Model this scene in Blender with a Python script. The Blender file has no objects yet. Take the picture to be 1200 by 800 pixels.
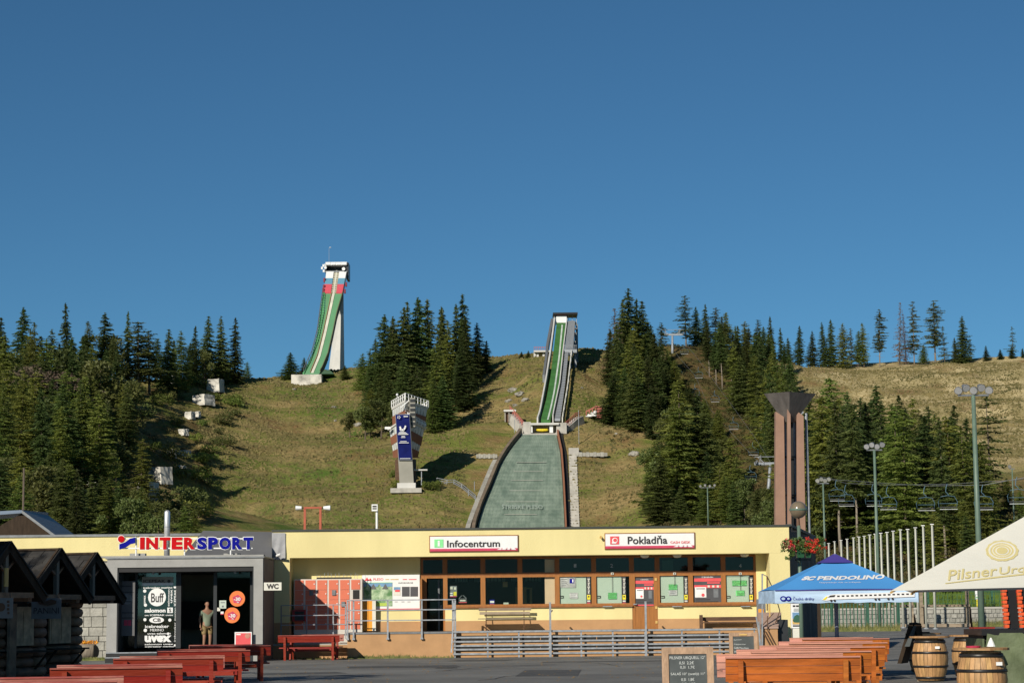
import bpy, bmesh, math, random
import numpy as np
from mathutils import Vector, Matrix
random.seed(7); np.random.seed(7)
PI = math.pi
S = bpy.context.scene
C = S.collection

# ------------------------------------------------------------------ camera
F = 2500.0                      # focal length in pixels of a 1200 px wide frame (75 mm equivalent)
EYE = Vector((0, 0, 1.7))
PITCH = math.atan(314 / F)
ROLL = math.radians(0.58)
fwd = Vector((0, math.cos(PITCH), math.sin(PITCH)))
U0 = Vector((0, -math.sin(PITCH), math.cos(PITCH)))
X0 = Vector((1, 0, 0))
rgt = X0 * math.cos(ROLL) - U0 * math.sin(ROLL)
upv = U0 * math.cos(ROLL) + X0 * math.sin(ROLL)
cd = bpy.data.cameras.new('camera'); cam = bpy.data.objects.new('camera', cd); C.objects.link(cam)
cd.sensor_width = 36; cd.lens = F / 1200 * 36; cd.clip_start = 0.5; cd.clip_end = 12000
m3 = Matrix((rgt, upv, -fwd)).transposed()
cam.matrix_world = Matrix.Translation(EYE) @ m3.to_4x4()
S.camera = cam
# ------------------------------------------------------------------ light
SUN_EL, SUN_AZ = math.radians(25), math.radians(30)     # behind the camera, to the left
sdir = Vector((-math.sin(SUN_AZ) * math.cos(SUN_EL), -math.cos(SUN_AZ) * math.cos(SUN_EL), math.sin(SUN_EL)))
W = bpy.data.worlds.new('World'); S.world = W; W.use_nodes = True
wn = W.node_tree.nodes; wl = W.node_tree.links
bg = wn['Background']; sky = wn.new('ShaderNodeTexSky'); sky.sky_type = 'NISHITA'; sky.sun_disc = False
sky.sun_elevation = SUN_EL; sky.sun_rotation = PI + SUN_AZ
sky.altitude = 1350; sky.air_density = 0.8; sky.dust_density = 0.0; sky.ozone_density = 3.0
tint = wn.new('ShaderNodeMix'); tint.data_type = 'RGBA'; tint.blend_type = 'MULTIPLY'; tint.inputs[0].default_value = 1; tint.inputs[7].default_value = (.57, .99, 1.10, 1)   # clear mountain air, slightly greener blue
wl.new(sky.outputs[0], tint.inputs[6]); wl.new(tint.outputs[2], bg.inputs[0]); bg.inputs[1].default_value = 0.058
sl = bpy.data.lights.new('sun', 'SUN'); so = bpy.data.objects.new('sun', sl); C.objects.link(so)
sl.energy = 4.8; sl.angle = math.radians(0.53); sl.color = (1.0, 0.93, 0.80)
so.rotation_euler = sdir.to_track_quat('Z', 'Y').to_euler(); so.location = (-30, -50, 60)
S.view_settings.view_transform = 'Standard'; S.view_settings.look = 'None'
S.view_settings.exposure = 0.0; S.view_settings.gamma = 1; S.view_settings.use_curve_mapping = False
S.cycles.max_bounces = 5; S.cycles.transparent_max_bounces = 12

# ------------------------------------------------------------------ survey: where a sight line meets a given distance
def P(px, py, Y):
    d = fwd + rgt * ((px - 600) / F) + upv * ((400 - py) / F)
    return EYE + d * (Y / d.y)
def R(x0, y0, x1, y1, Y):
    xc, yc = (x0 + x1) / 2, (y0 + y1) / 2
    return P(x0, yc, Y).x, P(x1, yc, Y).x, P(xc, y1, Y).z, P(xc, y0, Y).z      # xl, xr, zb, zt

def XG(px, D, py=770): return P(px, py, D).x

# ------------------------------------------------------------------ materials
def mat(name, col, rough=0.7, var=0.12, scale=3.0, bump=0.0, metal=0.0, col2=None, stretch=None, detail=4, spec=0.4, bscale=None, rnd=0.0, thr=None, trans=0.0):
    m = bpy.data.materials.new(name); m.use_nodes = True
    n, l = m.node_tree.nodes, m.node_tree.links
    b = n['Principled BSDF']; b.inputs['Roughness'].default_value = rough; b.inputs['Metallic'].default_value = metal
    b.inputs['Specular IOR Level'].default_value = spec
    tc = n.new('ShaderNodeTexCoord'); mp = n.new('ShaderNodeMapping'); l.new(tc.outputs['Object'], mp.inputs[0])
    if stretch: mp.inputs['Scale'].default_value = stretch
    tx = n.new('ShaderNodeTexNoise'); tx.inputs['Scale'].default_value = scale; tx.inputs['Detail'].default_value = detail; tx.inputs['Roughness'].default_value = .62
    l.new(mp.outputs[0], tx.inputs['Vector'])
    rp = n.new('ShaderNodeValToRGB'); l.new(tx.outputs[0], rp.inputs[0])
    c1 = tuple(max(0, c * (1 - var)) for c in col); c2 = col2 or tuple(min(1, c * (1 + var)) for c in col)
    lo, hi = thr or (.32, .68)
    rp.color_ramp.elements[0].position = lo; rp.color_ramp.elements[1].position = hi
    rp.color_ramp.elements[0].color = (*c1, 1); rp.color_ramp.elements[1].color = (*c2, 1)
    out = rp.outputs[0]
    if rnd:
        oi = n.new('ShaderNodeObjectInfo'); hs = n.new('ShaderNodeHueSaturation'); mr = n.new('ShaderNodeMapRange')
        l.new(oi.outputs['Random'], mr.inputs[0]); mr.inputs[3].default_value = 1 - rnd; mr.inputs[4].default_value = 1 + rnd
        l.new(mr.outputs[0], hs.inputs['Value']); l.new(out, hs.inputs['Color'])
        m2 = n.new('ShaderNodeMath'); m2.operation = 'MULTIPLY_ADD'; hv = .05 if trans else .012; m2.inputs[1].default_value = hv; m2.inputs[2].default_value = .497 - hv / 2
        m4 = n.new('ShaderNodeMath'); m4.operation = 'FRACT'; m5 = n.new('ShaderNodeMath'); m5.operation = 'MULTIPLY'; m5.inputs[1].default_value = 7.31
        l.new(oi.outputs['Random'], m5.inputs[0]); l.new(m5.outputs[0], m4.inputs[0]); l.new(m4.outputs[0], m2.inputs[0]); l.new(m2.outputs[0], hs.inputs['Hue'])
        out = hs.outputs[0]
    l.new(out, b.inputs['Base Color'])
    if bump:
        bn = n.new('ShaderNodeTexNoise'); bn.inputs['Scale'].default_value = bscale or scale * 4; bn.inputs['Detail'].default_value = 5
        l.new(mp.outputs[0], bn.inputs['Vector'])
        bp = n.new('ShaderNodeBump'); bp.inputs['Strength'].default_value = bump; bp.inputs['Distance'].default_value = .05
        l.new(bn.outputs[0], bp.inputs['Height']); l.new(bp.outputs[0], b.inputs['Normal'])
    if trans:
        b.inputs['Subsurface Weight'].default_value = 0
        tr = n.new('ShaderNodeBsdfTranslucent'); l.new(out, tr.inputs[0]); mx = n.new('ShaderNodeMixShader'); mx.inputs[0].default_value = trans
        l.new(b.outputs[0], mx.inputs[1]); l.new(tr.outputs[0], mx.inputs[2]); l.new(mx.outputs[0], n['Material Output'].inputs[0])
    return m
def glass(name, tint, refl=.1, through=.85):
    m = bpy.data.materials.new(name); m.use_nodes = True; n, l = m.node_tree.nodes, m.node_tree.links
    n.remove(n['Principled BSDF'])
    t = n.new('ShaderNodeBsdfTransparent'); t.inputs[0].default_value = (*[c * through for c in tint], 1)
    g = n.new('ShaderNodeBsdfGlossy'); g.inputs['Roughness'].default_value = .03
    lw = n.new('ShaderNodeFresnel'); lw.inputs[0].default_value = 1.5
    mm = n.new('ShaderNodeMath'); mm.operation = 'MULTIPLY'; mm.inputs[1].default_value = refl / .04; l.new(lw.outputs[0], mm.inputs[0])
    mx = n.new('ShaderNodeMixShader'); l.new(mm.outputs[0], mx.inputs[0]); l.new(t.outputs[0], mx.inputs[1]); l.new(g.outputs[0], mx.inputs[2])
    l.new(mx.outputs[0], n['Material Output'].inputs[0]); return m
K = {}
K['yellow'] = mat('yellow_render', (.72, .62, .30), .9, .05, .5, .3, bscale=40, col2=(.80, .69, .34), stretch=(1.2, 1, .35), detail=8)
K['tan'] = mat('tan_plinth_render', (.47, .27, .13), .9, .10, 1.3, .3, bscale=50)
K['wood_frame'] = mat('stained_window_wood', (.26, .095, .025), .5, .2, 6, .1, stretch=(1, 1, .15))
K['door_wood'] = mat('oiled_door_wood', (.33, .13, .03), .5, .15, 6, .1, stretch=(3, 1, .3))
K['roof_trim'] = mat('dark_roof_trim', (.045, .05, .045), .5)
K['dark'] = mat('dark_board_and_step_shade', (.02, .018, .016), .7, .3)
K['black'] = mat('black_paint', (.012, .012, .013), .45, .2)
K['blackwood'] = mat('black_stained_wood', (.042, .028, .018), .8, .3, 8, .2, stretch=(1, 1, .2), spec=.2)
K['asphalt'] = mat('asphalt', (.15, .146, .137), .92, .12, .22, .6, col2=(.215, .21, .195), bscale=18, detail=12, thr=(.38,.62))
K['steel'] = mat('galvanised_steel', (.30, .32, .345), .55, .25, 5, metal=.25)
K['steel_dark'] = mat('dull_steel', (.19, .20, .21), .5, .2, 5, metal=.3)
K['chrome'] = mat('stainless_flue', (.70, .70, .70), .38, .05, 3, metal=.6)
K['white'] = mat('white_paint', (.78, .78, .77), .5, .04, 4)
K['offwhite'] = mat('cream_board', (.68, .66, .58), .6, .06, 4)
K['fibre'] = mat('grey_fibre_cement', (.33, .325, .31), .85, .10, 1.6, .15, bscale=30)
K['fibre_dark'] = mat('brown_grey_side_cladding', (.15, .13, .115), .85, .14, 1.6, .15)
K['anthracite'] = mat('anthracite_metal', (.028, .031, .034), .4, .15, 3)
K['greysheet'] = mat('grey_roof_sheet', (.13, .13, .135), .8, .12, .8, .2)
K['tarp'] = mat('grey_tarpaulin', (.33, .33, .34), .6, .12, 1.2, .6, bscale=3)
K['concrete'] = mat('weathered_concrete', (.42, .40, .36), .9, .22, .6, .4, detail=8)
K['concrete_old'] = mat('old_stained_concrete', (.46, .44, .39), .9, .45, .5, .5, detail=8, thr=(.3, .6))
K['concrete_white'] = mat('pale_concrete', (.56, .55, .52), .85, .08, .25, .2)
K['stone'] = mat('ashlar_stone', (.34, .33, .29), .95, .2, 2.2, .8, rnd=.15)
K['stone_grey'] = mat('grey_rubble_stone', (.25, .25, .23), .95, .25, 2, .8)
K['rock'] = mat('grey_rock', (.30, .28, .24), .95, .3, 1, 1.0)
K['red_paint'] = mat('red_bench_paint', (.32, .034, .011), .5, .25, 5, .2, stretch=(.25, 1.5, 1.5), rnd=.14, col2=(.33, .05, .025), thr=(.45, .8), detail=9)
K['red_top'] = mat('worn_lit_red_bench_paint', (.36, .09, .06), .5, .2, 5, .2, stretch=(.25, 1.5, 1.5), rnd=.1, col2=(.50, .25, .18), thr=(.48, .72), detail=9)  # paler pink holds both wear and the light on the top faces
K['orange_wood'] = mat('orange_varnished_wood', (.44, .13, .02), .5, .45, 2.2, .15, stretch=(.5, 3, 3), rnd=.15, detail=7)
K['pink_wood'] = mat('faded_skylit_red_wood', (.50, .23, .16), .5, .25, 3, .15, stretch=(.4, 3, 3), rnd=.15, detail=7)  # pink mixes weathering with sky reflection put into the colour
K['grey_wood'] = mat('weathered_grey_wood', (.27, .215, .15), .8, .3, 5, .3, stretch=(.2, 1, 1), rnd=.15)
K['brown_wood'] = mat('dark_brown_wood', (.10, .052, .028), .7, .3, 4, .3, stretch=(.3, 1, 1))
K['log'] = mat('dark_round_log', (.22, .13, .075), .7, .4, 3, .4, rnd=.2)
K['shutter'] = mat('pale_shutter_wood', (.48, .32, .19), .7, .3, 5, .2)
K['shingle'] = mat('slate_black_shingle', (.040, .038, .036), .85, .3, 3, .4, rnd=.25, spec=.2)
K['locker'] = mat('coral_red_locker', (.66, .17, .095), .45, .06, 1.5)
K['locker_frame'] = mat('light_grey_locker_frame', (.60, .56, .50), .5, .05)
K['orange'] = mat('orange_wood_door', (.80, .33, .03), .5, .12, 4)
K['barrel'] = mat('oak_barrel', (.46, .27, .11), .55, .4, 5, .2, stretch=(2.5, 2.5, .22), detail=8, rnd=.1)
K['barrel_lid'] = mat('oak_lid', (.36, .20, .085), .6, .3, 5, .2, stretch=(.4, 4, 1))
K['hoop'] = mat('iron_hoop', (.03, .028, .027), .4, .3, 6, metal=.4)
K['slate'] = mat('chalkboard_slate', (.075, .085, .085), .75, .25, 2.5)
K['chalk'] = mat('chalk', (.62, .64, .62), .9, .1)
K['frame_wood'] = mat('rough_frame_wood', (.42, .27, .17), .7, .35, 6, .3, stretch=(1, 1, .4))
K['canvas'] = mat('cream_canvas', (.84, .82, .73), .85, .03, .7, .3, bscale=2, trans=.22)
K['gold'] = mat('gold_print', (.62, .53, .25), .8, .04)
K['tent_blue'] = mat('blue_print', (.075, .30, .66), .7, .05, .7)
K['tent_purple'] = mat('violet_canvas', (.06, .045, .25), .7, .1, 1.2)
K['tent_pale'] = mat('pale_blue_print', (.45, .60, .78), .7, .22, 1.5, stretch=(.5, 1, 3))
K['post_blue'] = mat('blue_grey_post', (.23, .27, .36), .5)
K['green_fence'] = mat('green_fence_paint', (.035, .11, .07), .5, .15)
K['green_cabin'] = mat('green_cabin_boards', (.035, .095, .045), .6, .2, 3)
K['green_pole'] = mat('grey_green_pole', (.115, .17, .13), .45, .1)
K['flagpole'] = mat('white_flagpole', (.50, .50, .43), .5, .04)
K['tower_brown'] = mat('brown_tower_concrete', (.30, .18, .128), .85, .10, 1.2, .3)
K['bronze'] = mat('weathered_bronze', (.135, .12, .11), .55, .3, .9, .2, metal=.15, stretch=(3, 3, .5))
K['flower_red'] = mat('geranium_petals', (.75, .07, .04), .6, .3, 9, trans=.2)
K['flower_pink'] = mat('petunia_petals', (.78, .13, .16), .6, .3, 9, trans=.2)
K['leafy'] = mat('window_box_leaves', (.10, .17, .04), .6, .4, 9, trans=.3)
K['planter'] = mat('dark_green_planter', (.02, .085, .04), .4)
K['globe'] = mat('smoky_lamp_globe', (.19, .15, .10), .15, .2, 3, spec=.8)
K['track_green'] = mat('green_track_mat', (.045, .15, .035), .8, .2, .4)
K['jump_green'] = mat('green_jump_cladding', (.12, .30, .15), .7, .08, .15)
K['jump_green2'] = mat('bright_green_jump_stair', (.10, .33, .14), .7, .12, .3)
K['jump_red'] = mat('red_jump_panel', (.62, .09, .12), .6, .06)
K['jump_blue'] = mat('blue_jump_panel', (.12, .30, .42), .6, .06)
K['jump_stripe'] = mat('pale_track_stripe', (.62, .60, .50), .7, .15, .4)
K['judge_brown'] = mat('brown_judges_cladding', (.23, .095, .055), .7, .1, .4)
K['judge_glass'] = mat('pale_window_blinds', (.58, .60, .60), .35, .15, 1.2)
K['judge_grey'] = mat('grey_tower_column', (.30, .29, .25), .85, .1, .3)
K['banner'] = mat('ultramarine_banner', (.010, .015, .11), .8, .3, .3, spec=.05)
K['yellow_mat'] = mat('yellow_crash_mat', (.75, .58, .03), .6)
K['red_wood'] = mat('red_hut_paint', (.42, .13, .10), .7)
K['red_post'] = mat('rust_red_post', (.42, .10, .05), .6)
K['chair_blue'] = mat('blue_chair_frame', (.09, .17, .23), .5)
K['chair_seat'] = mat('dark_chair_seat', (.05, .05, .055), .6)
K['ochre'] = mat('ochre_wood', (.62, .40, .13), .5)
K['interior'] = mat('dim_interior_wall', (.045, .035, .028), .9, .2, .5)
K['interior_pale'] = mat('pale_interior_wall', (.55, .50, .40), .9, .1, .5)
K['peach'] = mat('peach_wall', (.70, .49, .33), .9, .05)
K['blind'] = mat('pale_green_roller_blind', (.52, .58, .50), .8, .04, 1)
K['green_paper'] = mat('green_paper', (.25, .75, .30), .8)
K['paper'] = mat('white_paper', (.80, .80, .78), .8)
K['greypaper'] = mat('dark_grey_poster', (.075, .075, .08), .5)
K['redpaper'] = mat('pinkish_red_print', (.72, .09, .10), .6)
K['magenta'] = mat('magenta_print', (.55, .05, .11), .6)
K['yellowpaper'] = mat('yellow_sticker', (.78, .66, .04), .6)
K['ink'] = mat('dark_ink', (.035, .03, .03), .6)
K['ired'] = mat('red_sign_letter', (.50, .003, .006), .6, spec=.1)
K['iblue'] = mat('blue_sign_letter', (.002, .004, .24), .6, spec=.1)
K['green_ink'] = mat('green_print', (.16, .50, .13), .6)
K['sky_print'] = mat('blue_sky_print', (.16, .30, .48), .6, .2, 4)
K['olive_tarp'] = mat('olive_tarpaulin', (.10, .125, .065), .7, .3, 1.5, .8, bscale=5)
K['skin'] = mat('skin', (.33, .18, .12), .6, .05)
K['hair'] = mat('brown_hair', (.07, .04, .025), .6)
K['shirt'] = mat('pale_green_shirt', (.22, .26, .19), .8)
K['khaki'] = mat('khaki_shorts', (.27, .19, .085), .8)
K['glass'] = glass('window_glass', (.95, .98, .96), .012, .98)
K['shopglass'] = glass('shop_glass', (.62, .78, .72), .03, .7)
K['bark'] = mat('grey_brown_bark', (.13, .10, .075), .9, .3, 3, .5, stretch=(1, 1, .2))
K['bark_pale'] = mat('pale_bare_bark', (.24, .20, .155), .9, .3, 3, .5, stretch=(1, 1, .2))
K['spruce'] = mat('spruce_needles', (.090, .135, .036), .65, .35, .9, rnd=.38, trans=.5, col2=(.155, .205, .056))
K['larch'] = mat('larch_needles', (.19, .245, .045), .65, .3, .9, rnd=.28, trans=.5, col2=(.27, .32, .07))
K['pine'] = mat('pine_needles', (.095, .125, .032), .65, .35, .9, rnd=.25, trans=.45, col2=(.15, .175, .05))
K['deadtree'] = mat('dead_brown_needles', (.19, .115, .08), .8, .3, .9, rnd=.2, trans=.3)
K['leaf'] = mat('broad_leaves', (.115, .145, .035), .6, .35, 1.2, rnd=.25, trans=.4, col2=(.18, .205, .06))
K['twigs'] = mat('grey_brown_twigs', (.16, .125, .08), .8, .35, 1, rnd=.2, trans=.3)

# ------------------------------------------------------------------ mesh builder
class M:
    def __init__(s): s.v = []; s.f = []; s.mi = []; s.cur = 0
    def add(s, vs, fs):
        b = len(s.v); s.v += [tuple(v) for v in vs]; s.f += [tuple(i + b for i in f) for f in fs]; s.mi += [s.cur] * len(fs); return s
    def mat(s, i): s.cur = i; return s
    def box(s, x0, x1, y0, y1, z0, z1):
        if x0 > x1: x0, x1 = x1, x0
        return s.add([(x0,y0,z0),(x1,y0,z0),(x1,y1,z0),(x0,y1,z0),(x0,y0,z1),(x1,y0,z1),(x1,y1,z1),(x0,y1,z1)],
                     [(0,3,2,1),(4,5,6,7),(0,1,5,4),(1,2,6,5),(2,3,7,6),(3,0,4,7)])
    def rbox(s, x0, y0, x1, y1, Y, dep=.05):
        a, b, c, d = R(x0, y0, x1, y1, Y); return s.box(a, b, Y, Y + dep, c, d)
    def hexa(s, p):                # 8 points: bottom 4 ccw, top 4
        return s.add(p, [(0,3,2,1),(4,5,6,7),(0,1,5,4),(1,2,6,5),(2,3,7,6),(3,0,4,7)])
    def bar(s, a, b, w, h=None, up=(0, 0, 1)):
        a, b = Vector(a), Vector(b); d = (b - a).normalized(); h = h or w
        u = Vector(up)
        if abs(d.dot(u)) > .98: u = Vector((0, 1, 0))
        r = d.cross(u).normalized(); u = r.cross(d).normalized(); r = r * w / 2; u = u * h / 2
        return s.hexa([a-r-u, a+r-u, b+r-u, b-r-u, a-r+u, a+r+u, b+r+u, b-r+u])
    def tube(s, pts, rad, n=8, cap=True):
        pts = [Vector(p) for p in pts]; rad = rad if isinstance(rad, (list, tuple)) else [rad] * len(pts)
        vs = []
        for i, p in enumerate(pts):
            d = (pts[min(i+1, len(pts)-1)] - pts[max(i-1, 0)]).normalized()
            u = Vector((0, 0, 1)) if abs(d.z) < .9 else Vector((1, 0, 0))
            r = d.cross(u).normalized(); u = r.cross(d)
            vs += [p + (r * math.cos(2*PI*k/n) + u * math.sin(2*PI*k/n)) * rad[i] for k in range(n)]
        fs = [(i*n+k, i*n+(k+1) % n, (i+1)*n+(k+1) % n, (i+1)*n+k) for i in range(len(pts)-1) for k in range(n)]
        if cap: fs += [tuple(range(n))[::-1], tuple((len(pts)-1)*n + k for k in range(n))]
        return s.add(vs, fs)
    def lathe(s, c, prof, n=24):
        vs = [(c[0] + r*math.cos(2*PI*k/n), c[1] + r*math.sin(2*PI*k/n), c[2] + z) for r, z in prof for k in range(n)]
        fs = [(i*n+k, i*n+(k+1) % n, (i+1)*n+(k+1) % n, (i+1)*n+k) for i in range(len(prof)-1) for k in range(n)]
        fs += [tuple(range(n))[::-1], tuple((len(prof)-1)*n + k for k in range(n))]
        return s.add(vs, fs)
    def ball(s, c, r, n=12, sq=(1, 1, 1)):
        m = n // 2; vs = []; fs = []
        for i in range(m+1):
            t = PI * i / m
            for k in range(n): vs.append((c[0]+r*sq[0]*math.sin(t)*math.cos(2*PI*k/n), c[1]+r*sq[1]*math.sin(t)*math.sin(2*PI*k/n), c[2]+r*sq[2]*math.cos(t)))
        fs = [(i*n+k, (i+1)*n+k, (i+1)*n+(k+1) % n, i*n+(k+1) % n) for i in range(m) for k in range(n)]
        return s.add(vs, fs)
    def slab(s, poly, d):           # polygon extruded by vector d
        d = Vector(d); n = len(poly); vs = [Vector(p) for p in poly] + [Vector(p) + d for p in poly]
        return s.add(vs, [tuple(range(n)), tuple(range(2*n-1, n-1, -1))] + [(i, i+n, (i+1) % n + n, (i+1) % n) for i in range(n)])
    def disc(s, px, py, rpx, Y, dep=.02, n=20, sq=1):
        c = P(px, py, Y); r = rpx * Y / F
        return s.slab([(c.x + r*math.cos(2*PI*k/n), Y, c.z + r*sq*math.sin(2*PI*k/n)) for k in range(n)], (0, dep, 0))
    def text(s, st, x0, y0, x1, y1, Y, dep=.01, off=0.0, rot=0):
        vs, fs = glyphs(st, off)
        a, b, c, d = R(x0, y0, x1, y1, Y)
        if rot == 90: vs = [(-v[1] + 1, v[0]) for v in vs]
        n = len(vs)
        A = [(a + v[0]*(b-a), Y, c + v[1]*(d-c)) for v in vs]
        return s.add(A, [tuple(f) for f in fs])
    def faces_on(s, vs, fs, o, u, v): return s.add([Vector(o) + Vector(u)*p[0] + Vector(v)*p[1] for p in vs], fs)
    def obj(s, name, mats, parent=None, smooth=False, kind=None, label=None, cat=None, group=None, loc=None):
        o0 = Vector((0, 0, 0))
        if parent is not None:
            p = parent
            while p is not None: o0 += p.location; p = p.parent
        elif loc is not None: o0 = Vector(loc)
        me = bpy.data.meshes.new(name); me.from_pydata([(v[0]-o0.x, v[1]-o0.y, v[2]-o0.z) for v in s.v], [], s.f)
        if not isinstance(mats, (list, tuple)): mats = [mats]
        for m in mats: me.materials.append(K[m] if isinstance(m, str) else m)
        if len(mats) > 1: me.polygons.foreach_set('material_index', s.mi)
        if smooth: me.polygons.foreach_set('use_smooth', [True] * len(me.polygons))
        me.update()
        o = bpy.data.objects.new(name, me); C.objects.link(o)
        if parent is not None: o.parent = parent
        elif loc is not None: o.location = loc
        tag(o, label, cat, group, kind); return o
def tag(o, label=None, cat=None, group=None, kind=None):
    if label: o['label'] = label
    if cat: o['category'] = cat
    if group: o['group'] = group
    if kind: o['kind'] = kind
    return o
def thing(name, label, cat, loc=(0, 0, 0), group=None, rz=0):
    o = bpy.data.objects.new(name, None); C.objects.link(o); o.location = loc; o.rotation_euler = (0, 0, rz); o.empty_display_size = .3
    return tag(o, label, cat, group)
def dup(root, loc, rz=0, sc=(1, 1, 1), label=None, group=None):
    r = root.copy(); C.objects.link(r); r.location = loc; r.rotation_euler = (0, 0, rz); r.scale = sc
    if label: r['label'] = label
    if group: r['group'] = group
    for ch in KIDS(root):
        c = ch.copy(); C.objects.link(c); c.parent = r
        for g in KIDS(ch):
            d = g.copy(); C.objects.link(d); d.parent = c
    return r
_kids = {}
def KIDS(o):
    if o.name not in _kids: _kids[o.name] = list(o.children)
    return _kids[o.name]
_g = {}
def glyphs(st, off=0.0):            # text outline as a mesh normalised to 0..1 in both directions
    if (st, off) in _g: return _g[(st, off)]
    cu = bpy.data.curves.new('t', 'FONT'); cu.body = st; cu.offset = off; cu.resolution_u = 3; cu.fill_mode = 'FRONT'
    ob = bpy.data.objects.new('t', cu); C.objects.link(ob)
    dg = bpy.context.evaluated_depsgraph_get(); dg.update()
    me = bpy.data.meshes.new_from_object(ob.evaluated_get(dg))
    vs = [(v.co.x, v.co.y) for v in me.vertices]; fs = [tuple(p.vertices) for p in me.polygons]
    x0 = min(v[0] for v in vs); x1 = max(v[0] for v in vs); y0 = min(v[1] for v in vs); y1 = max(v[1] for v in vs)
    vs = [((v[0]-x0)/(x1-x0), (v[1]-y0)/(y1-y0)) for v in vs]
    bpy.data.objects.remove(ob); bpy.data.curves.remove(cu); bpy.data.meshes.remove(me)
    _g[(st, off)] = (vs, fs); return vs, fs

# ================================================================== TERRAIN
CP = []     # control points: sight line + distance
def cp(px, py, D): p = P(px, py, D); CP.append((p.x, p.y, p.z))
for x in (-260, -130, -60, 0, 60, 130, 260):
    for y in (-60, 20, 110): CP.append((x, y, 0))
for x in (-40, 0, 30, 60): CP.append((x, 150, 0))
CP += [(-60, 150, 0.5), (0, 230, 1.5), (25, 170, 0), (55, 172, 0)]
# landing slope and the meadow left and right of it
for px in (250, 380, 480, 560, 610, 660, 720):
    for py, D in ((625, 416), (600, 429), (575, 441), (540, 460), (512, 474)):
        if px < 400 and py < 560: continue
        cp(px, py, D)
cp(560, 505, 478); cp(600, 492, 488); cp(610, 460, 515); cp(600, 430, 540); cp(575, 429, 548); cp(640, 500, 484)
for px, py in ((620, 419), (640, 417), (660, 417), (700, 420), (740, 417)): cp(px, py, 550)
for px, py in ((640, 455), (680, 455), (720, 455)): cp(px, py, 515)
cp(690, 490, 490); cp(730, 500, 484); cp(640, 488, 489)
# left crest with the tall jump
for px, py, D in ((300, 446, 560), (345, 446, 560), (376, 450, 556), (400, 437, 566), (430, 432, 560), (480, 440, 545), (530, 440, 545), (330, 480, 520), (400, 480, 522), (460, 505, 495),
                  (270, 440, 545), (245, 443, 535), (200, 447, 520), (150, 450, 500), (100, 455, 480), (40, 462, 460), (-60, 470, 450), (-200, 480, 440), (260, 500, 490), (300, 520, 486), (320, 560, 455)): cp(px, py, D)
for px, py, D in ((230, 560, 430), (180, 560, 400), (120, 560, 360), (60, 560, 330), (0, 560, 320), (-100, 570, 320), (180, 620, 330), (100, 625, 270), (0, 625, 250), (-100, 625, 250),
                  (150, 500, 440), (80, 500, 410), (0, 505, 400)): cp(px, py, D)
# right wood, lift line and meadow
for px, py, D in ((770, 425, 560), (800, 410, 580), (840, 405, 590), (880, 415, 600), (925, 436, 600), (960, 433, 602), (990, 431, 604), (1050, 428, 606), (1100, 425, 608), (1150, 423, 608), (1200, 420, 608), (1300, 417, 605), (1500, 430, 600),
                  (800, 470, 510), (850, 480, 500), (880, 520, 450), (890, 590, 385), (800, 560, 430), (760, 540, 455), (800, 620, 380), (900, 640, 300), (940, 500, 510), (1000, 470, 550), (1100, 470, 540), (1200, 470, 530),
                  (1200, 540, 430), (1100, 540, 430), (1000, 540, 430), (950, 580, 380), (1200, 590, 330), (1060, 600, 300), (960, 640, 262), (1060, 645, 245), (1160, 650, 245), (1300, 650, 240), (1000, 690, 205), (1100, 688, 200), (1200, 690, 200), (1080, 705, 178), (1160, 705, 178)): cp(px, py, D)
# behind the crests the ground falls away
for px, py, D in ((300, 470, 640), (400, 470, 650), (100, 500, 600), (-100, 510, 560), (560, 460, 640), (650, 460, 660), (720, 460, 650), (800, 455, 680), (900, 470, 700), (1000, 455, 700), (1100, 450, 700), (1250, 450, 700)): cp(px, py, D)
for x in (-400, -200, 0, 200, 400): CP.append((x, 850, 25))
CP += [(-420, 400, 20), (-420, 650, 30), (420, 420, 30), (420, 650, 40)]
_c = np.array(CP); _n = len(_c)
_r = np.sqrt(((_c[:, None, :2] - _c[None, :, :2]) ** 2).sum(-1))
_A = np.zeros((_n+3, _n+3)); _A[:_n, :_n] = _r - np.eye(_n) * 1.5; _A[:_n, _n] = 1; _A[:_n, _n+1:] = _c[:, :2] / 100; _A[_n, :_n] = 1; _A[_n+1:, :_n] = _c[:, :2].T / 100
_w = np.linalg.solve(_A, np.concatenate([_c[:, 2], np.zeros(3)]))
_rng = np.random.RandomState(3)
_wv = [(_rng.uniform(-1, 1, 2) * 2 * PI / L, _rng.uniform(0, 6.3), a) for L, a in ((60, .5), (40, .4), (25, .35), (25, .3), (14, .2), (10, .16), (7, .12), (5, .08), (4, .07))]
def _table(ys_, xl, xr, Df, dz):
    T = []
    for py in ys_:
        D = Df(py); a_ = P(np.interp(py, [t[1] for t in xl], [t[0] for t in xl]), py, D); b_ = P(np.interp(py, [t[1] for t in xr], [t[0] for t in xr]), py, D)
        T.append((D, a_.x, b_.x, (a_.z + b_.z) / 2 - dz))
    T.sort(); return np.array(T)
_T1 = _table(np.arange(506, 650, 3), [(604, 506), (580, 535), (551, 600), (542, 648)], [(666, 506), (680, 560), (684, 648)], lambda py: 416 + 58 * (625 - py) / 113, .15)
_T2 = _table(np.arange(424, 492, 3), [(632, 424), (632, 450), (628, 492)], [(670, 424), (668, 450), (660, 492)], lambda py: 482 + 65 * (492 - py) / 120, 1.6)
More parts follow.
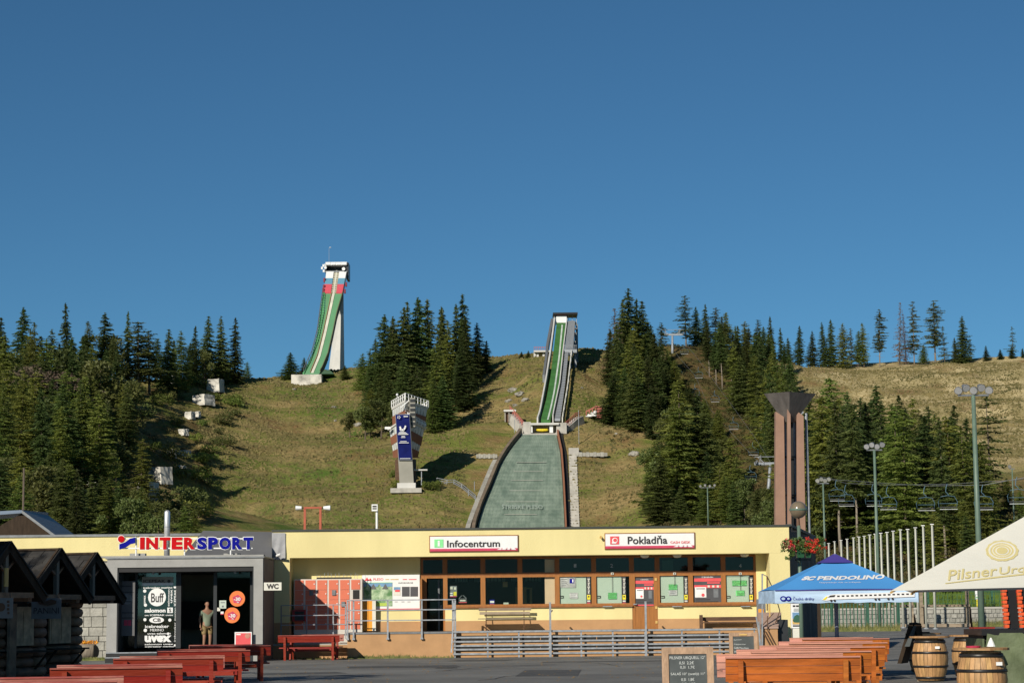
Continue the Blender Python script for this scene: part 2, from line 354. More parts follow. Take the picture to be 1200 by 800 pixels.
def corr(x, y):
    z = np.zeros(len(x)); w = np.ones(len(x))
    for T, fade in ((_T1, 7.0), (_T2, 9.0)):
        xl = np.interp(y, T[:, 0], T[:, 1]); xr = np.interp(y, T[:, 0], T[:, 2]); zz = np.interp(y, T[:, 0], T[:, 3])
        d = np.maximum(np.maximum(xl - x, x - xr), 0) + np.maximum(np.maximum(T[0, 0] - y, y - T[-1, 0]), 0) * 1.2
        s = np.clip(d / fade, 0, 1); s = s * s * (3 - 2 * s); k = s < w; z = np.where(k, zz, z); w = np.minimum(w, s)
    return z, w
def Hn(x, y):
    x = np.asarray(x, float); y = np.asarray(y, float); sh = x.shape; x = x.ravel(); y = y.ravel()
    xc = np.clip(x, -420, 420); yc = np.clip(y, -60, 850)
    out = np.zeros(len(x))
    for i in range(0, len(x), 20000):
        a = xc[i:i+20000]; b = yc[i:i+20000]
        r = np.sqrt((a[:, None] - _c[None, :, 0]) ** 2 + (b[:, None] - _c[None, :, 1]) ** 2)
        out[i:i+20000] = r @ _w[:_n] + _w[_n] + _w[_n+1] * a / 100 + _w[_n+2] * b / 100
    z = out
    amp = np.clip((z - 2) / 12, 0, 1) * corr(x, y)[1]
    for k, ph, a in _wv: z = z + amp * a * np.sin(k[0] * x + k[1] * y + ph)
    cz, cw, _ = corr(x, y)[0], corr(x, y)[1], 0
    z = cz * (1 - cw) + z * cw
    flat = np.clip((y - 171) / 6, 0, 1)                 # the square and everything before the stone wall is level
    z = np.maximum(z, 0) * flat + 0
    far = np.clip((np.hypot(np.abs(x) - np.minimum(np.abs(x), 420), np.maximum(y - 850, 0)) / 1500), 0, 1)
    return (z * (1 - far) + 8 * far * (y > 171)).reshape(sh)
def H(x, y): return float(Hn([x], [y])[0])
_Ds = np.arange(172, 760, 1.5)
def hit(px, py):
    d = fwd + rgt * ((px - 600) / F) + upv * ((400 - py) / F)
    t = _Ds / d.y; z = EYE.z + d.z * t; h = Hn(d.x * t, _Ds)
    k = np.nonzero(z <= h)[0]
    if not len(k): return None
    k = k[0]; return Vector((d.x * t[k], _Ds[k], h[k]))
def axis(fine0, fine1, step, far0, far1):
    a = list(np.arange(fine0, fine1 + .1, step)); s = step; v = fine1
    while v < far1: s *= 1.35; v += s; a.append(v)
    s = step; v = fine0
    while v > far0: s *= 1.35; v -= s; a.insert(0, v)
    return np.array(a)
gx = axis(-190, 200, 2.2, -6000, 6000); gy = np.concatenate([axis(20, 165, 8, -900, 160)[:], [170.5]]) ; gy = np.unique(np.concatenate([gy[gy < 170.6], axis(171.5, 700, 2.2, 171, 9000)]))
GX, GY = np.meshgrid(gx, gy); GZ = Hn(GX, GY) - .03
nx, ny = len(gx), len(gy)
vs = np.stack([GX.ravel(), GY.ravel(), GZ.ravel()], 1)
idx = np.arange(nx * ny).reshape(ny, nx)
fs = np.stack([idx[:-1, :-1].ravel(), idx[:-1, 1:].ravel(), idx[1:, 1:].ravel(), idx[1:, :-1].ravel()], 1)
me = bpy.data.meshes.new('hillside'); me.from_pydata(vs.tolist(), [], fs.tolist()); me.polygons.foreach_set('use_smooth', [True]*len(me.polygons))
hill = bpy.data.objects.new('hillside', me); C.objects.link(hill); hill['kind'] = 'structure'
def hill_mat():
    m = bpy.data.materials.new('dry_meadow'); m.use_nodes = True; n, l = m.node_tree.nodes, m.node_tree.links; b = n['Principled BSDF']; b.inputs['Roughness'].default_value = .95; b.inputs['Specular IOR Level'].default_value = .1
    g = n.new('ShaderNodeNewGeometry')
    def noise(sc, st=(1, 1, 1), det=6, rg=.6, off=(0, 0, 0)):
        mp = n.new('ShaderNodeMapping'); mp.inputs['Scale'].default_value = st; mp.inputs['Location'].default_value = off; l.new(g.outputs['Position'], mp.inputs[0])
        t = n.new('ShaderNodeTexNoise'); t.inputs['Scale'].default_value = sc; t.inputs['Detail'].default_value = det; t.inputs['Roughness'].default_value = rg; l.new(mp.outputs[0], t.inputs['Vector']); return t.outputs[0]
    def ramp(f, a, b_, c0=(0, 0, 0), c1=(1, 1, 1)):
        r = n.new('ShaderNodeValToRGB'); r.color_ramp.elements[0].position = a; r.color_ramp.elements[1].position = b_; r.color_ramp.elements[0].color = (*c0, 1); r.color_ramp.elements[1].color = (*c1, 1); l.new(f, r.inputs[0]); return r.outputs[0]
    def mix(f, a, c):
        x = n.new('ShaderNodeMix'); x.data_type = 'RGBA'; l.new(f, x.inputs[0])
        for s, v in ((6, a), (7, c)):
            if isinstance(v, tuple): x.inputs[s].default_value = (*v, 1)
            else: l.new(v, x.inputs[s])
        return x.outputs[2]
    green = ramp(noise(.35), .3, .7, (.105, .138, .026), (.205, .222, .052))
    dry = ramp(noise(.5, off=(40, 0, 0)), .3, .7, (.250, .178, .070), (.40, .30, .135))
    base = mix(ramp(noise(.055, (.6, 1.2, 1), 9, .72), .45, .57), green, dry)
    base = mix(ramp(noise(.16, (.25, 2.2, 1), 6, .7, (9, 9, 0)), .52, .72), base, dry)
    sx = n.new('ShaderNodeSeparateXYZ'); l.new(g.outputs['Position'], sx.inputs[0])
    def rng(o, a, b_):
        r = n.new('ShaderNodeMapRange'); r.inputs[1].default_value = a; r.inputs[2].default_value = b_; l.new(sx.outputs[o], r.inputs[0]); return r.outputs[0]
    straw = ramp(noise(.10, (1.2, .5, 1), 8, .7, (3, 5, 0)), .35, .68, (.26, .215, .085), (.66, .53, .29))
    mm = n.new('ShaderNodeMath'); mm.operation = 'MULTIPLY'; l.new(rng(0, 60, 84), mm.inputs[0]); l.new(rng(1, 370, 450), mm.inputs[1])
    base = mix(mm.outputs[0], base, straw)
    gs_ = n.new('ShaderNodeMath'); gs_.operation = 'MULTIPLY'; l.new(rng(0, -62, -48), gs_.inputs[0]); l.new(rng(0, -22, -36), gs_.inputs[1])
    gs2 = n.new('ShaderNodeMath'); gs2.operation = 'MULTIPLY'; l.new(gs_.outputs[0], gs2.inputs[0]); l.new(ramp(noise(.09, (1, .7, 1), 7, .7, (1, 8, 0)), .42, .62), gs2.inputs[1])
    base = mix(gs2.outputs[0], base, (.10, .155, .030))
    brn = ramp(noise(.07, (1, .8, 1), 8, .72, (31, 17, 0)), .52, .66); base = mix(brn, base, (.235, .15, .065))
    # rusty undergrowth below the trees of the right and left woods
    rust = ramp(noise(.4), .35, .65, (.085, .090, .026), (.16, .098, .042))
    m3_ = n.new('ShaderNodeMath'); m3_.operation = 'MULTIPLY'; l.new(rng(0, 20, 50), m3_.inputs[0]); l.new(rng(1, 420, 330), m3_.inputs[1])
    base = mix(m3_.outputs[0], base, rust)
    m4_ = n.new('ShaderNodeMath'); m4_.operation = 'MULTIPLY'; l.new(rng(0, 38, 44), m4_.inputs[0]); l.new(rng(0, 66, 58), m4_.inputs[1])
    base = mix(m4_.outputs[0], base, rust)
    m5_ = n.new('ShaderNodeMath'); m5_.operation = 'MULTIPLY'; l.new(rng(0, -64, -72), m5_.inputs[0]); l.new(ramp(noise(.07, off=(7, 7, 0)), .42, .6), m5_.inputs[1])
    base = mix(m5_.outputs[0], base, rust)
    base = mix(ramp(noise(.22, off=(77, 3, 0), rg=.75), .60, .72), base, (.27, .20, .12))
    l.new(base, b.inputs['Base Color'])
    bn = n.new('ShaderNodeTexNoise'); bn.inputs['Scale'].default_value = .9; bn.inputs['Detail'].default_value = 8; bn.inputs['Roughness'].default_value = .7; l.new(g.outputs['Position'], bn.inputs['Vector'])
    bp = n.new('ShaderNodeBump'); bp.inputs['Strength'].default_value = .9; bp.inputs['Distance'].default_value = .8; l.new(bn.outputs[0], bp.inputs['Height']); l.new(bp.outputs[0], b.inputs['Normal'])
    return m
hill.data.materials.append(hill_mat())
# asphalt square
M().box(-45, 62, -30, 168, -.02, .006).obj('square', 'asphalt', kind='structure')

# tussocks of long grass over the meadow
def tussocks():
    rs = np.random.RandomState(5); n = 60000
    px = rs.uniform(230, 1200, n); Y = rs.uniform(415, 608, n); X = (px - 600) / F * Y
    keep = ~((X > 27) & (X < 64)) & ~((X > -10) & (X < 11) & (Y < 486))
    X, Y = X[keep], Y[keep]; Z = Hn(X, Y); n = len(X)
    a = rs.uniform(0, PI, n); h = rs.uniform(.18, .55, n) * rs.uniform(.5, 1, n); w = rs.uniform(.15, .5, n)
    dx, dy = np.cos(a) * w, np.sin(a) * w * .4
    v = np.empty((n, 4, 3)); v[:, 0] = np.stack([X-dx, Y-dy, Z-.05], 1); v[:, 1] = np.stack([X+dx, Y+dy, Z-.05], 1)
    v[:, 2] = np.stack([X+dx*.5, Y+dy+.1, Z+h], 1); v[:, 3] = np.stack([X-dx*.6, Y-dy+.1, Z+h*.8], 1)
    m = M(); m.v = v.reshape(-1, 3).tolist(); i = np.arange(n) * 4
    m.f = np.stack([i, i+1, i+2, i+3], 1).tolist()
    m.obj('grass', mat('long_meadow_grass', (.13, .135, .04), .9, .45, .12, col2=(.30, .235, .10), stretch=(.5, 1.5, 1), detail=8, trans=.3), kind='stuff', label='dry tussocky grass over the sunny hillside', cat='grass')
tussocks()

# ================================================================== TREE KINDS
def leaf_tris(pts, rs, size, flat=.5, asp=.45, dirs=None):
    """one thin triangle per point, pointing roughly along dirs"""
    n = len(pts); d = dirs if dirs is not None else rs.normal(size=(n, 3))
    d = d / np.linalg.norm(d, axis=1)[:, None]
    s = rs.normal(size=(n, 3)); s[:, 2] *= flat; s -= (s * d).sum(1)[:, None] * d; s /= np.linalg.norm(s, axis=1)[:, None] + 1e-6
    L = size * rs.uniform(.6, 1.3, n)[:, None]
    v = np.empty((n, 3, 3)); v[:, 0] = pts - d*L*.4 + s*L*asp*.5; v[:, 1] = pts - d*L*.4 - s*L*asp*.5; v[:, 2] = pts + d*L*.6
    return v.reshape(-1, 3)
def conifer(seed, h=16, w=2.7, bare=.06, whorls=30, nb=8, droop=.35, dens=1.0, power=.75, leaf=.55, gap=0.0, irr=.2, tuft=4):
    rs = np.random.RandomState(seed); P_, D_ = [], []; ph = rs.uniform(0, 6.28, 3); lop = rs.uniform(.08, .22)
    for k in range(whorls):
        t = (k + rs.uniform(-.3, .3)) / whorls; t = min(max(t, 0), .99); z = h * (bare + (1 - bare) * t)
        rr = w * (1 - t) ** power * (1 + .13 * math.sin(t * 9 + ph[1]) + .08 * math.sin(t * 23 + ph[2])) * rs.uniform(1 - irr, 1 + irr * .6) * (min(1, .55 + t * 5)) + .10
        for b in range(max(3, int(nb * (1 - .45 * t)))):
            if rs.rand() < gap: continue
            az = 2 * PI * (b + rs.uniform(-.4, .4)) / nb + k * 1.7; r = rr * rs.uniform(.66, 1.16) * (1 + lop * math.sin(az + ph[0] + t * 5))
            if rs.rand() < .08: r *= 1.22
            m = max(2, int(r / .27 * dens)); jz = rs.uniform(-.42, .42); u = np.linspace(.12, 1, m)
            zz = z - droop * r * (u - .45 * u ** 2.4) + .25 * r * t + jz
            x = np.cos(az) * r * u; y = np.sin(az) * r * u
            base = np.stack([x, y, zz], 1)
            for q in range(tuft):
                side = rs.uniform(-1, 1, m) * (.30 * r * (1.08 - u) + .1)
                p = base + np.stack([-math.sin(az) * side, math.cos(az) * side, -rs.uniform(0, .18, m) * (1 - t * .6)], 1)
                d = np.stack([np.full(m, math.cos(az)) - math.sin(az) * np.sign(side) * .8, np.full(m, math.sin(az)) + math.cos(az) * np.sign(side) * .8, rs.uniform(-.75, .12, m)], 1)
                P_.append(p); D_.append(d)
    for q in range(8): P_.append(np.array([[0, 0, h - q * .13 + .05]])); D_.append(np.array([[rs.uniform(-.5, .5), rs.uniform(-.5, .5), .8]]))
    return leaf_tris(np.concatenate(P_), rs, leaf, .5, .42, np.concatenate(D_))
def clumps(seed, cl, leaf=.4, n=90, flat=.8):
    rs = np.random.RandomState(seed); A = []
    for (x, y, z, r) in cl:
        k = int(n * r * r) + 12; d = rs.normal(size=(k, 3)); d /= np.linalg.norm(d, axis=1)[:, None]
        q = r * rs.uniform(.55, 1.08, k)[:, None]; p = d * q * [1, 1, flat] + [x, y, z]
        A.append(leaf_tris(p, rs, leaf, 1, .7, d + rs.normal(size=(k, 3)) * .7))
    return np.concatenate(A)
def trunk_mesh(h, r, seed=0, limbs=0, bare=0.3, lim=1.5):
    rs = random.Random(seed); m = M(); n = 6
    pts = [(rs.uniform(-.07, .07) * (i > 0), rs.uniform(-.07, .07) * (i > 0), h * i / 6 - (.6 if i == 0 else 0)) for i in range(7)]
    m.tube(pts, [r * (1 - .88 * i / 6) * (1.25 if i == 0 else 1) for i in range(7)], n)
    for k in range(limbs):
        z = h * rs.uniform(bare * .5, .93); a = rs.uniform(0, 6.28); L = lim * (1 - z / h * .7) * rs.uniform(.5, 1.1)
        m.tube([(0, 0, z), (math.cos(a)*L*.6, math.sin(a)*L*.6, z - .02*L), (math.cos(a)*L, math.sin(a)*L, z + .1*L - .15)], [r*.22, r*.14, .015], 4)
    return m
PROTO = {}
def proto(kind, h, crown_v, crown_mat, trunk, bark='bark'):
    """a tree of its kind at the origin; the first placed tree IS this one"""
    t = thing(kind, '', 'tree')
    m = M(); m.v = crown_v.tolist(); n = len(crown_v) // 3; m.f = [(3*i, 3*i+1, 3*i+2) for i in range(n)]
    m.obj('crown', crown_mat, t); trunk.obj('trunk', bark, t, smooth=True)
    return [t, h, False]
rs_ = random.Random(11)
PROTO['spruce'] = [proto('spruce_tree', 16, conifer(s, 16, w, bare=b, whorls=46, nb=11, dens=1.2, droop=dr, irr=ir, leaf=.48), 'spruce', trunk_mesh(15.6, .2, s)) for s, w, b, dr, ir in ((1, 3.5, .02, .40, .2), (2, 2.9, .03, .45, .3), (3, 4.0, .02, .30, .2), (4, 3.3, .06, .5, .4), (5, 3.7, .10, .25, .45), (6, 2.7, .02, .55, .35))]
PROTO['talltrunk'] = [proto('spruce_tree', 20, conifer(s, 20, 2.6, bare=b, whorls=42, nb=10, dens=1.1, droop=.45, gap=.12, irr=.35, leaf=.5), 'spruce', trunk_mesh(19.6, .2, s, 26, .4, 1.1), 'bark_pale') for s, b in ((11, .34), (12, .28), (13, .42))]
PROTO['larch'] = [proto('larch_tree', 16, conifer(s, 16, w, bare=b, whorls=42, nb=10, dens=1.1, droop=.15, gap=.08, irr=.4, power=.62, leaf=.46), 'larch', trunk_mesh(15.6, .19, s, 14, .3, 1.4)) for s, w, b in ((21, 3.4, .05), (22, 3.0, .12), (23, 3.8, .04), (24, 3.3, .2))]
PROTO['pine'] = [proto('pine_tree', 16, conifer(s, 16, w, bare=b, whorls=32, nb=9, dens=1.1, droop=.02, gap=.2, irr=.5, power=.45, leaf=.48), 'pine', trunk_mesh(15.6, .2, s, 22, .3, 1.6), 'bark_pale') for s, w, b in ((31, 3.0, .18), (32, 2.5, .30))]
PROTO['sparse'] = [proto('pine_tree', 14, conifer(s, 14, w, bare=.18, whorls=22, nb=7, dens=.95, droop=.1, gap=.38, irr=.6, power=.5, leaf=.5), 'pine', trunk_mesh(13.7, .15, s, 22, .2, 1.3)) for s, w in ((41, 2.3), (42, 1.8))]
PROTO['dead'] = [proto('dead_spruce', 15, conifer(s, 15, 2.2, bare=.08, whorls=38, nb=9, dens=.9, droop=.4, gap=.3, irr=.4, leaf=.36, tuft=3), 'deadtree', trunk_mesh(14.8, .17, s, 50, .1, 1.4)) for s in (51,)]
def crowned(seed, w, h, n):
    r = random.Random(seed); return [(r.gauss(0, w*.42), r.gauss(0, w*.42), h*(.30 + .62*r.random()), w*r.uniform(.28, .5)) for _ in range(n)]
PROTO['broad'] = [proto('broadleaf_tree', 10, clumps(s, crowned(s, 2.9, 10, 16), .42, 120), 'leaf', trunk_mesh(7.5, .2, s, 10, .4, 1.8)) for s in (61, 62)]
PROTO['twiggy'] = [proto('bare_tree', 11, clumps(s, crowned(s, 3.2, 11, 14), .34, 55), 'twigs', trunk_mesh(9.5, .18, s, 40, .4, 2.6), 'bark_pale') for s in (71,)]
def shrubc(seed, n=6):
    r = random.Random(seed); return [(r.gauss(0, .75), r.gauss(0, .6), r.uniform(.35, 1.6), r.uniform(.45, .85)) for _ in range(n)]
PROTO['shrub'] = [proto('shrub', 2.4, clumps(s, shrubc(s), .26, 170, .9), mt, trunk_mesh(1.4, .05, s, 5, .2, .8)) for s, mt in ((81, 'leaf'), (82, 'larch'), (83, 'leaf'))]
CATS = {'shrub': 'shrub'}
def tree(kind, X, Y, h, label, group=None, var=None, wide=1.0, z=None):
    pr = PROTO[kind][var if var is not None else rs_.randrange(len(PROTO[kind]))]
    z = H(X, Y) - .1 if z is None else z
    s = h / pr[1]; sw = s * wide * rs_.uniform(.9, 1.12) if s > .6 else s * wide * 1.25
    if not pr[2]:
        o = pr[0]; KIDS(o); pr[2] = True; o['label'] = label; o.location = (X, Y, z); o.rotation_euler = (0, 0, rs_.uniform(0, 6.28)); o.scale = (sw, sw, s)
        if group: o['group'] = group
    else: o = dup(pr[0], (X, Y, z), rs_.uniform(0, 6.28), (sw, sw, s), label, group)
    o['category'] = CATS.get(kind, 'tree'); o.rotation_euler.x = rs_.uniform(-.035, .035); o.rotation_euler.y = rs_.uniform(-.035, .035)
    return o
def tree_top(kind, px, ty, D, label, group=None, var=None, wide=1.0):
    p = P(px, ty, D); g = H(p.x, p.y); return tree(kind, p.x, p.y, max(2.0, p.z - g + .1), label, group, var, wide)
def tree_at(kind, px, by, h, label, group=None, var=None, wide=1.0):
    p = hit(px, by)
    if p is None: return None
    return tree(kind, p.x, p.y, h, label, group, var, wide)

# ================================================================== TREES, one by one
GL = 'trees of the wood on the left hillside'
for k, (kd, px, ty, D, lb, wd) in enumerate([
    ('spruce', 3, 373, 462, 'dark spruce at the left edge of the picture on the skyline', 1), ('spruce', 27, 361, 455, 'tall pointed spruce second from the left on the skyline', .95),
    ('larch', 43, 378, 450, 'paler larch right of the second skyline spruce on the left', 1), ('larch', 62, 386, 455, 'pale larch leaning against the tallest left spruce', 1),
    ('spruce', 80, 355, 474, 'tallest dark narrow spruce of the left wood', .82), ('larch', 103, 377, 482, 'larch just right of the tallest left spruce', 1.05),
    ('spruce', 123, 367, 488, 'dark spruce midway between the tallest spruce and the bushy pine', .95), ('spruce', 150, 365, 496, 'narrow spruce tip above the bushy round pine', .7),
    ('pine', 163, 378, 494, 'broad bushy brownish pine in the middle of the left wood', 2.0), ('pine', 176, 388, 500, 'rounded pine beside the broad bushy pine', 1.7), ('spruce', 196, 386, 508, 'dark spruce right of the bushy pines', 1),
    ('larch', 214, 388, 516, 'light larch between two dark skyline spruces', 1.1), ('spruce', 228, 382, 524, 'dark spruce left of the three close ones above the concrete block', 1),
    ('spruce', 242, 371, 530, 'left one of three dark spruces above the big concrete block', .95), ('spruce', 260, 371, 532, 'middle one of three dark spruces above the big concrete block', .95),
    ('spruce', 276, 373, 535, 'right one of three dark spruces beside the meadow crest', .95), ('broad', 240, 408, 522, 'grey-green leafy tree below the three dark spruces', 1), ('larch', 290, 424, 548, 'small light conifer at the end of the left wood', 1.1),
    ('twiggy', 46, 420, 400, 'grey-brown half bare tree within the left wood', 1.5), ('twiggy', 68, 428, 402, 'bare twiggy tree next to the grey-brown one', 1.2), ('broad', 150, 438, 455, 'silvery green leafy tree below the bushy pine', 1.3), ('broad', 131, 452, 440, 'dense dark green leafy tree left of the silvery one', 1.2),
    ('larch', 166, 515, 345, 'bright larch alone in front of the concrete ruins', 1.0), ('larch', 92, 470, 380, 'tall larch in the middle of the left wood', 1.15), ('larch', 72, 505, 330, 'larch in front of the dark middle of the left wood', 1.15), ('larch', 40, 450, 370, 'big larch near the left edge of the picture', 1.2),
    ('talltrunk', 28, 470, 350, 'bare-stemmed spruce behind the dark shed', 1), ('larch', 12, 480, 345, 'larch at the left edge, halfway up the wood', 1.1)]):
    tree_top(kd, px, ty, D, lb, GL, None, wd)
# skyline limit of each wood, then fill below it
FILLED = []
def fill(n, poly, kinds, hmin, hmax, sky_, label, group, seed, mind=4.0):
    r = random.Random(seed); put = []; tries = 0
    xs = [p[0] for p in poly]; ys = [p[1] for p in poly]
    def inside(x, y):
        c = False; j = len(poly) - 1
        for i in range(len(poly)):
            if (poly[i][1] > y) != (poly[j][1] > y) and x < (poly[j][0]-poly[i][0])*(y-poly[i][1])/(poly[j][1]-poly[i][1]) + poly[i][0]: c = not c
            j = i
        return c
    while len(put) < n and tries < n * 30:
        tries += 1; px = r.uniform(min(xs), max(xs)); py = r.uniform(min(ys), max(ys))
        if not inside(px, py): continue
        p = hit(px, py)
        if p is None or any((p.x-q[0])**2 + ((p.y-q[1])*.6)**2 < mind**2 for q in put): continue
        h = r.uniform(hmin, hmax); lim = np.interp(px, [a for a, b in sky_], [b for a, b in sky_])
        zmax = P(px, lim, p.y).z
        if p.z + h > zmax: h = zmax - p.z
        if h < hmin * .6: continue
        put.append((p.x, p.y)); k = r.choice(kinds)
        FILLED.append((tree(k, p.x, p.y, h, '', group, None, r.uniform(.95, 1.2)), k, px, py, h, group))
LL = {'spruce': 'one of the dark spruces standing close together in the left wood', 'larch': 'one of the yellow-green larches mixed into the left wood', 'broad': 'one of the round leafy trees filling the left wood', 'talltrunk': 'one of the bare-stemmed spruces crowded in the left wood', 'pine': 'one of the pines mixed into the left wood'}
skyL = [(-30, 400), (30, 385), (60, 400), (110, 388), (170, 395), (230, 400), (280, 420), (300, 440)]
fill(34, [(-15, 470), (135, 455), (140, 480), (110, 520), (95, 600), (-15, 600)], ['spruce', 'spruce', 'larch', 'talltrunk', 'larch', 'broad'], 12, 17, skyL, LL, GL, 1, 4.5)
fill(5, [(160, 450), (225, 447), (225, 441), (160, 446)], ['spruce', 'larch', 'spruce'], 8, 12, skyL, LL, GL, 2, 4)
fill(26, [(-15, 600), (110, 590), (200, 605), (235, 625), (225, 660), (-15, 660)], ['larch', 'larch', 'spruce', 'broad'], 7, 12, [(-30, 520), (60, 530), (100, 555), (150, 560), (185, 582), (240, 600)], LL, GL, 3, 3.6)
fill(24, [(-10, 560), (0, 470), (130, 462), (160, 520), (150, 600)], ['larch', 'spruce', 'larch'], 13, 17, skyL, LL, GL, 27, 3.8)
fill(6, [(95, 500), (140, 475), (150, 520), (155, 600), (100, 600)], ['broad', 'broad', 'larch'], 4, 7, [(90, 470), (130, 460), (170, 500)], LL, GL, 17, 3.4)
fill(5, [(0, 480), (110, 460), (120, 500), (0, 560)], ['broad', 'twiggy', 'larch'], 8, 12, [(-10, 430), (130, 430)], {**LL, 'twiggy': 'one of the grey half-bare trees in the left wood'}, GL, 18, 4)
# isolated bushes on the slope of ruins
for k, (px, py, h) in enumerate([(198, 540, 4), (150, 478, 6), (237, 455, 4), (125, 545, 6), (120, 560, 5), (190, 478, 4.5), (152, 510, 4), (205, 500, 3), (228, 520, 3), (180, 530, 3), (214, 560, 4), (232, 545, 3), (222, 590, 4), (240, 500, 2.5), (250, 470, 2.5), (165, 490, 4), (185, 600, 4), (196, 470, 4), (210, 462, 4), (135, 500, 5), (243, 570, 3), (232, 610, 4)]):
    tree_at('shrub', px, py, h, ['broad green shrub above the lower large concrete block', 'tall shrub under the bushy pines', 'shrub left of the second concrete block', 'tall shrub in the wood left of the ruins', 'shrub below the tall one left of the ruins', 'shrub in the open grass left of the small concrete blocks', 'shrub halfway down left of the ruins', 'low shrub left of the broken concrete block', 'low shrub right of the middle ruins', 'low shrub left of the broken block, farther down', 'shrub below the flat concrete remnant', 'low shrub right of the flat remnant', 'shrub above the flue pipe', 'tiny shrub right of the low middle block', 'tiny shrub beside the third concrete block', 'shrub in the brown grass left of the middle ruins', 'shrub at the foot of the slope left of the flue pipe', 'shrub under the block standing apart', 'shrub right of the block standing apart', 'tall shrub on the brown patch at the wood edge', 'low shrub by the meadow edge above the letters', 'shrub by the meadow edge at the roof line'][k], 'shrubs between the concrete ruins', None, 1.2)
_r = random.Random(21)
for k in range(18):
    f = k / 17; tree_at('shrub', 278 - 62 * f + _r.uniform(-7, 5), 470 + 140 * f + _r.uniform(-4, 4), _r.uniform(1.6, 3.4), 'one of the low green shrubs massed along the left edge of the mown meadow', 'shrubs along the meadow edge', None, 1.5)
# two beside the tall jump
tree_top('spruce', 340, 413, 566, 'larger of the two small spruces left of the tall ski jump', None, 2, 1.5)
tree_top('spruce', 356.5, 419, 568, 'smaller of the two small spruces left of the tall ski jump', None, 0, 1.3)
for k, (px, ty, lb) in enumerate([(404, 428, 'tiny dark spruce at the foot of the tall jump pylon'), (611, 418, 'left one of two small firs beside the viewing platform'), (619, 414, 'right one of two small firs beside the viewing platform')]): tree_top('spruce', px, ty, 552, lb, None, 2, 1.5)
# clump left of the judges' tower
GC = 'trees of the dark clump behind the judges tower'
for kd, px, ty, D, lb, wd in [('spruce', 448, 369, 520, 'left pointed spruce of the dark clump', .95), ('spruce', 470, 361, 522, 'second pointed spruce of the dark clump', .9), ('spruce', 479, 355, 524, 'spruce with a thin double tip in the dark clump', .8),
    ('spruce', 492, 349, 526, 'high spruce left of the middle of the dark clump', .95), ('spruce', 503, 352, 528, 'high middle spruce of the dark clump', .9), ('spruce', 514, 360, 528, 'narrow spruce just right of the clump middle', .8), ('spruce', 521, 361, 530, 'narrow spruce left of the tallest one', .8),
    ('spruce', 534, 357, 530, 'spruce leaning on the tallest of the clump', .9), ('spruce', 543, 346, 532, 'tallest spruce at the right of the dark clump', 1.0), ('spruce', 560, 379, 538, 'lower spruce to the right of the tallest', 1.2), ('spruce', 570, 399, 540, 'lowest right spruce of the dark clump', 1.1), ('spruce', 459, 372, 520, 'spruce between the two pointed left ones', .9),
    ('larch', 425, 414, 538, 'pale young tree at the left foot of the clump', 1.3), ('larch', 511, 404, 488, 'light green tall larch in front of the dark clump', 1.0), ('spruce', 520, 440, 480, 'broad dark spruce in front of the clump above the tower shadow', 1.2), ('larch', 506, 450, 478, 'green larch right behind the judges tower', 1.1),
    ('larch', 434, 455, 490, 'light tree left of the judges tower', 1.2), ('broad', 447, 468, 482, 'round leafy tree left of the judges tower', 1.1), ('broad', 428, 470, 486, 'round leafy bushy tree farthest left under the clump', 1.0), ('broad', 410, 478, 490, 'low leafy tree at the left foot of the clump', 1.1), ('broad', 462, 470, 480, 'leafy tree directly behind the judges tower', .9)]:
    tree_top(kd, px, ty, D, lb, GC, None, wd)
LC = {'spruce': 'one of the dark spruces packed inside the clump behind the judges tower', 'larch': 'one of the larches inside the clump behind the judges tower'}
fill(30, [(438, 498), (520, 505), (545, 480), (570, 445), (450, 440), (430, 470)], ['spruce', 'spruce', 'spruce', 'larch'], 10, 18, [(425, 420), (448, 385), (480, 372), (545, 368), (560, 395), (575, 412)], LC, GC, 4, 3.4)
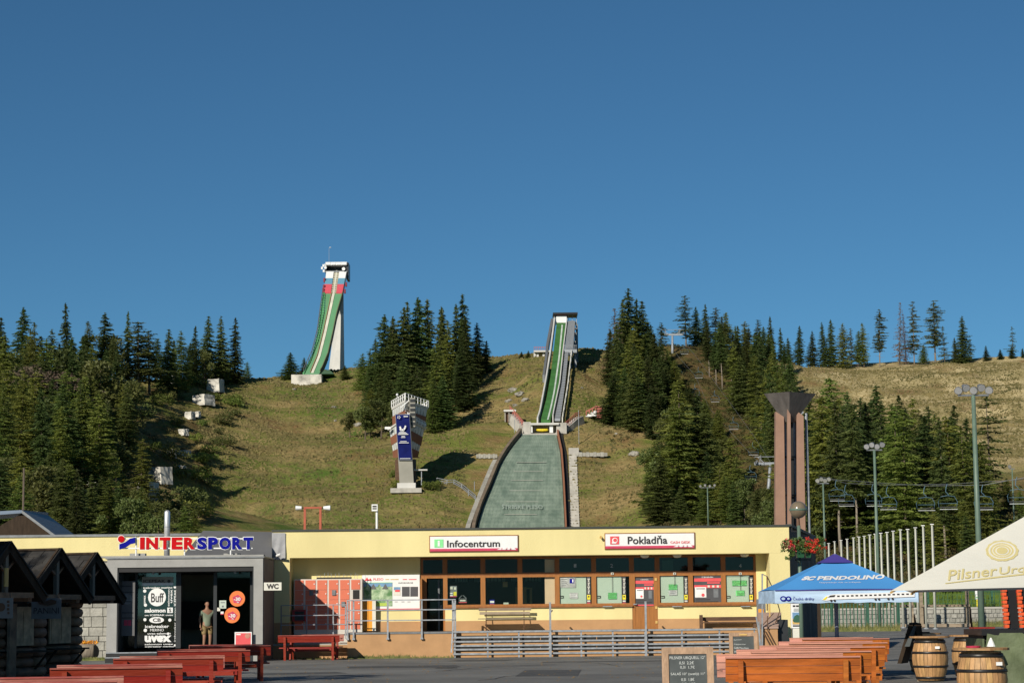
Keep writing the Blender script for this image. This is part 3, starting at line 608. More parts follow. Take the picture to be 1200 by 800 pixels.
# wood right of the small jump
GR = 'trees of the wood right of the small jump'
for kd, px, ty, D, lb, wd in [('spruce', 735, 339, 530, 'tallest conifer at the left end of the right wood', 1.15), ('dead', 719, 362, 522, 'brown dead spruce beside the tallest conifer of the right wood', 1.2), ('dead', 713, 385, 520, 'lower brown dead spruce at the left edge of the right wood', 1.3), ('spruce', 728, 352, 528, 'dark spruce just left of the tallest conifer', 1), ('spruce', 753, 354, 532, 'tall spruce right of the tallest conifer', 1.05),
    ('spruce', 744, 350, 532, 'spruce between the two tallest of the right wood', .9), ('pine', 774, 379, 560, 'small pine next to the upper lift pylon', 1.2), ('pine', 764, 392, 550, 'low pine left of the upper lift pylon', 1.2),
    ('spruce', 717, 440, 488, 'dense bluish dark spruce bending over the meadow edge', 1.9), ('spruce', 731, 452, 484, 'dark bushy spruce beside the bluish one', 1.6), ('spruce', 747, 440, 478, 'dark spruce above the meadow corner', 1.3), ('larch', 735, 410, 500, 'larch in front of the tallest conifers', 1.2),
    ('larch', 799, 447, 398, 'big light green larch with a long bare stem by the meadow', 1.25), ('spruce', 773, 535, 388, 'dark spruce in front of the long stemmed larch', 1.35), ('spruce', 817, 465, 404, 'dark spruce right of the long stemmed larch', 1.2), ('spruce', 825, 475, 400, 'second dark spruce right of the long stemmed larch', 1.2), ('larch', 790, 480, 396, 'larch left of the long stemmed one', 1.1),
    ('larch', 855, 513, 372, 'light larch above the cash desk roof', 1.2), ('larch', 843, 545, 365, 'lower larch left of the light larch above the roof', 1.2), ('broad', 872, 560, 360, 'leafy tree above the roof near the brown tower', 1.1), ('broad', 765, 515, 420, 'grey-green leafy tree at the meadow edge', .8), ('larch', 862, 535, 366, 'larch right of the light one above the roof', 1.0),
    ('pine', 803, 347, 580, 'tall pine right of the upper lift pylon on the skyline', 1.25), ('spruce', 816, 360, 585, 'spruce right of the tall skyline pine', 1.1), ('spruce', 826, 357, 585, 'second spruce right of the tall skyline pine', 1.0), ('pine', 838, 361, 588, 'dense pine at the middle of the right skyline', 1.3), ('larch', 851, 366, 585, 'larch at the middle of the right skyline', 1.2), ('spruce', 845, 371, 580, 'spruce in front of the middle skyline larch', 1.1),
    ('larch', 873, 377, 575, 'larch with an open crown left of the brown tower on the skyline', 1.2), ('pine', 887, 375, 592, 'flat topped pine on the skyline left of the brown tower', 1.1), ('spruce', 903, 371, 595, 'pointed thin spruce on the skyline above the brown tower', .85), ('spruce', 915, 384, 597, 'short spruce on the skyline above the bowl', .85), ('spruce', 894, 383, 585, 'spruce between the flat topped pine and the thin one', 1)]:
    tree_top(kd, px, ty, D, lb, GR, 2 if lb.startswith('dense bluish') else None, wd)
LR = {'spruce': 'one of the dark spruces standing close together in the right wood', 'larch': 'one of the light larches mixed into the right wood', 'talltrunk': 'one of the bare-stemmed spruces beside the lift line', 'pine': 'one of the pines mixed into the right wood', 'broad': 'one of the leafy trees mixed into the right wood'}
skyR = [(700, 400), (735, 365), (760, 372), (775, 400), (795, 385), (805, 365), (850, 378), (900, 390), (925, 405), (930, 440)]
fill(20, [(716, 492), (765, 520), (780, 480), (770, 430), (705, 430)], ['spruce', 'spruce', 'larch'], 11, 17, skyR, LR, GR, 5, 3.6)
fill(12, [(760, 615), (845, 620), (840, 560), (800, 500), (775, 540)], ['spruce', 'larch', 'spruce'], 9, 15, [(750, 540), (780, 500), (800, 462), (830, 500), (850, 540)], LR, GR, 6, 3.6)
fill(14, [(845, 625), (925, 640), (925, 600), (850, 590)], ['larch', 'spruce', 'broad'], 6, 10, [(840, 550), (880, 575), (925, 560)], LR, GR, 7, 3.6)
fill(34, [(818, 412), (846, 480), (870, 500), (900, 540), (930, 560), (930, 440), (890, 415)], ['spruce', 'talltrunk', 'larch', 'talltrunk', 'spruce'], 13, 18, skyR, LR, GR, 8, 3.8)
fill(22, [(780, 430), (796, 424), (826, 470), (850, 530), (800, 520), (775, 480)], ['spruce', 'larch', 'larch'], 7, 11, [(760, 400), (785, 410), (800, 440), (840, 480)], LR, GR, 9, 3.4)
fill(16, [(770, 600), (850, 610), (850, 540), (825, 510), (790, 520)], ['larch', 'spruce', 'larch', 'broad'], 9, 14, [(750, 540), (780, 490), (800, 462), (830, 500), (850, 530)], LR, GR, 14, 3.2)
fill(12, [(845, 480), (872, 500), (900, 545), (930, 560), (930, 520), (890, 460)], ['spruce', 'larch', 'talltrunk'], 13, 18, skyR, LR, GR, 15, 3.2)
fill(10, [(755, 612), (800, 616), (790, 580), (768, 560)], ['larch', 'broad', 'spruce'], 6, 11, [(750, 560), (770, 530), (800, 500)], LR, GR, 16, 3.0)
# skyline trees over the right meadow
GS = 'trees on the skyline above the right meadow'
for kd, px, ty, lb, wd in [('spruce', 936, 382, 'first spruce on the skyline right of the bowl', .85), ('spruce', 951, 388, 'lower broad spruce right of the first skyline spruce', 1), ('spruce', 965, 378, 'left one of two thin dark spruces on the meadow skyline', .75), ('spruce', 974, 375, 'right one of two thin dark spruces on the meadow skyline', .8), ('larch', 987, 379, 'open pale larch on the meadow skyline', 1), ('pine', 997, 385, 'thin pine stem between two larches on the skyline', .6), ('larch', 1011, 379, 'rounder larch left of the tall pine on the skyline', 1.1), ('larch', 1004, 388, 'short larch beside the rounder one', .9),
    ('pine', 1029, 364, 'tall pine with layered crown on the skyline', .95), ('dead', 1052, 355, 'tall brown dead spruce on the skyline', .85), ('dead', 1060, 368, 'lower brown dead spruce beside the tall dead one', 1), ('pine', 1069, 354, 'dark pine just right of the dead spruces', .8), ('larch', 1082, 404, 'short round larch right of the dead spruces', 1.6), ('pine', 1094, 354, 'tall pine with the widest crown on the right skyline', 1.15), ('sparse', 1106, 382, 'nearly bare small pine beside the wide crowned one', 1),
    ('spruce', 1127, 371, 'tall bushy spruce standing alone on the right skyline', 1.05), ('spruce', 1119, 396, 'lower spruce at the left foot of the bushy one', 1), ('spruce', 1155, 405, 'small pointed spruce at the far right of the skyline', 1.1), ('spruce', 1172, 409, 'tiny spruce left of the bent sparse pine', 1.4), ('sparse', 1186, 382, 'bent sparse pine near the right edge of the skyline', 1), ('spruce', 1185, 406, 'low dark spruce under the sparse pine', 1.3), ('spruce', 1198, 408, 'small spruce at the right edge of the skyline', 1.1), ('sparse', 1136, 400, 'leafless little stem right of the bushy spruce', .6), ('spruce', 924, 396, 'spruce straight above the left rim of the meadow', 1)]:
    tree_top(kd, px, ty, 616, lb, GS, None, wd)
# the wood in front of the right meadow
GM = 'trees of the wood behind the flagpoles'
for kd, px, ty, D, lb, wd in [('larch', 970, 444, 330, 'tall light larch highest in the wood behind the lamps', 1.15), ('larch', 948, 468, 320, 'larch directly right of the brown tower', 1.2), ('larch', 930, 484, 315, 'larch half hidden by the brown tower', 1.2), ('talltrunk', 990, 460, 300, 'bare-stemmed spruce beside the tall light larch', 1.1), ('talltrunk', 1005, 466, 295, 'second bare-stemmed spruce behind the short lamp', 1.1), ('talltrunk', 983, 478, 270, 'pale-stemmed spruce in front behind the short lamp', 1.0),
    ('spruce', 1032, 453, 310, 'pointed dark spruce above the middle floodlight', 1.1), ('spruce', 1020, 468, 312, 'dark spruce left of the pointed one', 1.05), ('spruce', 1052, 464, 305, 'dark spruce right of the pointed one', 1.1), ('larch', 1074, 468, 300, 'larch midway between the two tall floodlights', 1.15), ('spruce', 1063, 478, 295, 'dark spruce left of the midway larch', 1.1), ('talltrunk', 1090, 476, 280, 'bare-stemmed spruce whose pale stem shows above the flagpoles', 1.2), ('larch', 1098, 486, 300, 'larch behind the pale stem', 1.1),
    ('spruce', 1120, 476, 290, 'pointed spruce left of the tallest floodlight', 1.15), ('spruce', 1132, 490, 285, 'spruce just left of the tallest floodlight', 1.1), ('sparse', 1157, 461, 300, 'open spindly larch right of the tallest floodlight', 1.3), ('larch', 1150, 520, 280, 'larch behind the tallest floodlight', 1), ('larch', 1180, 560, 290, 'low larch at the right edge of the wood', 1.1), ('larch', 1196, 572, 280, 'lowest larch at the right picture edge', 1.1)]:
    tree_top(kd, px, ty, D, lb, GM, None, wd)
LM = {'spruce': 'one of the dark spruces crowded behind the flagpoles', 'larch': 'one of the light larches crowded behind the flagpoles', 'talltrunk': 'one of the bare-stemmed spruces crowded behind the flagpoles', 'broad': 'one of the leafy trees behind the flagpoles'}
skyM = [(925, 500), (950, 480), (970, 462), (1010, 475), (1032, 468), (1060, 480), (1100, 490), (1125, 488), (1150, 515), (1175, 565), (1210, 580)]
fill(30, [(930, 600), (1170, 600), (1205, 625), (1205, 660), (930, 655)], ['spruce', 'talltrunk', 'spruce', 'larch', 'talltrunk'], 15, 20, skyM, LM, GM, 10, 3.4)
fill(8, [(1000, 665), (1205, 660), (1205, 676), (1000, 676)], ['larch', 'broad', 'spruce'], 4, 8, [(925, 590), (1020, 560), (1060, 620), (1100, 590), (1200, 570)], LM, GM, 12, 3)
fill(14, [(890, 640), (960, 650), (960, 622), (890, 615)], ['larch', 'broad'], 5, 8, [(880, 580), (960, 560), (1000, 600)], LM, GM, 13, 3.0)
# every filled tree gets a label of its own: kind, size, height on the slope, what it stands above, place among its like
WOOD = {GL: ('left wood', [(-99, 'at the left picture edge'), (14, 'above the dark shed ridge'), (42, 'above the shed roof'), (70, 'above the kiosks'), (100, 'above the stone wall'), (128, 'above the red lettering ball'), (158, 'above the red shop letters'), (196, 'right of the flue pipe'), (232, 'at the meadow edge')]),
        GC: ('middle clump', [(-99, 'left of the tower'), (452, 'above the tower banner'), (484, 'just right of the tower top'), (510, 'above the tower shadow'), (540, 'at the right end')]),
        GR: ('right wood', [(-99, 'beside the red hut'), (728, 'above the Pokladňa sign'), (752, 'along the lower meadow edge'), (778, 'under the upper lift pylon'), (800, 'left of the lift clearing'), (822, 'above the ticket windows'), (846, 'right of the lift clearing'), (870, 'above the lower lift pylon'), (894, 'directly left of the brown tower'), (918, 'behind the brown tower')]),
        GM: ('flagpole wood', [(-99, 'right beside the brown tower'), (958, 'behind the shortest floodlight'), (985, 'above the blue parasol top'), (1012, 'behind the middle floodlight'), (1045, 'above the flagpole row'), (1080, 'above the last flagpoles'), (1112, 'left of the tallest floodlight'), (1146, 'right of the tallest floodlight'), (1180, 'at the right picture edge')])}
KN = {'spruce': 'dark spruce', 'larch': 'yellow-green larch', 'talltrunk': 'bare-stemmed spruce', 'broad': 'round leafy tree', 'twiggy': 'grey half-bare tree', 'pine': 'pine'}
_by = {}
for o, k, px, py, h, g in FILLED:
    wn_, lm = WOOD[g]; l_ = [t[1] for t in lm if t[0] <= px][-1]; row = 'high' if py < 470 else 'halfway up' if py < 540 else 'low' if py < 600 else 'lowest'
    _by.setdefault((k, wn_, l_, row), []).append((px, h, o))
OR = ['first', 'second', 'third', 'fourth', 'fifth', 'sixth', 'seventh', 'eighth', 'ninth', 'tenth', 'eleventh', 'twelfth']
for (k, wn_, l_, row), L in _by.items():
    L.sort(key=lambda t: t[0]); n = len(L)
    for i, (px, h, o) in enumerate(L):
        pre = '' if n == 1 else ('left ' if i == 0 else 'right ') if n == 2 else ('left ', 'middle ', 'right ')[i] if n == 3 else OR[min(i, 11)] + ' from left '
        o['label'] = f"{pre}{KN[k]} {row} in {wn_}, {l_}"
# undergrowth: one carpet
def under():
    rs = np.random.RandomState(8); X, Y = [], []
    def strip(n, x0, x1, y0, y1):
        px = rs.uniform(x0, x1, n); yy = rs.uniform(y0, y1, n); X.append((px - 600)/F*yy); Y.append(yy)
    strip(2400, 775, 930, 300, 590); strip(1800, 925, 1215, 186, 330); strip(300, 880, 960, 215, 300); strip(1100, -10, 235, 230, 540); strip(160, 425, 560, 480, 540); strip(150, 700, 770, 470, 550)
    X = np.concatenate(X); Y = np.concatenate(Y)
    px = X / Y * F + 600; Z = Hn(X, Y)
    cl = [(x, y, z + .2, r) for x, y, z, r in zip(X, Y, Z, rs.uniform(.3, 1.0, len(X)))]
    v = clumps(9, cl, .34, 34, .7); m = M(); m.v = v.tolist(); m.f = [(3*i, 3*i+1, 3*i+2) for i in range(len(v)//3)]
    m.obj('undergrowth', mat('mixed_undergrowth', (.075, .09, .022), .8, .3, .12, col2=(.15, .095, .04), detail=7, trans=.2, thr=(.45,.7)), kind='stuff', label='green and rusty undergrowth below the trees', cat='undergrowth')
under()

# ================================================================== SMALL SKI JUMP (middle)
def DL(py): return 416 + 58 * (625 - py) / 113          # distance of the landing slope
def lp(px, py, up=0.0):
    p = P(px, py, DL(py)); return Vector((p.x, p.y, p.z + up))
def lerp_tab(tab, y): 
    ys = [t[1] for t in tab]; xs = [t[0] for t in tab]; return float(np.interp(y, ys, xs))
LB = [(611, 512), (597.5, 529), (586.5, 546), (575.5, 574), (566, 595), (559.5, 618), (557, 640)]
RB = [(652, 511), (656.5, 532), (659, 566), (661.5, 618), (662, 640)]
WL = [(609.5, 508), (599, 519), (587, 535), (579.5, 549), (569, 574), (558.5, 600), (552, 618), (548, 640)]
t = thing('landing_slope', 'long green plastic-matted landing slope of the smaller ski jump', 'ski jump slope', lp(610, 618))
ys = np.concatenate([np.arange(510, 642, 1.6)])
prev = None
rows = []
for i in range(len(ys) - 1):
    y0, y1 = ys[i+1], ys[i]                              # lower edge, upper edge
    a, b_ = lp(lerp_tab(LB, y0), y0, .34), lp(lerp_tab(RB, y0), y0, .34); c, d = lp(lerp_tab(RB, y1), y1, .20), lp(lerp_tab(LB, y1), y1, .20)
    rows.append((a, b_, c, d))
mm_ = M()
for a, b_, c, d in rows:
    mm_.add([a, b_, c, d, a - Vector((0, 0, .3)), b_ - Vector((0, 0, .3))], [(0, 1, 2, 3), (4, 5, 1, 0)])
K['mat_green'] = mat('green_plastic_brush_mat', (.150, .215, .170), .85, .2, .3, .5, col2=(.25, .31, .25), stretch=(2.2, .6, .6), detail=8, bscale=3)
o = mm_.obj('brush_mat', 'mat_green', t, kind='stuff')
jn = M()                                                  # joints between neighbouring mats
for k in range(1, 22):
    f = k / 22
    for i in range(0, len(rows), 1):
        a, b_, c, d = rows[i]
        p0 = a.lerp(b_, f + .004 * math.sin(i * 1.7 + k)); p1 = d.lerp(c, f + .004 * math.sin(i * 1.7 + k)); 
        jn.add([p0 + Vector((-.04, -.01, .02)), p0 + Vector((.04, -.01, .02)), p1 + Vector((.04, 0, .02)), p1 + Vector((-.04, 0, .02))], [(0, 1, 2, 3)])
jn.obj('mat_seam', mat('dark_mat_seam', (.11, .165, .13), .8), t, kind='stuff')
for x0, x1, y in ((605, 640, 544), (602, 637, 554.5), (599, 636, 565), (597, 634, 577), (593, 631, 590), (591, 629, 605)):
    M().bar(lp(x0, y, .46), lp(x1, y, .46), .13, .06).obj('distance_line', 'concrete', t)
vs_, fs_ = glyphs('ŠTRBSKÉ PLESO', .01); A0 = lp(588, 599.5, .62); B0 = lp(636, 599.5, .62); V0 = lp(588, 595.3, .95) - A0
M().faces_on(vs_, fs_, A0, B0 - A0, V0).obj('slope_lettering', mat('faded_lettering', (.30, .36, .31), .8), t)
def band(pts, w, h, name, m, parent, dx=0, side=0, smooth=False):
    mb = M()
    for i in range(len(pts) - 1):
        a, b_ = Vector(pts[i]), Vector(pts[i+1]); mb.bar(a + Vector((0, 0, h/2 - .3)), b_ + Vector((0, 0, h/2 - .3)), w, h + .6)
    return mb.obj(name, m, parent)
yy = list(np.arange(508, 642, 6))
K['board_brown'] = mat('brown_side_boards', (.19, .145, .10), .8, .25, .5)
band([lp((lerp_tab(WL, y) + lerp_tab(LB, max(y, 512))) / 2, y) for y in yy], .65, 1.3, 'side_boards', 'board_brown', t)
band([lp(lerp_tab(RB, max(y, 511)) + 1.6, y) for y in yy], .35, 1.0, 'side_boards', mat('rusty_side_rail', (.30, .13, .07), .8), t)
band([lp(lerp_tab(RB, max(y, 511)) + 4.5, y) for y in yy], 1.1, .15, 'drain', 'dark', t)
st = thing('service_steps', 'pale concrete steps running up the right side of the landing slope', 'steps', lp(672, 618))
for i, y in enumerate(np.arange(532, 632, 3.2)):
    p = lp(671 + (y-532)*.035, y, .25); M().box(p.x - .85, p.x + .85, p.y - .55, p.y + .75, p.z - 1, p.z).obj('step', 'concrete', st)
p = lp(673, 532); M().box(p.x - 1.2, p.x + 1.0, p.y, p.y + 2, p.z - 1, p.z + 1.4).obj('top_landing', 'concrete', st)
wk = thing('stone_gutter', 'stone gutter path down the left side of the landing slope', 'path', lp(560, 600))
for y in np.arange(541, 632, 4.2):
    p = lp(lerp_tab(WL, y) - 3.2, y, .22); p2 = lp(lerp_tab(WL, y + 4) - 3.2, y + 4, .22); M().bar(p, p2, .9, .7).obj('kerb_stone', 'stone', wk)
for x0, x1, y, lb in ((558, 583, 536, 'stone drainage ledge left of the landing slope'), (674, 712, 534, 'stone drainage ledge right of the landing slope')):
    a, b_ = lp(x0, y, .3), lp(x1, y, .3); mb = M(); n = 9
    t2 = thing('drainage_ledge', lb, 'ledge', a)
    for k in range(n): mb = M(); q = a.lerp(b_, k/n); q2 = a.lerp(b_, (k+.93)/n); mb.bar(q, q2, .9, .8 + .2*(k % 2)); mb.obj('stone', 'stone', t2)
# guard rails
def railing(name, pts, h, label, cat, m='steel', spacing=1, r=.05, rails=(1.0, .5), group=None):
    t3 = thing(name, label, cat, pts[0], group)
    for p in pts: p = Vector(p); M().tube([p - Vector((0, 0, .3)), p + Vector((0, 0, h))], r, 6).obj('post', m, t3)
    for f in rails: M().tube([Vector(p) + Vector((0, 0, h * f)) for p in pts], r * .8, 6).obj('rail', m, t3)
    return t3
gpts = [(512, 566), (524, 568.5), (532, 568), (541, 573), (549, 579.5), (557, 586)]
railing('handrail', [lp(x, y) for x, y in gpts], 1.1, 'bent grey handrail crossing the grass from the judges tower to the landing slope', 'railing', 'steel', rails=(1.0, .6, .3), r=.09)
for px, y, h in ((678.5, 520, 7.5), (603, 507, 3), (556, 575, 2)):
    p = lp(px, y); M().tube([p, p + Vector((0, 0, h))], .07, 6).obj('marker_post', 'steel', kind=None, label={678.5: 'thin tall grey pole beside the takeoff block of the small jump', 603: 'short pole at the upper left corner of the landing slope', 556: 'short marker post on the left edge of the landing slope'}[px], cat='pole', loc=p)
# takeoff block
D0 = 476
tk = thing('takeoff_block', 'concrete takeoff building with open front under the small jump', 'building', P(638, 508, D0))
def rb(m, *a, **k): return m.rbox(*a, **k)
M().rbox(610, 507.5, 655, 511.5, D0 - 1.2, 3).obj('knoll_edge', 'concrete', tk)
M().rbox(613, 494, 622, 508, D0, 7).obj('wall', 'concrete', tk)
M().rbox(652, 495, 664, 508, D0, 7).obj('wall', 'concrete', tk)
M().rbox(621.5, 495.2, 655, 497.6, D0 - .6, 7).obj('roof_slab', 'concrete_white', tk)
M().rbox(622, 497.6, 652, 508, D0 + 2.6, 1).obj('back_wall', 'interior_pale', tk)
M().rbox(621.6, 497.6, 624, 506.8, D0 + .2, .8).obj('pier', 'white', tk)
M().rbox(644, 497.6, 648, 506.8, D0 + .2, .8).obj('pier', 'white', tk)
c0, c1 = P(628.5, 503.2, D0 + 1.2), P(642.5, 503.2, D0 + 1.2)
M().tube([c0, c0.lerp(c1, .12), c0.lerp(c1, .5) - Vector((0,0,.08)), c0.lerp(c1, .88), c1], [.2, .38, .42, .38, .2], 10).obj('crash_mat', 'yellow_mat', smooth=True, label='yellow crash mat rolled under the roof of the takeoff block', cat='mat', loc=c0)
# stairs either side with red-brown railings
for pts, lb in (([(619, 507), (613, 499), (607, 491.5), (601, 485), (597, 481)], 'concrete ramp with red-brown railing left of the takeoff block'), ([(655, 506), (662, 501), (669, 495), (675, 489.5), (681, 487)], 'concrete ramp with red-brown railing right of the takeoff block')):
    q = [P(x, y, D0 + 1 + i * 2.0) for i, (x, y) in enumerate(pts)]
    t3 = thing('ramp', lb, 'ramp', q[0])
    mb = M()
    for a, b_ in zip(q, q[1:]): mb.bar(a - Vector((0, 0, 1.2)), b_ - Vector((0, 0, 1.2)), 1.6, 2.2)
    mb.obj('ramp_slab', 'concrete', t3)
    for i, (a, b_) in enumerate(zip(q, q[1:])):
        for f in (0, .33, .66):
            c = a.lerp(b_, f); M().box(c.x-.07, c.x+.07, c.y-.8, c.y-.66, c.z-.3, c.z+1.1).obj('post', 'red_wood', t3)
    for hgt in (1.0, .5):
        mb = M()
        for a, b_ in zip(q, q[1:]): mb.bar(a + Vector((0, -.75, hgt)), b_ + Vector((0, -.75, hgt)), .12, .16)
        mb.obj('rail', 'red_wood', t3)
q = P(598, 482, D0+7); hut_ = thing('coach_stand', 'small open coaches stand with flat pale roof left above the takeoff', 'shelter', q)
M().box(q.x-1.5, q.x+1.3, q.y-1, q.y+1.5, q.z-.1, q.z+.35).obj('roof', 'concrete_white', hut_)
for dx in (-1.2, -.3, .9): M().box(q.x+dx-.08, q.x+dx+.08, q.y-.6, q.y-.45, q.z-2.4, q.z-.1).obj('post', 'concrete', hut_)
M().box(q.x-1.1, q.x+1.0, q.y, q.y+1.2, q.z-2.4, q.z-.1).obj('cabin', 'brown_wood', hut_)
# red and white starter hut on the right meadow
q = P(704, 488, 489); rh = thing('red_hut', 'small red hut with white stepped base and railing on the right meadow', 'hut', q)
a, b_, c, d = R(699.5, 475.5, 706.5, 488, 489); M().box(a, b_, 489, 491, c - .6, d).obj('wall', 'red_wood', rh)
a, b_, c, d = R(686.5, 483, 699, 488, 489); M().slab([(a, 488.9, c), (b_ , 488.9, c), (b_, 488.9, P(699, 480, 489).z), (a, 488.9, P(687, 486.5, 489).z)], (0, 2, 0)).obj('base', 'white', rh)
for k in range(4):
    x = 687 + k * 3.6; u, v = P(x, 486.5 - k * 1.9, 488.7), P(x, 482 - k * 1.9, 488.7); M().bar(u, v, .18).obj('post', 'red_wood', rh)
M().bar(P(686.5, 482.2, 488.7), P(699.5, 475.6, 488.7), .16, .3).obj('rail', 'red_wood', rh)
# inrun
def DI(py): return 482 + 65 * (492 - py) / 120
def ip(px, py, up=0): p = P(px, py, DI(py)); return Vector((p.x, p.y, p.z + up))
GLt = [(652.5, 378), (645.3, 440), (640.3, 467), (634, 490.7)]; GRt = [(663.7, 378), (657.7, 440), (653, 463), (645, 489.8)]
SP = [(658.8, 382), (655.4, 418), (649.7, 458), (646, 476), (642, 491.8)]
ir = thing('ski_jump', 'smaller ski jump inrun with green track and stairs in the middle of the hill', 'ski jump', ip(640, 491))
def strip_obj(la, ra, y0, y1, up, th, name, m, n=26, sag=True):
    mb = M(); Y_ = np.linspace(y0, y1, n); prev = None
    for y in Y_:
        a, b_ = ip(lerp_tab(la, y), y, up), ip(lerp_tab(ra, y), y, up)
        if prev: mb.hexa([prev[0]-Vector((0,0,th)), prev[1]-Vector((0,0,th)), b_-Vector((0,0,th)), a-Vector((0,0,th)), prev[0], prev[1], b_, a])
        prev = (a, b_)
    return mb.obj(name, m, ir)
def sh(tab, dx): return [(x + dx, y) for x, y in tab]
strip_obj(GLt, GRt, 491, 378, 0, .8, 'track', 'track_green')
strip_obj(sh(SP, -.9), sh(SP, .9), 491.5, 381, .12, .1, 'ice_track', mat('pale_grey_track_groove', (.50, .56, .50), .6, .15, .5))
for k, y in enumerate((391, 400, 411, 424, 437, 452, 468)): M().bar(ip(lerp_tab(GLt, y), y, .03), ip(lerp_tab(GRt, y), y, .03), .15, .05).obj('mat_joint', mat('light_green_joint', (.10, .24, .08), .8) if k == 0 else 'track_green', ir)
LW = [(651, 371), (645.5, 415), (639.7, 451), (633.3, 485), (630.5, 493)]
strip_obj(sh(LW, -1.5), sh(LW, .2), 493, 371, .8, 2.2, 'side_wall', 'concrete_white')
LW2 = [(647.5, 371), (641, 405), (640, 418), (637, 440)]
strip_obj(sh(LW2, -1.2), sh(LW2, 1.4), 440, 374, .2, 2.0, 'outer_walkway', 'steel_dark')
RW = [(664, 376), (659, 417), (655.5, 451), (647.5, 489)]
strip_obj(sh(RW, -.2), sh(RW, 1.0), 490, 374, .8, 2.0, 'side_wall', 'concrete_white')
S1 = [(665.5, 378), (661.8, 412)]; S2 = [(674, 378), (671.5, 412)]
strip_obj(S1, S2, 412, 377, .3, 1.3, 'stair_flight', 'steel')
for k in range(14): y = 379 + k * 2.4; M().bar(ip(lerp_tab(S1, y)+.2, y, .36), ip(lerp_tab(S2, y)-.2, y, .36), .18, .14).obj('tread', 'steel_dark', ir)
S3 = [(661.5, 412), (657.5, 452), (650, 491)]; S4 = [(666.2, 412), (662, 452), (656.5, 491)]
strip_obj(S3, S4, 491, 412, .1, .5, 'stair_flight', 'steel')
for k in range(26): y = 414 + k * 3; M().bar(ip(lerp_tab(S3, y)+.2, y, .2), ip(lerp_tab(S4, y)-.2, y, .2), .14, .14).obj('tread', 'steel_dark', ir)
S5 = [(670, 412), (665.5, 452), (659, 492)]
strip_obj(sh(S5, -.6), sh(S5, .5), 492, 412, .6, 1.1, 'side_wall', 'offwhite')
for k in range(10): 
    y = 418 + k * 8; p = ip(lerp_tab(S5, y) + .9, y, .5); M().tube([p, p + Vector((0, 0, 1.3))], .05, 5).obj('rail_post', 'steel', ir)
# start house
DT = 545
M().rbox(648, 366, 677, 368.2, DT - 1.5, 7).obj('roof', 'black', ir)
M().rbox(651.8, 370, 664, 378, DT - .6, 4).obj('start_hut', 'white', ir)
M().rbox(651.8, 368.2, 664, 370, DT - .6, 4).obj('fascia', mat('red_fascia', (.40, .09, .06), .7), ir)
for x in (666, 670.5, 675.5): M().rbox(x - .35, 368.2, x + .35, 378, DT + .3, .25).obj('roof_post', 'steel', ir)
M().rbox(664.3, 377, 676, 378.6, DT - .5, 4).obj('start_platform', 'steel', ir)
M().rbox(649, 368.2, 651.2, 380, DT, 3).obj('lattice_side', 'steel_dark', ir)
M().rbox(661, 409.2, 676, 413.2, DI(412) - .3, 2.6).obj('rest_platform', 'steel', ir)
for x in (668.5, 674.5):
    p = P(x, 413, DI(412) + 1.2); M().box(p.x-.2, p.x+.2, p.y, p.y+.4, H(p.x, p.y+4) - 3, p.z).obj('support_post', 'steel', ir)
for x, y in ((676, 382), (674.5, 392), (673.5, 402)):
    p = P(x, y, DI(y) + 1.5); M().box(p.x-.25, p.x+.25, p.y, p.y+.5, H(p.x, p.y+6) - 4, p.z + .6).obj('support_post', 'steel_dark', ir)
M().rbox(674, 384, 677, 385.3, DI(384) - .4, 2).obj('side_balcony', 'steel_dark', ir)
for i in range(9):
    p = P(661.5 + i*1.7, 409, DI(412) - .3); M().tube([p, p + Vector((0, 0, 1.1))], .05, 5).obj('rail_post', 'steel', ir)
M().bar(P(661, 404.7, DI(412) - .3), P(676, 404.7, DI(412) - .3), .07).obj('rail', 'steel', ir)
# viewing platform left of it
q = P(634, 412, 556); vp = thing('viewing_platform', 'flat viewing platform on posts left of the small jump start', 'platform', q)
M().rbox(625.5, 410.3, 644, 412.3, 553, 5).obj('deck', 'concrete_white', vp)
for x in (626.6, 630, 637): p = P(x, 412.3, 554); M().box(p.x-.28, p.x+.28, p.y, p.y+.5, H(p.x, p.y)-2, p.z).obj('post', 'concrete_white', vp)
for k in range(8): p = P(626 + k * 2.4, 410.4, 553.1); M().tube([p, p + Vector((0, 0, 1.0))], .06, 5).obj('rail_post', 'red_wood', vp)
M().bar(P(626, 406.8, 553.1), P(643, 406.8, 553.1), .1).obj('rail', 'red_wood', vp)
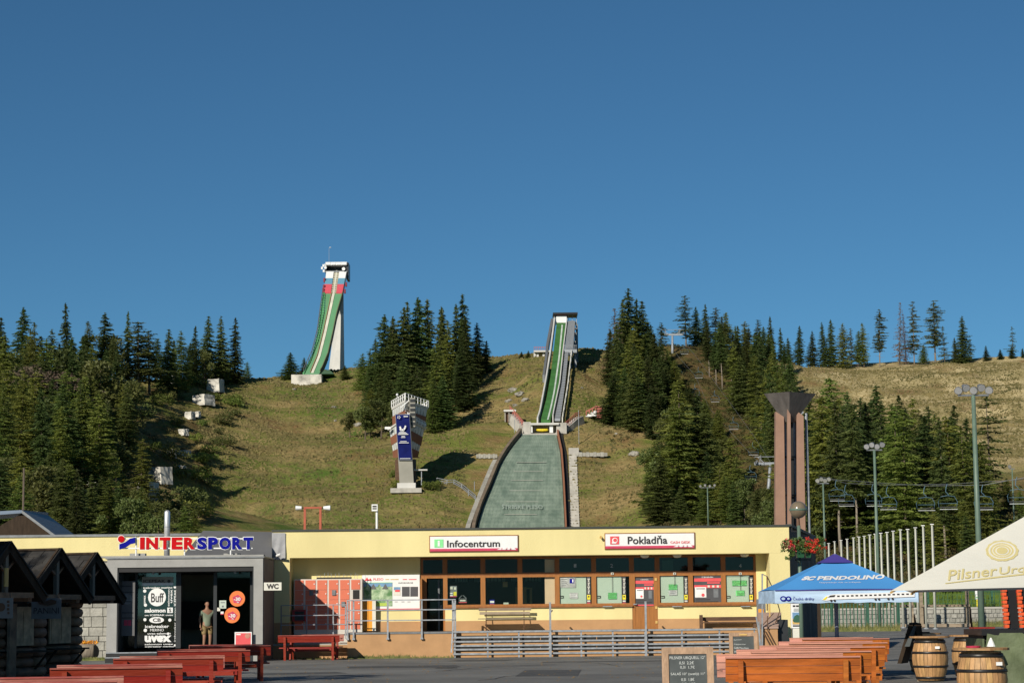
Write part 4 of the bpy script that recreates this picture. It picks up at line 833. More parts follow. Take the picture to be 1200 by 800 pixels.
# rocks on the hillside
for k, (px, py, s, lb) in enumerate([(602, 458, 2.2, 'uppermost pale rock ledge left of the small jump'), (610, 464, 2.4, 'middle pale rock ledge left of the small jump'), (616, 471, 2.0, 'lowest pale rock ledge left of the small jump'), (596, 471, 1.6, 'reddish rock pile left of the small jump'), (604, 476, 1.3, 'small rock under the rock ledges'), (743, 535, 2.6, 'flat grey boulder lying on the right meadow edge'), (420, 500, 2.0, 'pale boulder below the leafy trees left of the judges tower'), (391, 478, 1.2, 'small stone on the slope below the tall jump'), (393, 494, .9, 'smaller stone left of the pale boulder'), (408, 501, 1.0, 'small stone beside the pale boulder'), (345, 458, .9, 'loose stone in front of the tall jump foundation'), (682, 455, .8, 'white stone on the grass right of the small jump'), (722, 510, .7, 'white stone on the right meadow')]):
    p = hit(px, py)
    if p is None: continue
    bm = bmesh.new(); bmesh.ops.create_icosphere(bm, subdivisions=3, radius=1)
    from mathutils import noise as _n_
    for v in bm.verts:
        f = 1 + .45 * _n_.noise(v.co * 1.3 + Vector((k * 7, 0, 0))) + .2 * _n_.noise(v.co * 3.5 + Vector((k, 3, 0))); v.co = Vector((v.co.x * s * .6 * f, v.co.y * s * .45 * f, v.co.z * s * .30 * f))
    me = bpy.data.meshes.new('rock'); bm.to_mesh(me); bm.free(); me.materials.append(K['rock'])
    o = bpy.data.objects.new('rock', me); C.objects.link(o); o.location = p + Vector((0, 0, s * .05)); o.rotation_euler.z = k; tag(o, lb, 'rock')

# ================================================================== TALL SKI JUMP (left)
bj = thing('ski_jump', 'tall green ski jump tower with white, blue and red top on the left crest', 'ski jump', P(380, 440, 566))
def DB(py): return 557 + 34 * (440 - py) / 118
def bp(px, py, up=0): p = P(px, py, DB(py)); return Vector((p.x, p.y, p.z + up))
XL = [(381.5, 316), (378.5, 344), (376.3, 360), (372.2, 391), (366, 416), (356, 437.5), (352, 439)]
XR = [(407, 316), (401.5, 344), (394.3, 369), (389.8, 391), (384, 416), (376.5, 434), (373, 438.5)]
CT = [(394.5, 318), (390.9, 344), (387.5, 360), (380.8, 391), (374, 418), (366, 437)]
def bstrip(la, ra, y0, y1, up, th, name, m, n=24):
    mb = M(); prev = None
    for y in np.linspace(y0, y1, n):
        a, b_ = bp(lerp_tab(la, y), y, up), bp(lerp_tab(ra, y), y, up)
        if prev: mb.hexa([prev[0]-Vector((0,-th*.3,th)), prev[1]-Vector((0,-th*.3,th)), b_-Vector((0,-th*.3,th)), a-Vector((0,-th*.3,th)), prev[0], prev[1], b_, a])
        prev = (a, b_)
    return mb.obj(name, m, bj)
STL = [(381.6, 320), (381.2, 344), (380.5, 366), (373.5, 400), (364, 425), (357, 438)]
bstrip(sh(STL, 0), XR, 439, 344, 0, 1.6, 'side_deck', 'jump_green')
bstrip(XL, sh(STL, -.4), 438, 344, .35, 1.2, 'stairway', 'jump_green2')
for k in range(30):
    y = 348 + k * 2.9; M().bar(bp(lerp_tab(XL, y)+.2, y, .5), bp(lerp_tab(STL, y)-.5, y, .5), .16, .3).obj('stair_tread', mat('dark_green_tread', (.05, .19, .08), .7) if k == 0 else bpy.data.materials['dark_green_tread'], bj)
mb = M(); 
for y in np.linspace(345, 437, 24): p = bp(lerp_tab(XL, y) - .4, y); mb.tube([p, p + Vector((0, 0, 1.4))], .07, 4)
mb.tube([bp(lerp_tab(XL, y) - .4, y, 1.4) for y in np.linspace(345, 437, 24)], .09, 5); mb.obj('outer_rail', 'steel_dark', bj)
bstrip(sh(CT, -1.5), sh(CT, 1.5), 437, 344, .18, .2, 'inrun_track', 'jump_stripe')
bstrip(sh(CT, -2.7), sh(CT, -2.0), 437, 344, .5, .5, 'track_kerb', mat('rusty_kerb', (.30, .20, .10), .8))
bstrip(sh(XR, -.3), sh(XR, .5), 436, 344, .7, 1.9, 'right_kerb', mat('brown_green_kerb', (.13, .13, .07), .8))
for y0, y1, m in ((344, 334, 'jump_red'), (334, 327, 'jump_blue'), (327, 318.5, 'white')):
    bstrip(XL if m == 'jump_red' else sh(XL, 1.2), sh(CT, -3.2), y0, y1 + .15, .3, 1.8, 'painted_panel', m, 4); bstrip(sh(CT, 3.2), sh(XR, -.4), y0, y1 + .15, .3, 1.8, 'painted_panel', m, 4)
bstrip(sh(CT, -3.1), sh(CT, 3.1), 344, 317, -.1, 1.2, 'start_track', mat('worn_start_track', (.26, .23, .14), .8, .5, 1.5), 8)
bstrip(sh(CT, -.8), sh(CT, .8), 344, 317, .05, .1, 'track_strip', 'jump_stripe', 8)
for k in range(12): y = 319 + k * 2.1; M().bar(bp(lerp_tab(CT, y) - 2.8, y, .1), bp(lerp_tab(CT, y) + 2.8, y, .1), .12, .2).obj('start_tread', 'jump_stripe', bj)
DH = DB(316)
M().rbox(381.5, 307, 406.5, 310.6, DH - 1.2, 5).obj('roof', 'white', bj)
M().rbox(382, 310.6, 406, 318.5, DH + 2.5, 3).obj('back_wall', 'anthracite', bj)
M().rbox(380.6, 310.6, 382.2, 318.5, DH - .8, 6).obj('side_wall', 'anthracite', bj)
M().rbox(405.8, 307.5, 408.4, 326.5, DH - .6, 6).obj('side_wall', 'anthracite', bj)
M().rbox(381, 317.2, 407, 319, DH - 1, 4).obj('floor', 'steel_dark', bj)
for k in range(4): M().rbox(382 + k*6.2, 307.2, 387.2 + k*6.2, 310.2, DH - 1.35, .15).obj('roof_panel', 'white', bj)
for px, py, r, lb in ((402.6, 315, 2.0, 'right'), (381.3, 313.6, 1.6, 'left')):
    c = P(px, py, DH - 1.6); r *= DH / F
    M().tube([c, c + Vector((0, .5, 0))], [r, r * .5], 16).obj('dish_aerial', 'white', bj)
for dx, dz in ((-.9, 0), (-.5, .7), (-.4, -.8), (.1, .9)): c = P(381, 314, DH - 1.2) + Vector((dx, 0, dz)); M().box(c.x-.25, c.x+.25, c.y, c.y+.3, c.z-.35, c.z+.35).obj('aerial_box', 'white', bj)
a = P(385.6, 307, DH); M().tube([a, P(385.6, 290.5, DH)], .045, 5).obj('mast', 'steel', bj); c = P(387, 290, DH); M().ball(c, .22, 8, (1.6, 1, .5)).obj('mast_tip', 'white', bj)
for px, y in ((379.3, 336), (380, 328), (405.5, 333), (404, 341), (378.5, 340)): M().rbox(px - 1, y - 2.4, px + 1, y + 2.4, DB(y) - .8, 1.0).obj('side_bracket', mat('dark_red_bracket', (.20, .03, .05), .7) if px == 379.3 else ('dark_red_bracket' in bpy.data.materials and bpy.data.materials['dark_red_bracket']), bj)
# pylon: lit face and shaded side
def pyl(yb):
    mb = M(); f = [P(384.5, 440.5, 596), P(398.2, 440.5, 592), P(403.8, 440.5, 599), P(390, 440.5, 604)]
    g = [P(393.2, 368, 596), P(399.4, 368, 593), P(402.8, 368, 598), P(396, 368, 603)]; h_ = [P(395, 328, 596), P(399.2, 328, 594), P(402.5, 328, 598), P(397, 328, 602)]
    f = [p + (p - q) * (12 / (q.z - p.z)) for p, q in zip(f, g)]
    for p in (f, g, h_): pass
    mb.hexa(f + g); return mb, g, h_
mb, g, h_ = pyl(0); mb.obj('pylon', 'concrete_white', bj)
M().hexa([v + Vector((0, 0, .01)) for v in g] + h_).obj('pylon_head', 'fibre', bj)
base = M().rbox(341.3, 438.6, 376.6, 455.5, 553.5, 5); base.obj('foundation', 'concrete_old', bj)
M().slab([P(376, 438, 558), P(391.5, 438, 558), P(386, 433.2, 558), P(380, 433.2, 558)], (0, 6, -1)).obj('ramp_cover', 'green_cabin', bj)

# ================================================================== JUDGES' TOWER
DJ = 440
jt = thing('judges_tower', 'brown and white judges tower with tall blue banner on the middle of the slope', 'tower', P(478, 577, DJ))
def quadz(xs, ys_, y):  return float(np.interp(y, ys_, xs))
# body as a stack of tapered storeys: each ring is left, front corner, right, back
def ring(yl, yc, yr, lx, rx, cx=475):
    k = P(cx, yc, DJ + .6); l = P(lx, yl, DJ + 6); r = P(rx, yr, DJ + 7); return [k, r, Vector((l.x + r.x - k.x, DJ + 12.4, l.z + r.z - k.z)), l]
RG = [(536, 536, 536, 460.5, 489.5), (528.5, 521, 529, 459.8, 491.5), (521.5, 511, 522, 458.6, 493.5), (512.5, 500.5, 512, 457.2, 495.6), (504, 490, 503, 455.8, 497.8)]
RT = [(497.5, 488, 496, 460, 498.2), (488, 480, 488, 459.6, 499.6), (480, 470.5, 479.5, 459.2, 501.2), (477.3, 468, 477, 458.8, 502.0)]
def storey(A, B, name, m, grow=0.0):
    A = ring(*A); B = ring(*B)
    for Rg in (A, B):
        cc = sum(Rg, Vector()) / 4
        for v in Rg: 
            d = (v - cc); d.z = 0; v += d.normalized() * grow
    o_ = M().hexa(A + B).obj(name, m, jt); return A, B
storey(RG[0], RG[1], 'brown_band', 'judge_brown'); storey(RG[2], RG[3], 'brown_band', 'judge_brown')
for q0, q1 in ((RG[1], RG[2]), (RG[3], RG[4]), (RT[1], RT[2])):
    A, B = storey(q0, q1, 'window_band', 'judge_glass', -.12)
    for s0, s1 in ((0, 1), (3, 0)):
        for k in range(1, 7):
            f = k / 7; M().bar(A[s0].lerp(A[s1], f), B[s0].lerp(B[s1], f), .16).obj('mullion', 'judge_grey', jt)
storey(RG[4], (502.3, 488.3, 501.3, 455.4, 498.6), 'balcony_slab', 'concrete_white', .25)
storey((502.3, 488.3, 501.3, 459.5, 498), RT[0], 'core', 'judge_brown'); storey(RT[0], RT[1], 'brown_band', 'judge_brown'); storey(RT[2], RT[3], 'roof_band', 'concrete_white', .05)
A = ring(*RT[3])
for s0, s1 in ((0, 1), (3, 0), (1, 2)):
    for k in range(0, 8): v = A[s0].lerp(A[s1], k / 7.5); M().box(v.x-.07, v.x+.07, v.y-.07, v.y+.07, v.z, v.z + 1.4).obj('roof_rail_post', 'white', jt)
    for hh in (.7, 1.35): M().bar(A[s0] + Vector((0, 0, hh)), A[s1] + Vector((0, 0, hh)), .1).obj('roof_rail', 'white', jt)
A = ring(502.3, 488.3, 501.3, 455.4, 498.8)
for k in range(7): v = A[0].lerp(A[1], .12 + k / 7.2); M().box(v.x-.09, v.x+.09, v.y-.4, v.y-.2, v.z, v.z + 1.3).obj('balcony_post', 'white', jt); M().box(v.x-.35, v.x+.35, v.y-.35, v.y-.25, v.z + .2, v.z + .9).obj('balcony_panel', 'white', jt)
for hh in (.6, 1.2): M().bar(A[0] + Vector((0, -.3, hh)), A[1] + Vector((0, -.3, hh)), .1).obj('balcony_rail', 'white', jt)
# external stair by the front corner
M().rbox(480, 466, 486.5, 500, DJ - .3, 2.2).obj('stair_cage', 'judge_grey', jt)
for k in range(6): M().rbox(480.6, 467.5 + k*5.4, 486, 470.8 + k*5.4, DJ - .42, .1).obj('cage_opening', 'anthracite', jt)
M().bar(P(469, 478, DJ + .2), P(479.5, 469, DJ + .2), .5, .18).obj('stair', 'white', jt)
M().bar(P(470, 492, DJ + .1), P(480, 484, DJ + .1), .5, .18).obj('stair', 'white', jt)
# front column, leaning back
def quad_px(pts, Y0, Y1, dep, name, m):  # pts: tl, tr, br, bl in picture; top at Y1, bottom at Y0
    tl, tr, br, bl = pts; v = [P(*bl, Y0), P(*br, Y0), P(*tr, Y1), P(*tl, Y1)]
    M().slab(v, (0, dep, 0)).obj(name, m, jt)
quad_px([(463.8, 485.8), (480.3, 485.8), (484.8, 566), (468.2, 566)], DJ - 1.6, DJ - 1.0, 1.8, 'front_column', 'judge_grey')
quad_px([(463, 485), (480, 485), (483.2, 539), (467, 539)], DJ - 1.78, DJ - 1.25, .12, 'banner_frame', 'steel_dark')
bn = M(); v = [P(467.5, 538.3, DJ - 1.85), P(482.7, 538.3, DJ - 1.85), P(479.5, 485.7, DJ - 1.33), P(463.6, 485.7, DJ - 1.33)]; bn.slab(v, (0, .05, 0)); bn_o = bn.obj('banner', 'banner', jt)
def on_banner(st, x0, y0, x1, y1, nm='banner_print', off=0):
    m_ = M(); m_.text(st, x0, y0, x1, y1, DJ - 2.0, off=off); m_.obj(nm, 'white', bn_o)
M().rbox(468.3, 499.5, 469.8, 504, DJ - 2, .02).obj('banner_print', 'white', bn_o)
bx = M(); 
for a0, a1 in (((468.6, 499.5), (470, 503)), ((470, 503), (473, 503.6)), ((473, 503.6), (475, 500)), ((475, 500), (475, 498.5))): bx.bar(P(*a0, DJ - 2), P(*a1, DJ - 2), .32, .05, up=(0, 1, 0))
bx.obj('banner_print', 'white', bn_o)
for x0_, x1_, y_ in ((469, 473.5, 505.3), (467.5, 475.5, 506.5), (467, 477, 507.6), (466.3, 478.5, 508.7), (470.5, 474.5, 511), (470, 475, 512.3), (469, 476.5, 517), (467.5, 479, 518.6), (468.5, 481, 537)):
    M().rbox(x0_, y_ - .32, x1_, y_ + .32, DJ - 2.0, .02).obj('banner_print', 'white', bn_o)
lg = M()
for k in range(5): c = P(467.6 + 1.5*math.cos(k*1.257), 488.8 + 1.3*math.sin(k*1.257), DJ - 1.9); lg.ball(c, .13, 6)
lg.obj('banner_print', 'white', bn_o); M().rbox(473, 487, 478, 488.4, DJ - 1.75, .02).obj('banner_print', 'judge_glass', bn_o)
M().rbox(465.4, 565.5, 487, 572, DJ - 2.4, 4).obj('plinth', 'concrete_white', jt)
M().rbox(457.5, 571.5, 494, 577, DJ - 3.6, 6).obj('slab', 'concrete', jt)
M().rbox(485, 549.5, 500.8, 551, DJ + .5, 2.6).obj('canopy', 'concrete_white', jt); M().rbox(493.4, 551, 494.4, 568, DJ + .8, .3).obj('canopy_post', 'steel', jt)
M().rbox(463, 538, 468, 568, DJ + 2.5, 3).obj('rear_column', 'brown_wood', jt); M().rbox(483, 538, 487, 568, DJ + 3, 3).obj('rear_column', 'fibre_dark', jt)
M().bar(P(451, 501.3, DJ + 4), P(458, 501.3, DJ + 4), .35, .5).obj('side_lamp', 'white', jt); M().tube([P(465.5, 470, DJ+4), P(465.5, 463, DJ+4)], .07, 5).obj('roof_mast', 'white', jt); c = P(465.5, 462.3, DJ+4); M().ball(c, .28, 8).obj('roof_lamp', 'white', jt)
for px, py in ((505, 574), (498, 573), (511, 572), (462, 571), (464, 560)): tree_at('shrub', px, py + 2, 2.6, {505: 'yellow-green shrub right of the judges tower base', 498: 'small shrub touching the judges tower base slab', 511: 'rightmost shrub at the judges tower foot', 462: 'dark shrub left of the judges tower plinth', 464: 'shrub behind the left corner of the judges tower plinth'}[px], None, 1, 1.1)

# concrete ruins of the old jump
for k, (px, py, w, h, lb) in enumerate([(260, 446.5, 16, 19, 'largest concrete block at the top of the ruins'), (252.5, 460, 15, 12, 'second concrete block below the largest one'), (238.5, 475, 19, 10, 'wide low concrete block, third from the top'), (222.5, 491, 9, 7, 'small concrete block left of the tiny one'), (231.5, 491, 6, 6, 'tiny concrete block right of the small one'), (202, 453, 10, 11, 'concrete block standing apart under the trees'), (215, 512, 9, 6, 'low concrete block in the middle of the ruins'), (201, 538, 9, 8, 'broken concrete block above the lower large one'), (216, 535, 12, 6, 'slanted broken slab right of the broken block'), (188, 566, 20, 16, 'large lower concrete block behind the bright larch'), (173, 598, 19, 26, 'biggest pale concrete ruin low on the slope'), (213, 549, 8, 3, 'flat concrete remnant on the slope'), (111, 573, 14, 8, 'concrete block half hidden in the left wood'), (88, 538, 8, 6, 'small concrete block deep in the left wood'), (162, 600, 6, 18, 'narrow concrete pier beside the biggest ruin')]):
    p = hit(px, py)
    if p is None: continue
    s = p.y / F; bm = bmesh.new(); bmesh.ops.create_cube(bm, size=1); bmesh.ops.subdivide_edges(bm, edges=bm.edges[:], cuts=4, use_grid_fill=True)
    r_ = random.Random(k)
    for v in bm.verts: v.co = Vector((v.co.x * 1.15 * w * s * (1 - .12 * (v.co.z + .5)), v.co.y * w * s * .9, (v.co.z + .38) * h * 1.3 * s)) + Vector((r_.uniform(-1, 1), r_.uniform(-1, 1), r_.uniform(-1, 1))) * .09 + Vector((0, 0, .25 * s * w * .1 * v.co.x))
    me = bpy.data.meshes.new('concrete_block'); bm.to_mesh(me); bm.free(); me.materials.append(K['concrete_old'])
    o = bpy.data.objects.new('concrete_block', me); C.objects.link(o); o.location = p; o.rotation_euler.z = -.5 + r_.uniform(-.2, .2); tag(o, lb, 'concrete block', 'concrete foundations of an old jump')

# ================================================================== CHAIRLIFT
def lift_pylon(px, ty, by, D, label, tilt=0):
    top = P(px, ty, D); g = P(px, by, D); g.z = min(g.z, H(g.x, g.y)) - .5
    t3 = thing('lift_pylon', label, 'lift pylon', g, 'chairlift pylons'); h = top.z - g.z
    M().tube([g, top + Vector((tilt, 0, 0))], [.42, .26], 10).obj('mast', 'steel', t3, smooth=True)
    T = top + Vector((tilt, 0, 0))
    M().bar(T + Vector((-3, 0, 0)), T + Vector((3, 0, 0)), .35, .5).obj('crossarm', 'steel', t3)
    for sx in (-2.8, 2.8):
        M().bar(T + Vector((sx, -1.8, .1)), T + Vector((sx, 1.8, .3)), .22, .35).obj('sheave_beam', 'steel_dark', t3)
        for k in range(4): c = T + Vector((sx + .2, -1.5 + k, .35)); M().tube([c - Vector((.06, 0, 0)), c + Vector((.06, 0, 0))], .24, 10).obj('sheave', 'steel_dark', t3)
        for k in range(3): c = T + Vector((sx + (.9 if sx < 0 else -.9), -1.4 + k*1.4, .3)); M().tube([c, c + Vector((0, 0, 1.2))], .04, 5).obj('guard_post', 'steel', t3)
        M().bar(T + Vector((sx + (.9 if sx < 0 else -.9), -1.5, 1.4)), T + Vector((sx + (.9 if sx < 0 else -.9), 1.5, 1.4)), .07).obj('guard_rail', 'steel', t3)
    M().bar(T + Vector((-3, -.6, 1.25)), T + Vector((3, -.6, 1.25)), .1).obj('top_rail', 'steel', t3)
    M().bar(T + Vector((-1.2, 0, .2)), T + Vector((-2.4, 0, 1.3)), .12).obj('brace', 'steel', t3); M().bar(T + Vector((1.2, 0, .2)), T + Vector((2.4, 0, 1.3)), .12).obj('brace', 'steel', t3)
    return T
T1 = lift_pylon(899, 543, 592, 400, 'lower chairlift pylon left of the brown tower', .6)
T2 = lift_pylon(788, 392, 424, 572, 'upper chairlift pylon on the skyline', 0)
T0 = lift_pylon(1262, 548, 640, 190, 'chairlift pylon just outside the right edge', 0)
ch0 = thing('lift_chair', '', 'lift chair', (0, 0, 0)); KD = 'chairlift chairs'
w2 = 1.15
M().tube([(0, 0, 0), (-.15, 0, -.35), (-.25, 0, -1.0), (.1, 0, -1.35), (.12, 0, -1.5)], .045, 6).obj('hanger', 'chair_blue', ch0, smooth=True)
M().tube([(-w2, .1, -3.05), (-w2 - .1, .05, -2.3), (-w2*.75, 0, -1.62), (0, 0, -1.5), (w2*.75, 0, -1.62), (w2 + .1, .05, -2.3), (w2, .1, -3.05)], .04, 6).obj('bail', 'chair_blue', ch0, smooth=True)
M().box(-w2 + .05, w2 - .05, -.35, .12, -3.08, -2.98).obj('seat', 'chair_seat', ch0)
M().box(-w2 + .05, w2 - .05, .13, .19, -2.95, -2.62).obj('backrest', 'chair_seat', ch0)
M().tube([(-w2, -.5, -2.55), (w2, -.5, -2.55)], .03, 5).obj('safety_bar', 'chair_blue', ch0)
KIDS(ch0); used0 = [False]
def chair(px, py, D, label, k=1.0, rz=0.0):
    b_ = P(px, py, D); loc = (b_.x, b_.y, b_.z + 3.08 * k)
    if not used0[0]: ch0.location = loc; ch0.scale = (k, k, k); ch0['label'] = label; ch0['group'] = KD; used0[0] = True; ch0.rotation_euler.z = rz; return ch0
    return dup(ch0, loc, rz, (k, k, k), label, KD)
WB = KIDS(ch0)[3].data.copy(); WB.materials.clear(); WB.materials.append(K['judge_glass'])
for px, py, D, lb in [(981, 585, 226, 'lift chair with pale seat back left of the pale tree stems'), (992, 591, 224, 'dark lift chair in front of the two pale stems'), (1024, 591, 215, 'pale lift chair just left of the middle floodlight'), (1041, 595, 208, 'dark lift chair just right of the middle floodlight'), (1085, 596, 196, 'grey lift chair left of the darker one above the flagpoles'), (1111, 594.5, 190, 'dark lift chair above the last flagpoles'), (1153, 595, 192, 'white-backed lift chair behind the tallest floodlight'), (1193, 588, 178, 'large dark lift chair at the right picture edge'),
        (880, 561, 400, 'big empty lift chair left of the lower pylon'), (883, 532, 440, 'white-backed lift chair above the lower pylon'), (860, 502, 470, 'lift chair second above the lower pylon'), (831, 500, 482, 'dark lift chair left in the clearing'), (838, 470, 505, 'white-backed lift chair halfway up the clearing'), (815, 462, 515, 'dark lift chair by the left clearing edge'), (819, 442, 530, 'white-backed lift chair below the skyline pine'), (795, 440, 540, 'dark lift chair under the upper pylon'), (802, 414, 560, 'highest white-backed lift chair next to the upper pylon'), (918, 572, 330, 'lift chair partly hidden behind the brown tower'), (949, 575, 260, 'lift chair right behind the brown tower')]:
    o = chair(px, py, D, lb, .68 if D < 270 else .85, random.uniform(-.15, .15))
    if 'white-backed' in lb or 'pale' in lb:
        for q in o.children:
            if q.name.startswith('backrest'): q.data = WB; q.scale = (1, 1, 1.3)
# haul ropes
for pts, lb in (([P(1262, 552, 190), P(1193, 562, 178), P(1111, 567, 190), P(1041, 568, 208), P(992, 566, 224), P(905, 545, 400), P(883, 510, 440), P(860, 478, 470), P(838, 448, 505), P(819, 422, 530), P(795, 392, 572)], 'right steel haul rope of the chairlift'),
                ([P(1262, 548, 190), P(1153, 568, 192), P(1085, 569, 196), P(1024, 565, 215), P(981, 562, 226), P(892, 545, 400), P(831, 478, 482), P(815, 440, 515), P(795, 418, 540), P(781, 392, 572)], 'left steel haul rope of the chairlift')):
    M().tube(pts, .025, 5).obj('haul_rope', 'steel_dark', label=lb, cat='cable', loc=pts[0])

# ================================================================== LIGHT MASTS
def floodmast(px, ty, D, label, r0=.17, r1=.09, lamps=4, w=.9, by=None):
    top = P(px, ty, D); x, y = top.x, D; z0 = H(x, y) - .05
    t3 = thing('floodlight_mast', label, 'floodlight', (x, y, z0), 'floodlight masts')
    M().tube([(x, y, z0), (x, y, z0 + (top.z - z0) * .5), (x, y, top.z)], [r0, (r0 + r1) / 2, r1], 12).obj('mast', 'green_pole', t3, smooth=True)
    M().bar((x - w, y, top.z), (x + w, y, top.z), .09).obj('crossbar', 'steel_dark', t3)
    for k in range(lamps):
        q = Vector((x + w * (-1 + 2 * k / max(1, lamps - 1)), y - .15, top.z + .22 + .12 * (k % 2))); d = Vector((random.uniform(-.5, .3), -.8, -.45)).normalized()
        M().tube([q + d * .02, q - d * .28], [.21, .10], 12).obj('lamp_housing', 'steel_dark', t3); M().tube([q + d * .05, q + d * .03], [.18, .18], 12).obj('lamp_lens', 'chrome', t3)
    return t3
floodmast(1140.5, 463, 104, 'tallest floodlight mast behind the cream parasol', .17, .10, 5, .75)
floodmast(1024.5, 527, 150, 'middle floodlight mast between blue parasol and wood', .14, .09, 4, .55)
floodmast(964.5, 566, 190, 'shortest grey-green floodlight mast with sun glint right of the brown tower', .12, .07, 4, .5)
floodmast(829, 571, 330, 'floodlight with three tiers of lamps in front of the dark spruces', .12, .08, 4, 1.1)
floodmast(1186, 549, 240, 'small camera mast at the right edge of the wood', .10, .07, 1, .3)
# white box light behind the roof
q = P(440, 640, 200); t3 = thing('light_mast', 'white mast with square double lamp behind the flat roof', 'light mast', (q.x, q.y, H(q.x, q.y)))
a = P(441.6, 598, 200); M().tube([(a.x, 200, H(a.x, 200) - .1), (a.x, 200, a.z)], .11, 8).obj('mast', 'white', t3)
M().rbox(435.5, 590.5, 442.5, 592, 199.7, .4).obj('lamp_frame', 'white', t3); M().rbox(435.5, 596.5, 442.5, 598.5, 199.7, .4).obj('lamp_frame', 'white', t3); M().rbox(435.5, 592, 436.5, 596.5, 199.7, .4).obj('lamp_frame', 'white', t3); M().rbox(441.5, 592, 442.5, 596.5, 199.7, .4).obj('lamp_frame', 'white', t3); M().rbox(436.5, 594, 441.5, 594.8, 199.7, .4).obj('lamp_frame', 'white', t3); M().rbox(436.5, 592, 441.5, 596.5, 200.1, .05).obj('lamp_glass', 'judge_grey', t3)
# red portal with two lamps
q = P(366, 640, 150); rp = thing('red_portal', 'rust-red portal frame with two white lamps behind the flat roof', 'portal', (q.x, 150, 0))
for x in (357.3, 375.5): a = P(x, 595, 150); M().box(a.x - .08, a.x + .08, 149.9, 150.1, 0, a.z).obj('post', 'red_post', rp)
M().rbox(356, 593.5, 377, 595.6, 149.85, .3).obj('crossbar', 'red_post', rp)
for x0, x1, e in ((346.5, 353.5, 1), (379, 387, -1)):
    a, b_ = P(x0, 594.8, 150), P(x1, 594.8, 150); M().tube([a, b_], [.16, .12] if e == 1 else [.12, .18], 12).obj('lamp', 'white', rp)
M().bar(P(353.5, 594.8, 150), P(357, 594.8, 150), .06).obj('lamp_arm', 'black', rp); M().bar(P(375.5, 594.8, 150), P(379, 594.8, 150), .06).obj('lamp_arm', 'black', rp)

# ================================================================== BROWN TOWER WITH BOWL
DB_ = 100
bt = thing('memorial_tower', 'brown three-legged concrete tower with an upturned dark bowl', 'tower', (P(928, 700, DB_).x, DB_, 0))
def leg(xa, xb, xc, xd, ty, Yf, dep, name='pillar'):   # bottom px xa..xb at y 700, top px xc..xd
    b0, b1 = P(xa, 690, Yf), P(xb, 690, Yf); t0, t1 = P(xc, ty, Yf), P(xd, ty, Yf); dz = b0.z
    M().hexa([Vector((b0.x, Yf, 0)), Vector((b1.x, Yf, 0)), Vector((b1.x, Yf + dep, 0)), Vector((b0.x, Yf + dep, 0)), Vector((t0.x, Yf, t0.z)), Vector((t1.x, Yf, t1.z - .25)), Vector((t1.x, Yf + dep, t1.z - .25)), Vector((t0.x, Yf + dep, t0.z))]).obj(name, 'tower_brown', bt)
leg(906.5, 921, 909, 918.5, 482, DB_, .5); leg(921.8, 926.8, 922.6, 926.2, 479, DB_ - .35, .2); leg(932.5, 944.5, 933.5, 941.5, 481, DB_ + .1, .5)
leg(943, 947.5, 940.5, 942.5, 560, DB_ + .8, .25, 'rear_pillar')
for x in (919.5, 930.5, 944.5): a = P(x, 484, DB_ + .5); M().tube([(a.x, DB_ + .5, 0), (a.x, DB_ + .5, a.z)], .07, 8).obj('pipe', 'steel', bt)
for y in (535, 580, 622): M().bar(P(917, y, DB_ + .35), P(940, y, DB_ + .35), .07).obj('tie_bar', 'black', bt)
a = P(929.8, 600, DB_ + .6); M().box(a.x - .12, a.x + .12, DB_ + .55, DB_ + .8, 0, P(929, 490, DB_).z).obj('core_post', 'black', bt)
rim = [P(895, 463.5, DB_ - .3), P(918, 458.5, DB_ + 1.6), P(956, 462.5, DB_ + 1.2), P(951, 464, DB_ - .2), P(922.5, 461, DB_ - .9)]
zr = P(925, 461, DB_).z; n = 8; cx_ = P(924.5, 470, DB_).x
rimp = [Vector((P(895, 463, DB_).x, DB_ - .1, zr)), Vector((P(922.5, 461, DB_).x, DB_ - .9, zr)), Vector((P(957, 462, DB_).x, DB_ + .2, zr)), Vector((P(943, 462, DB_).x, DB_ + 1.5, zr)), Vector((P(908, 460, DB_).x, DB_ + 1.5, zr))]
zb_ = P(925, 494, DB_).z; bot = [Vector((cx_ + (v.x - cx_) * .20, DB_ + .25 + (v.y - DB_ - .25) * .2, zb_)) for v in rimp]
m_ = M(); N_ = len(rimp); th = [v * 1 for v in rimp]; inn = [Vector((cx_ + (v.x - cx_) * .94, DB_ + .25 + (v.y - DB_ - .25) * .94, v.z)) for v in rimp]; inb = [Vector((cx_ + (v.x - cx_) * .9, DB_ + .25 + (v.y - DB_ - .25) * .9, v.z + .25)) for v in bot]
m_.add(rimp + bot + inn + inb, [(i, i+N_, (i+1) % N_ + N_, (i+1) % N_) for i in range(N_)] + [(i, (i+1) % N_, (i+1) % N_ + 2*N_, i + 2*N_) for i in range(N_)] + [(i + 2*N_, (i+1) % N_ + 2*N_, (i+1) % N_ + 3*N_, i + 3*N_) for i in range(N_)] + [tuple(range(2*N_-1, N_-1, -1)), tuple(range(3*N_, 4*N_))])
m_.obj('bowl', 'bronze', bt)
M().bar(P(909.5, 484, DB_ + .2), P(919, 491, DB_ + .2), .12).obj('bracket', 'steel', bt); M().bar(P(941, 482, DB_ + .3), P(932, 490, DB_ + .3), .12).obj('bracket', 'steel', bt)

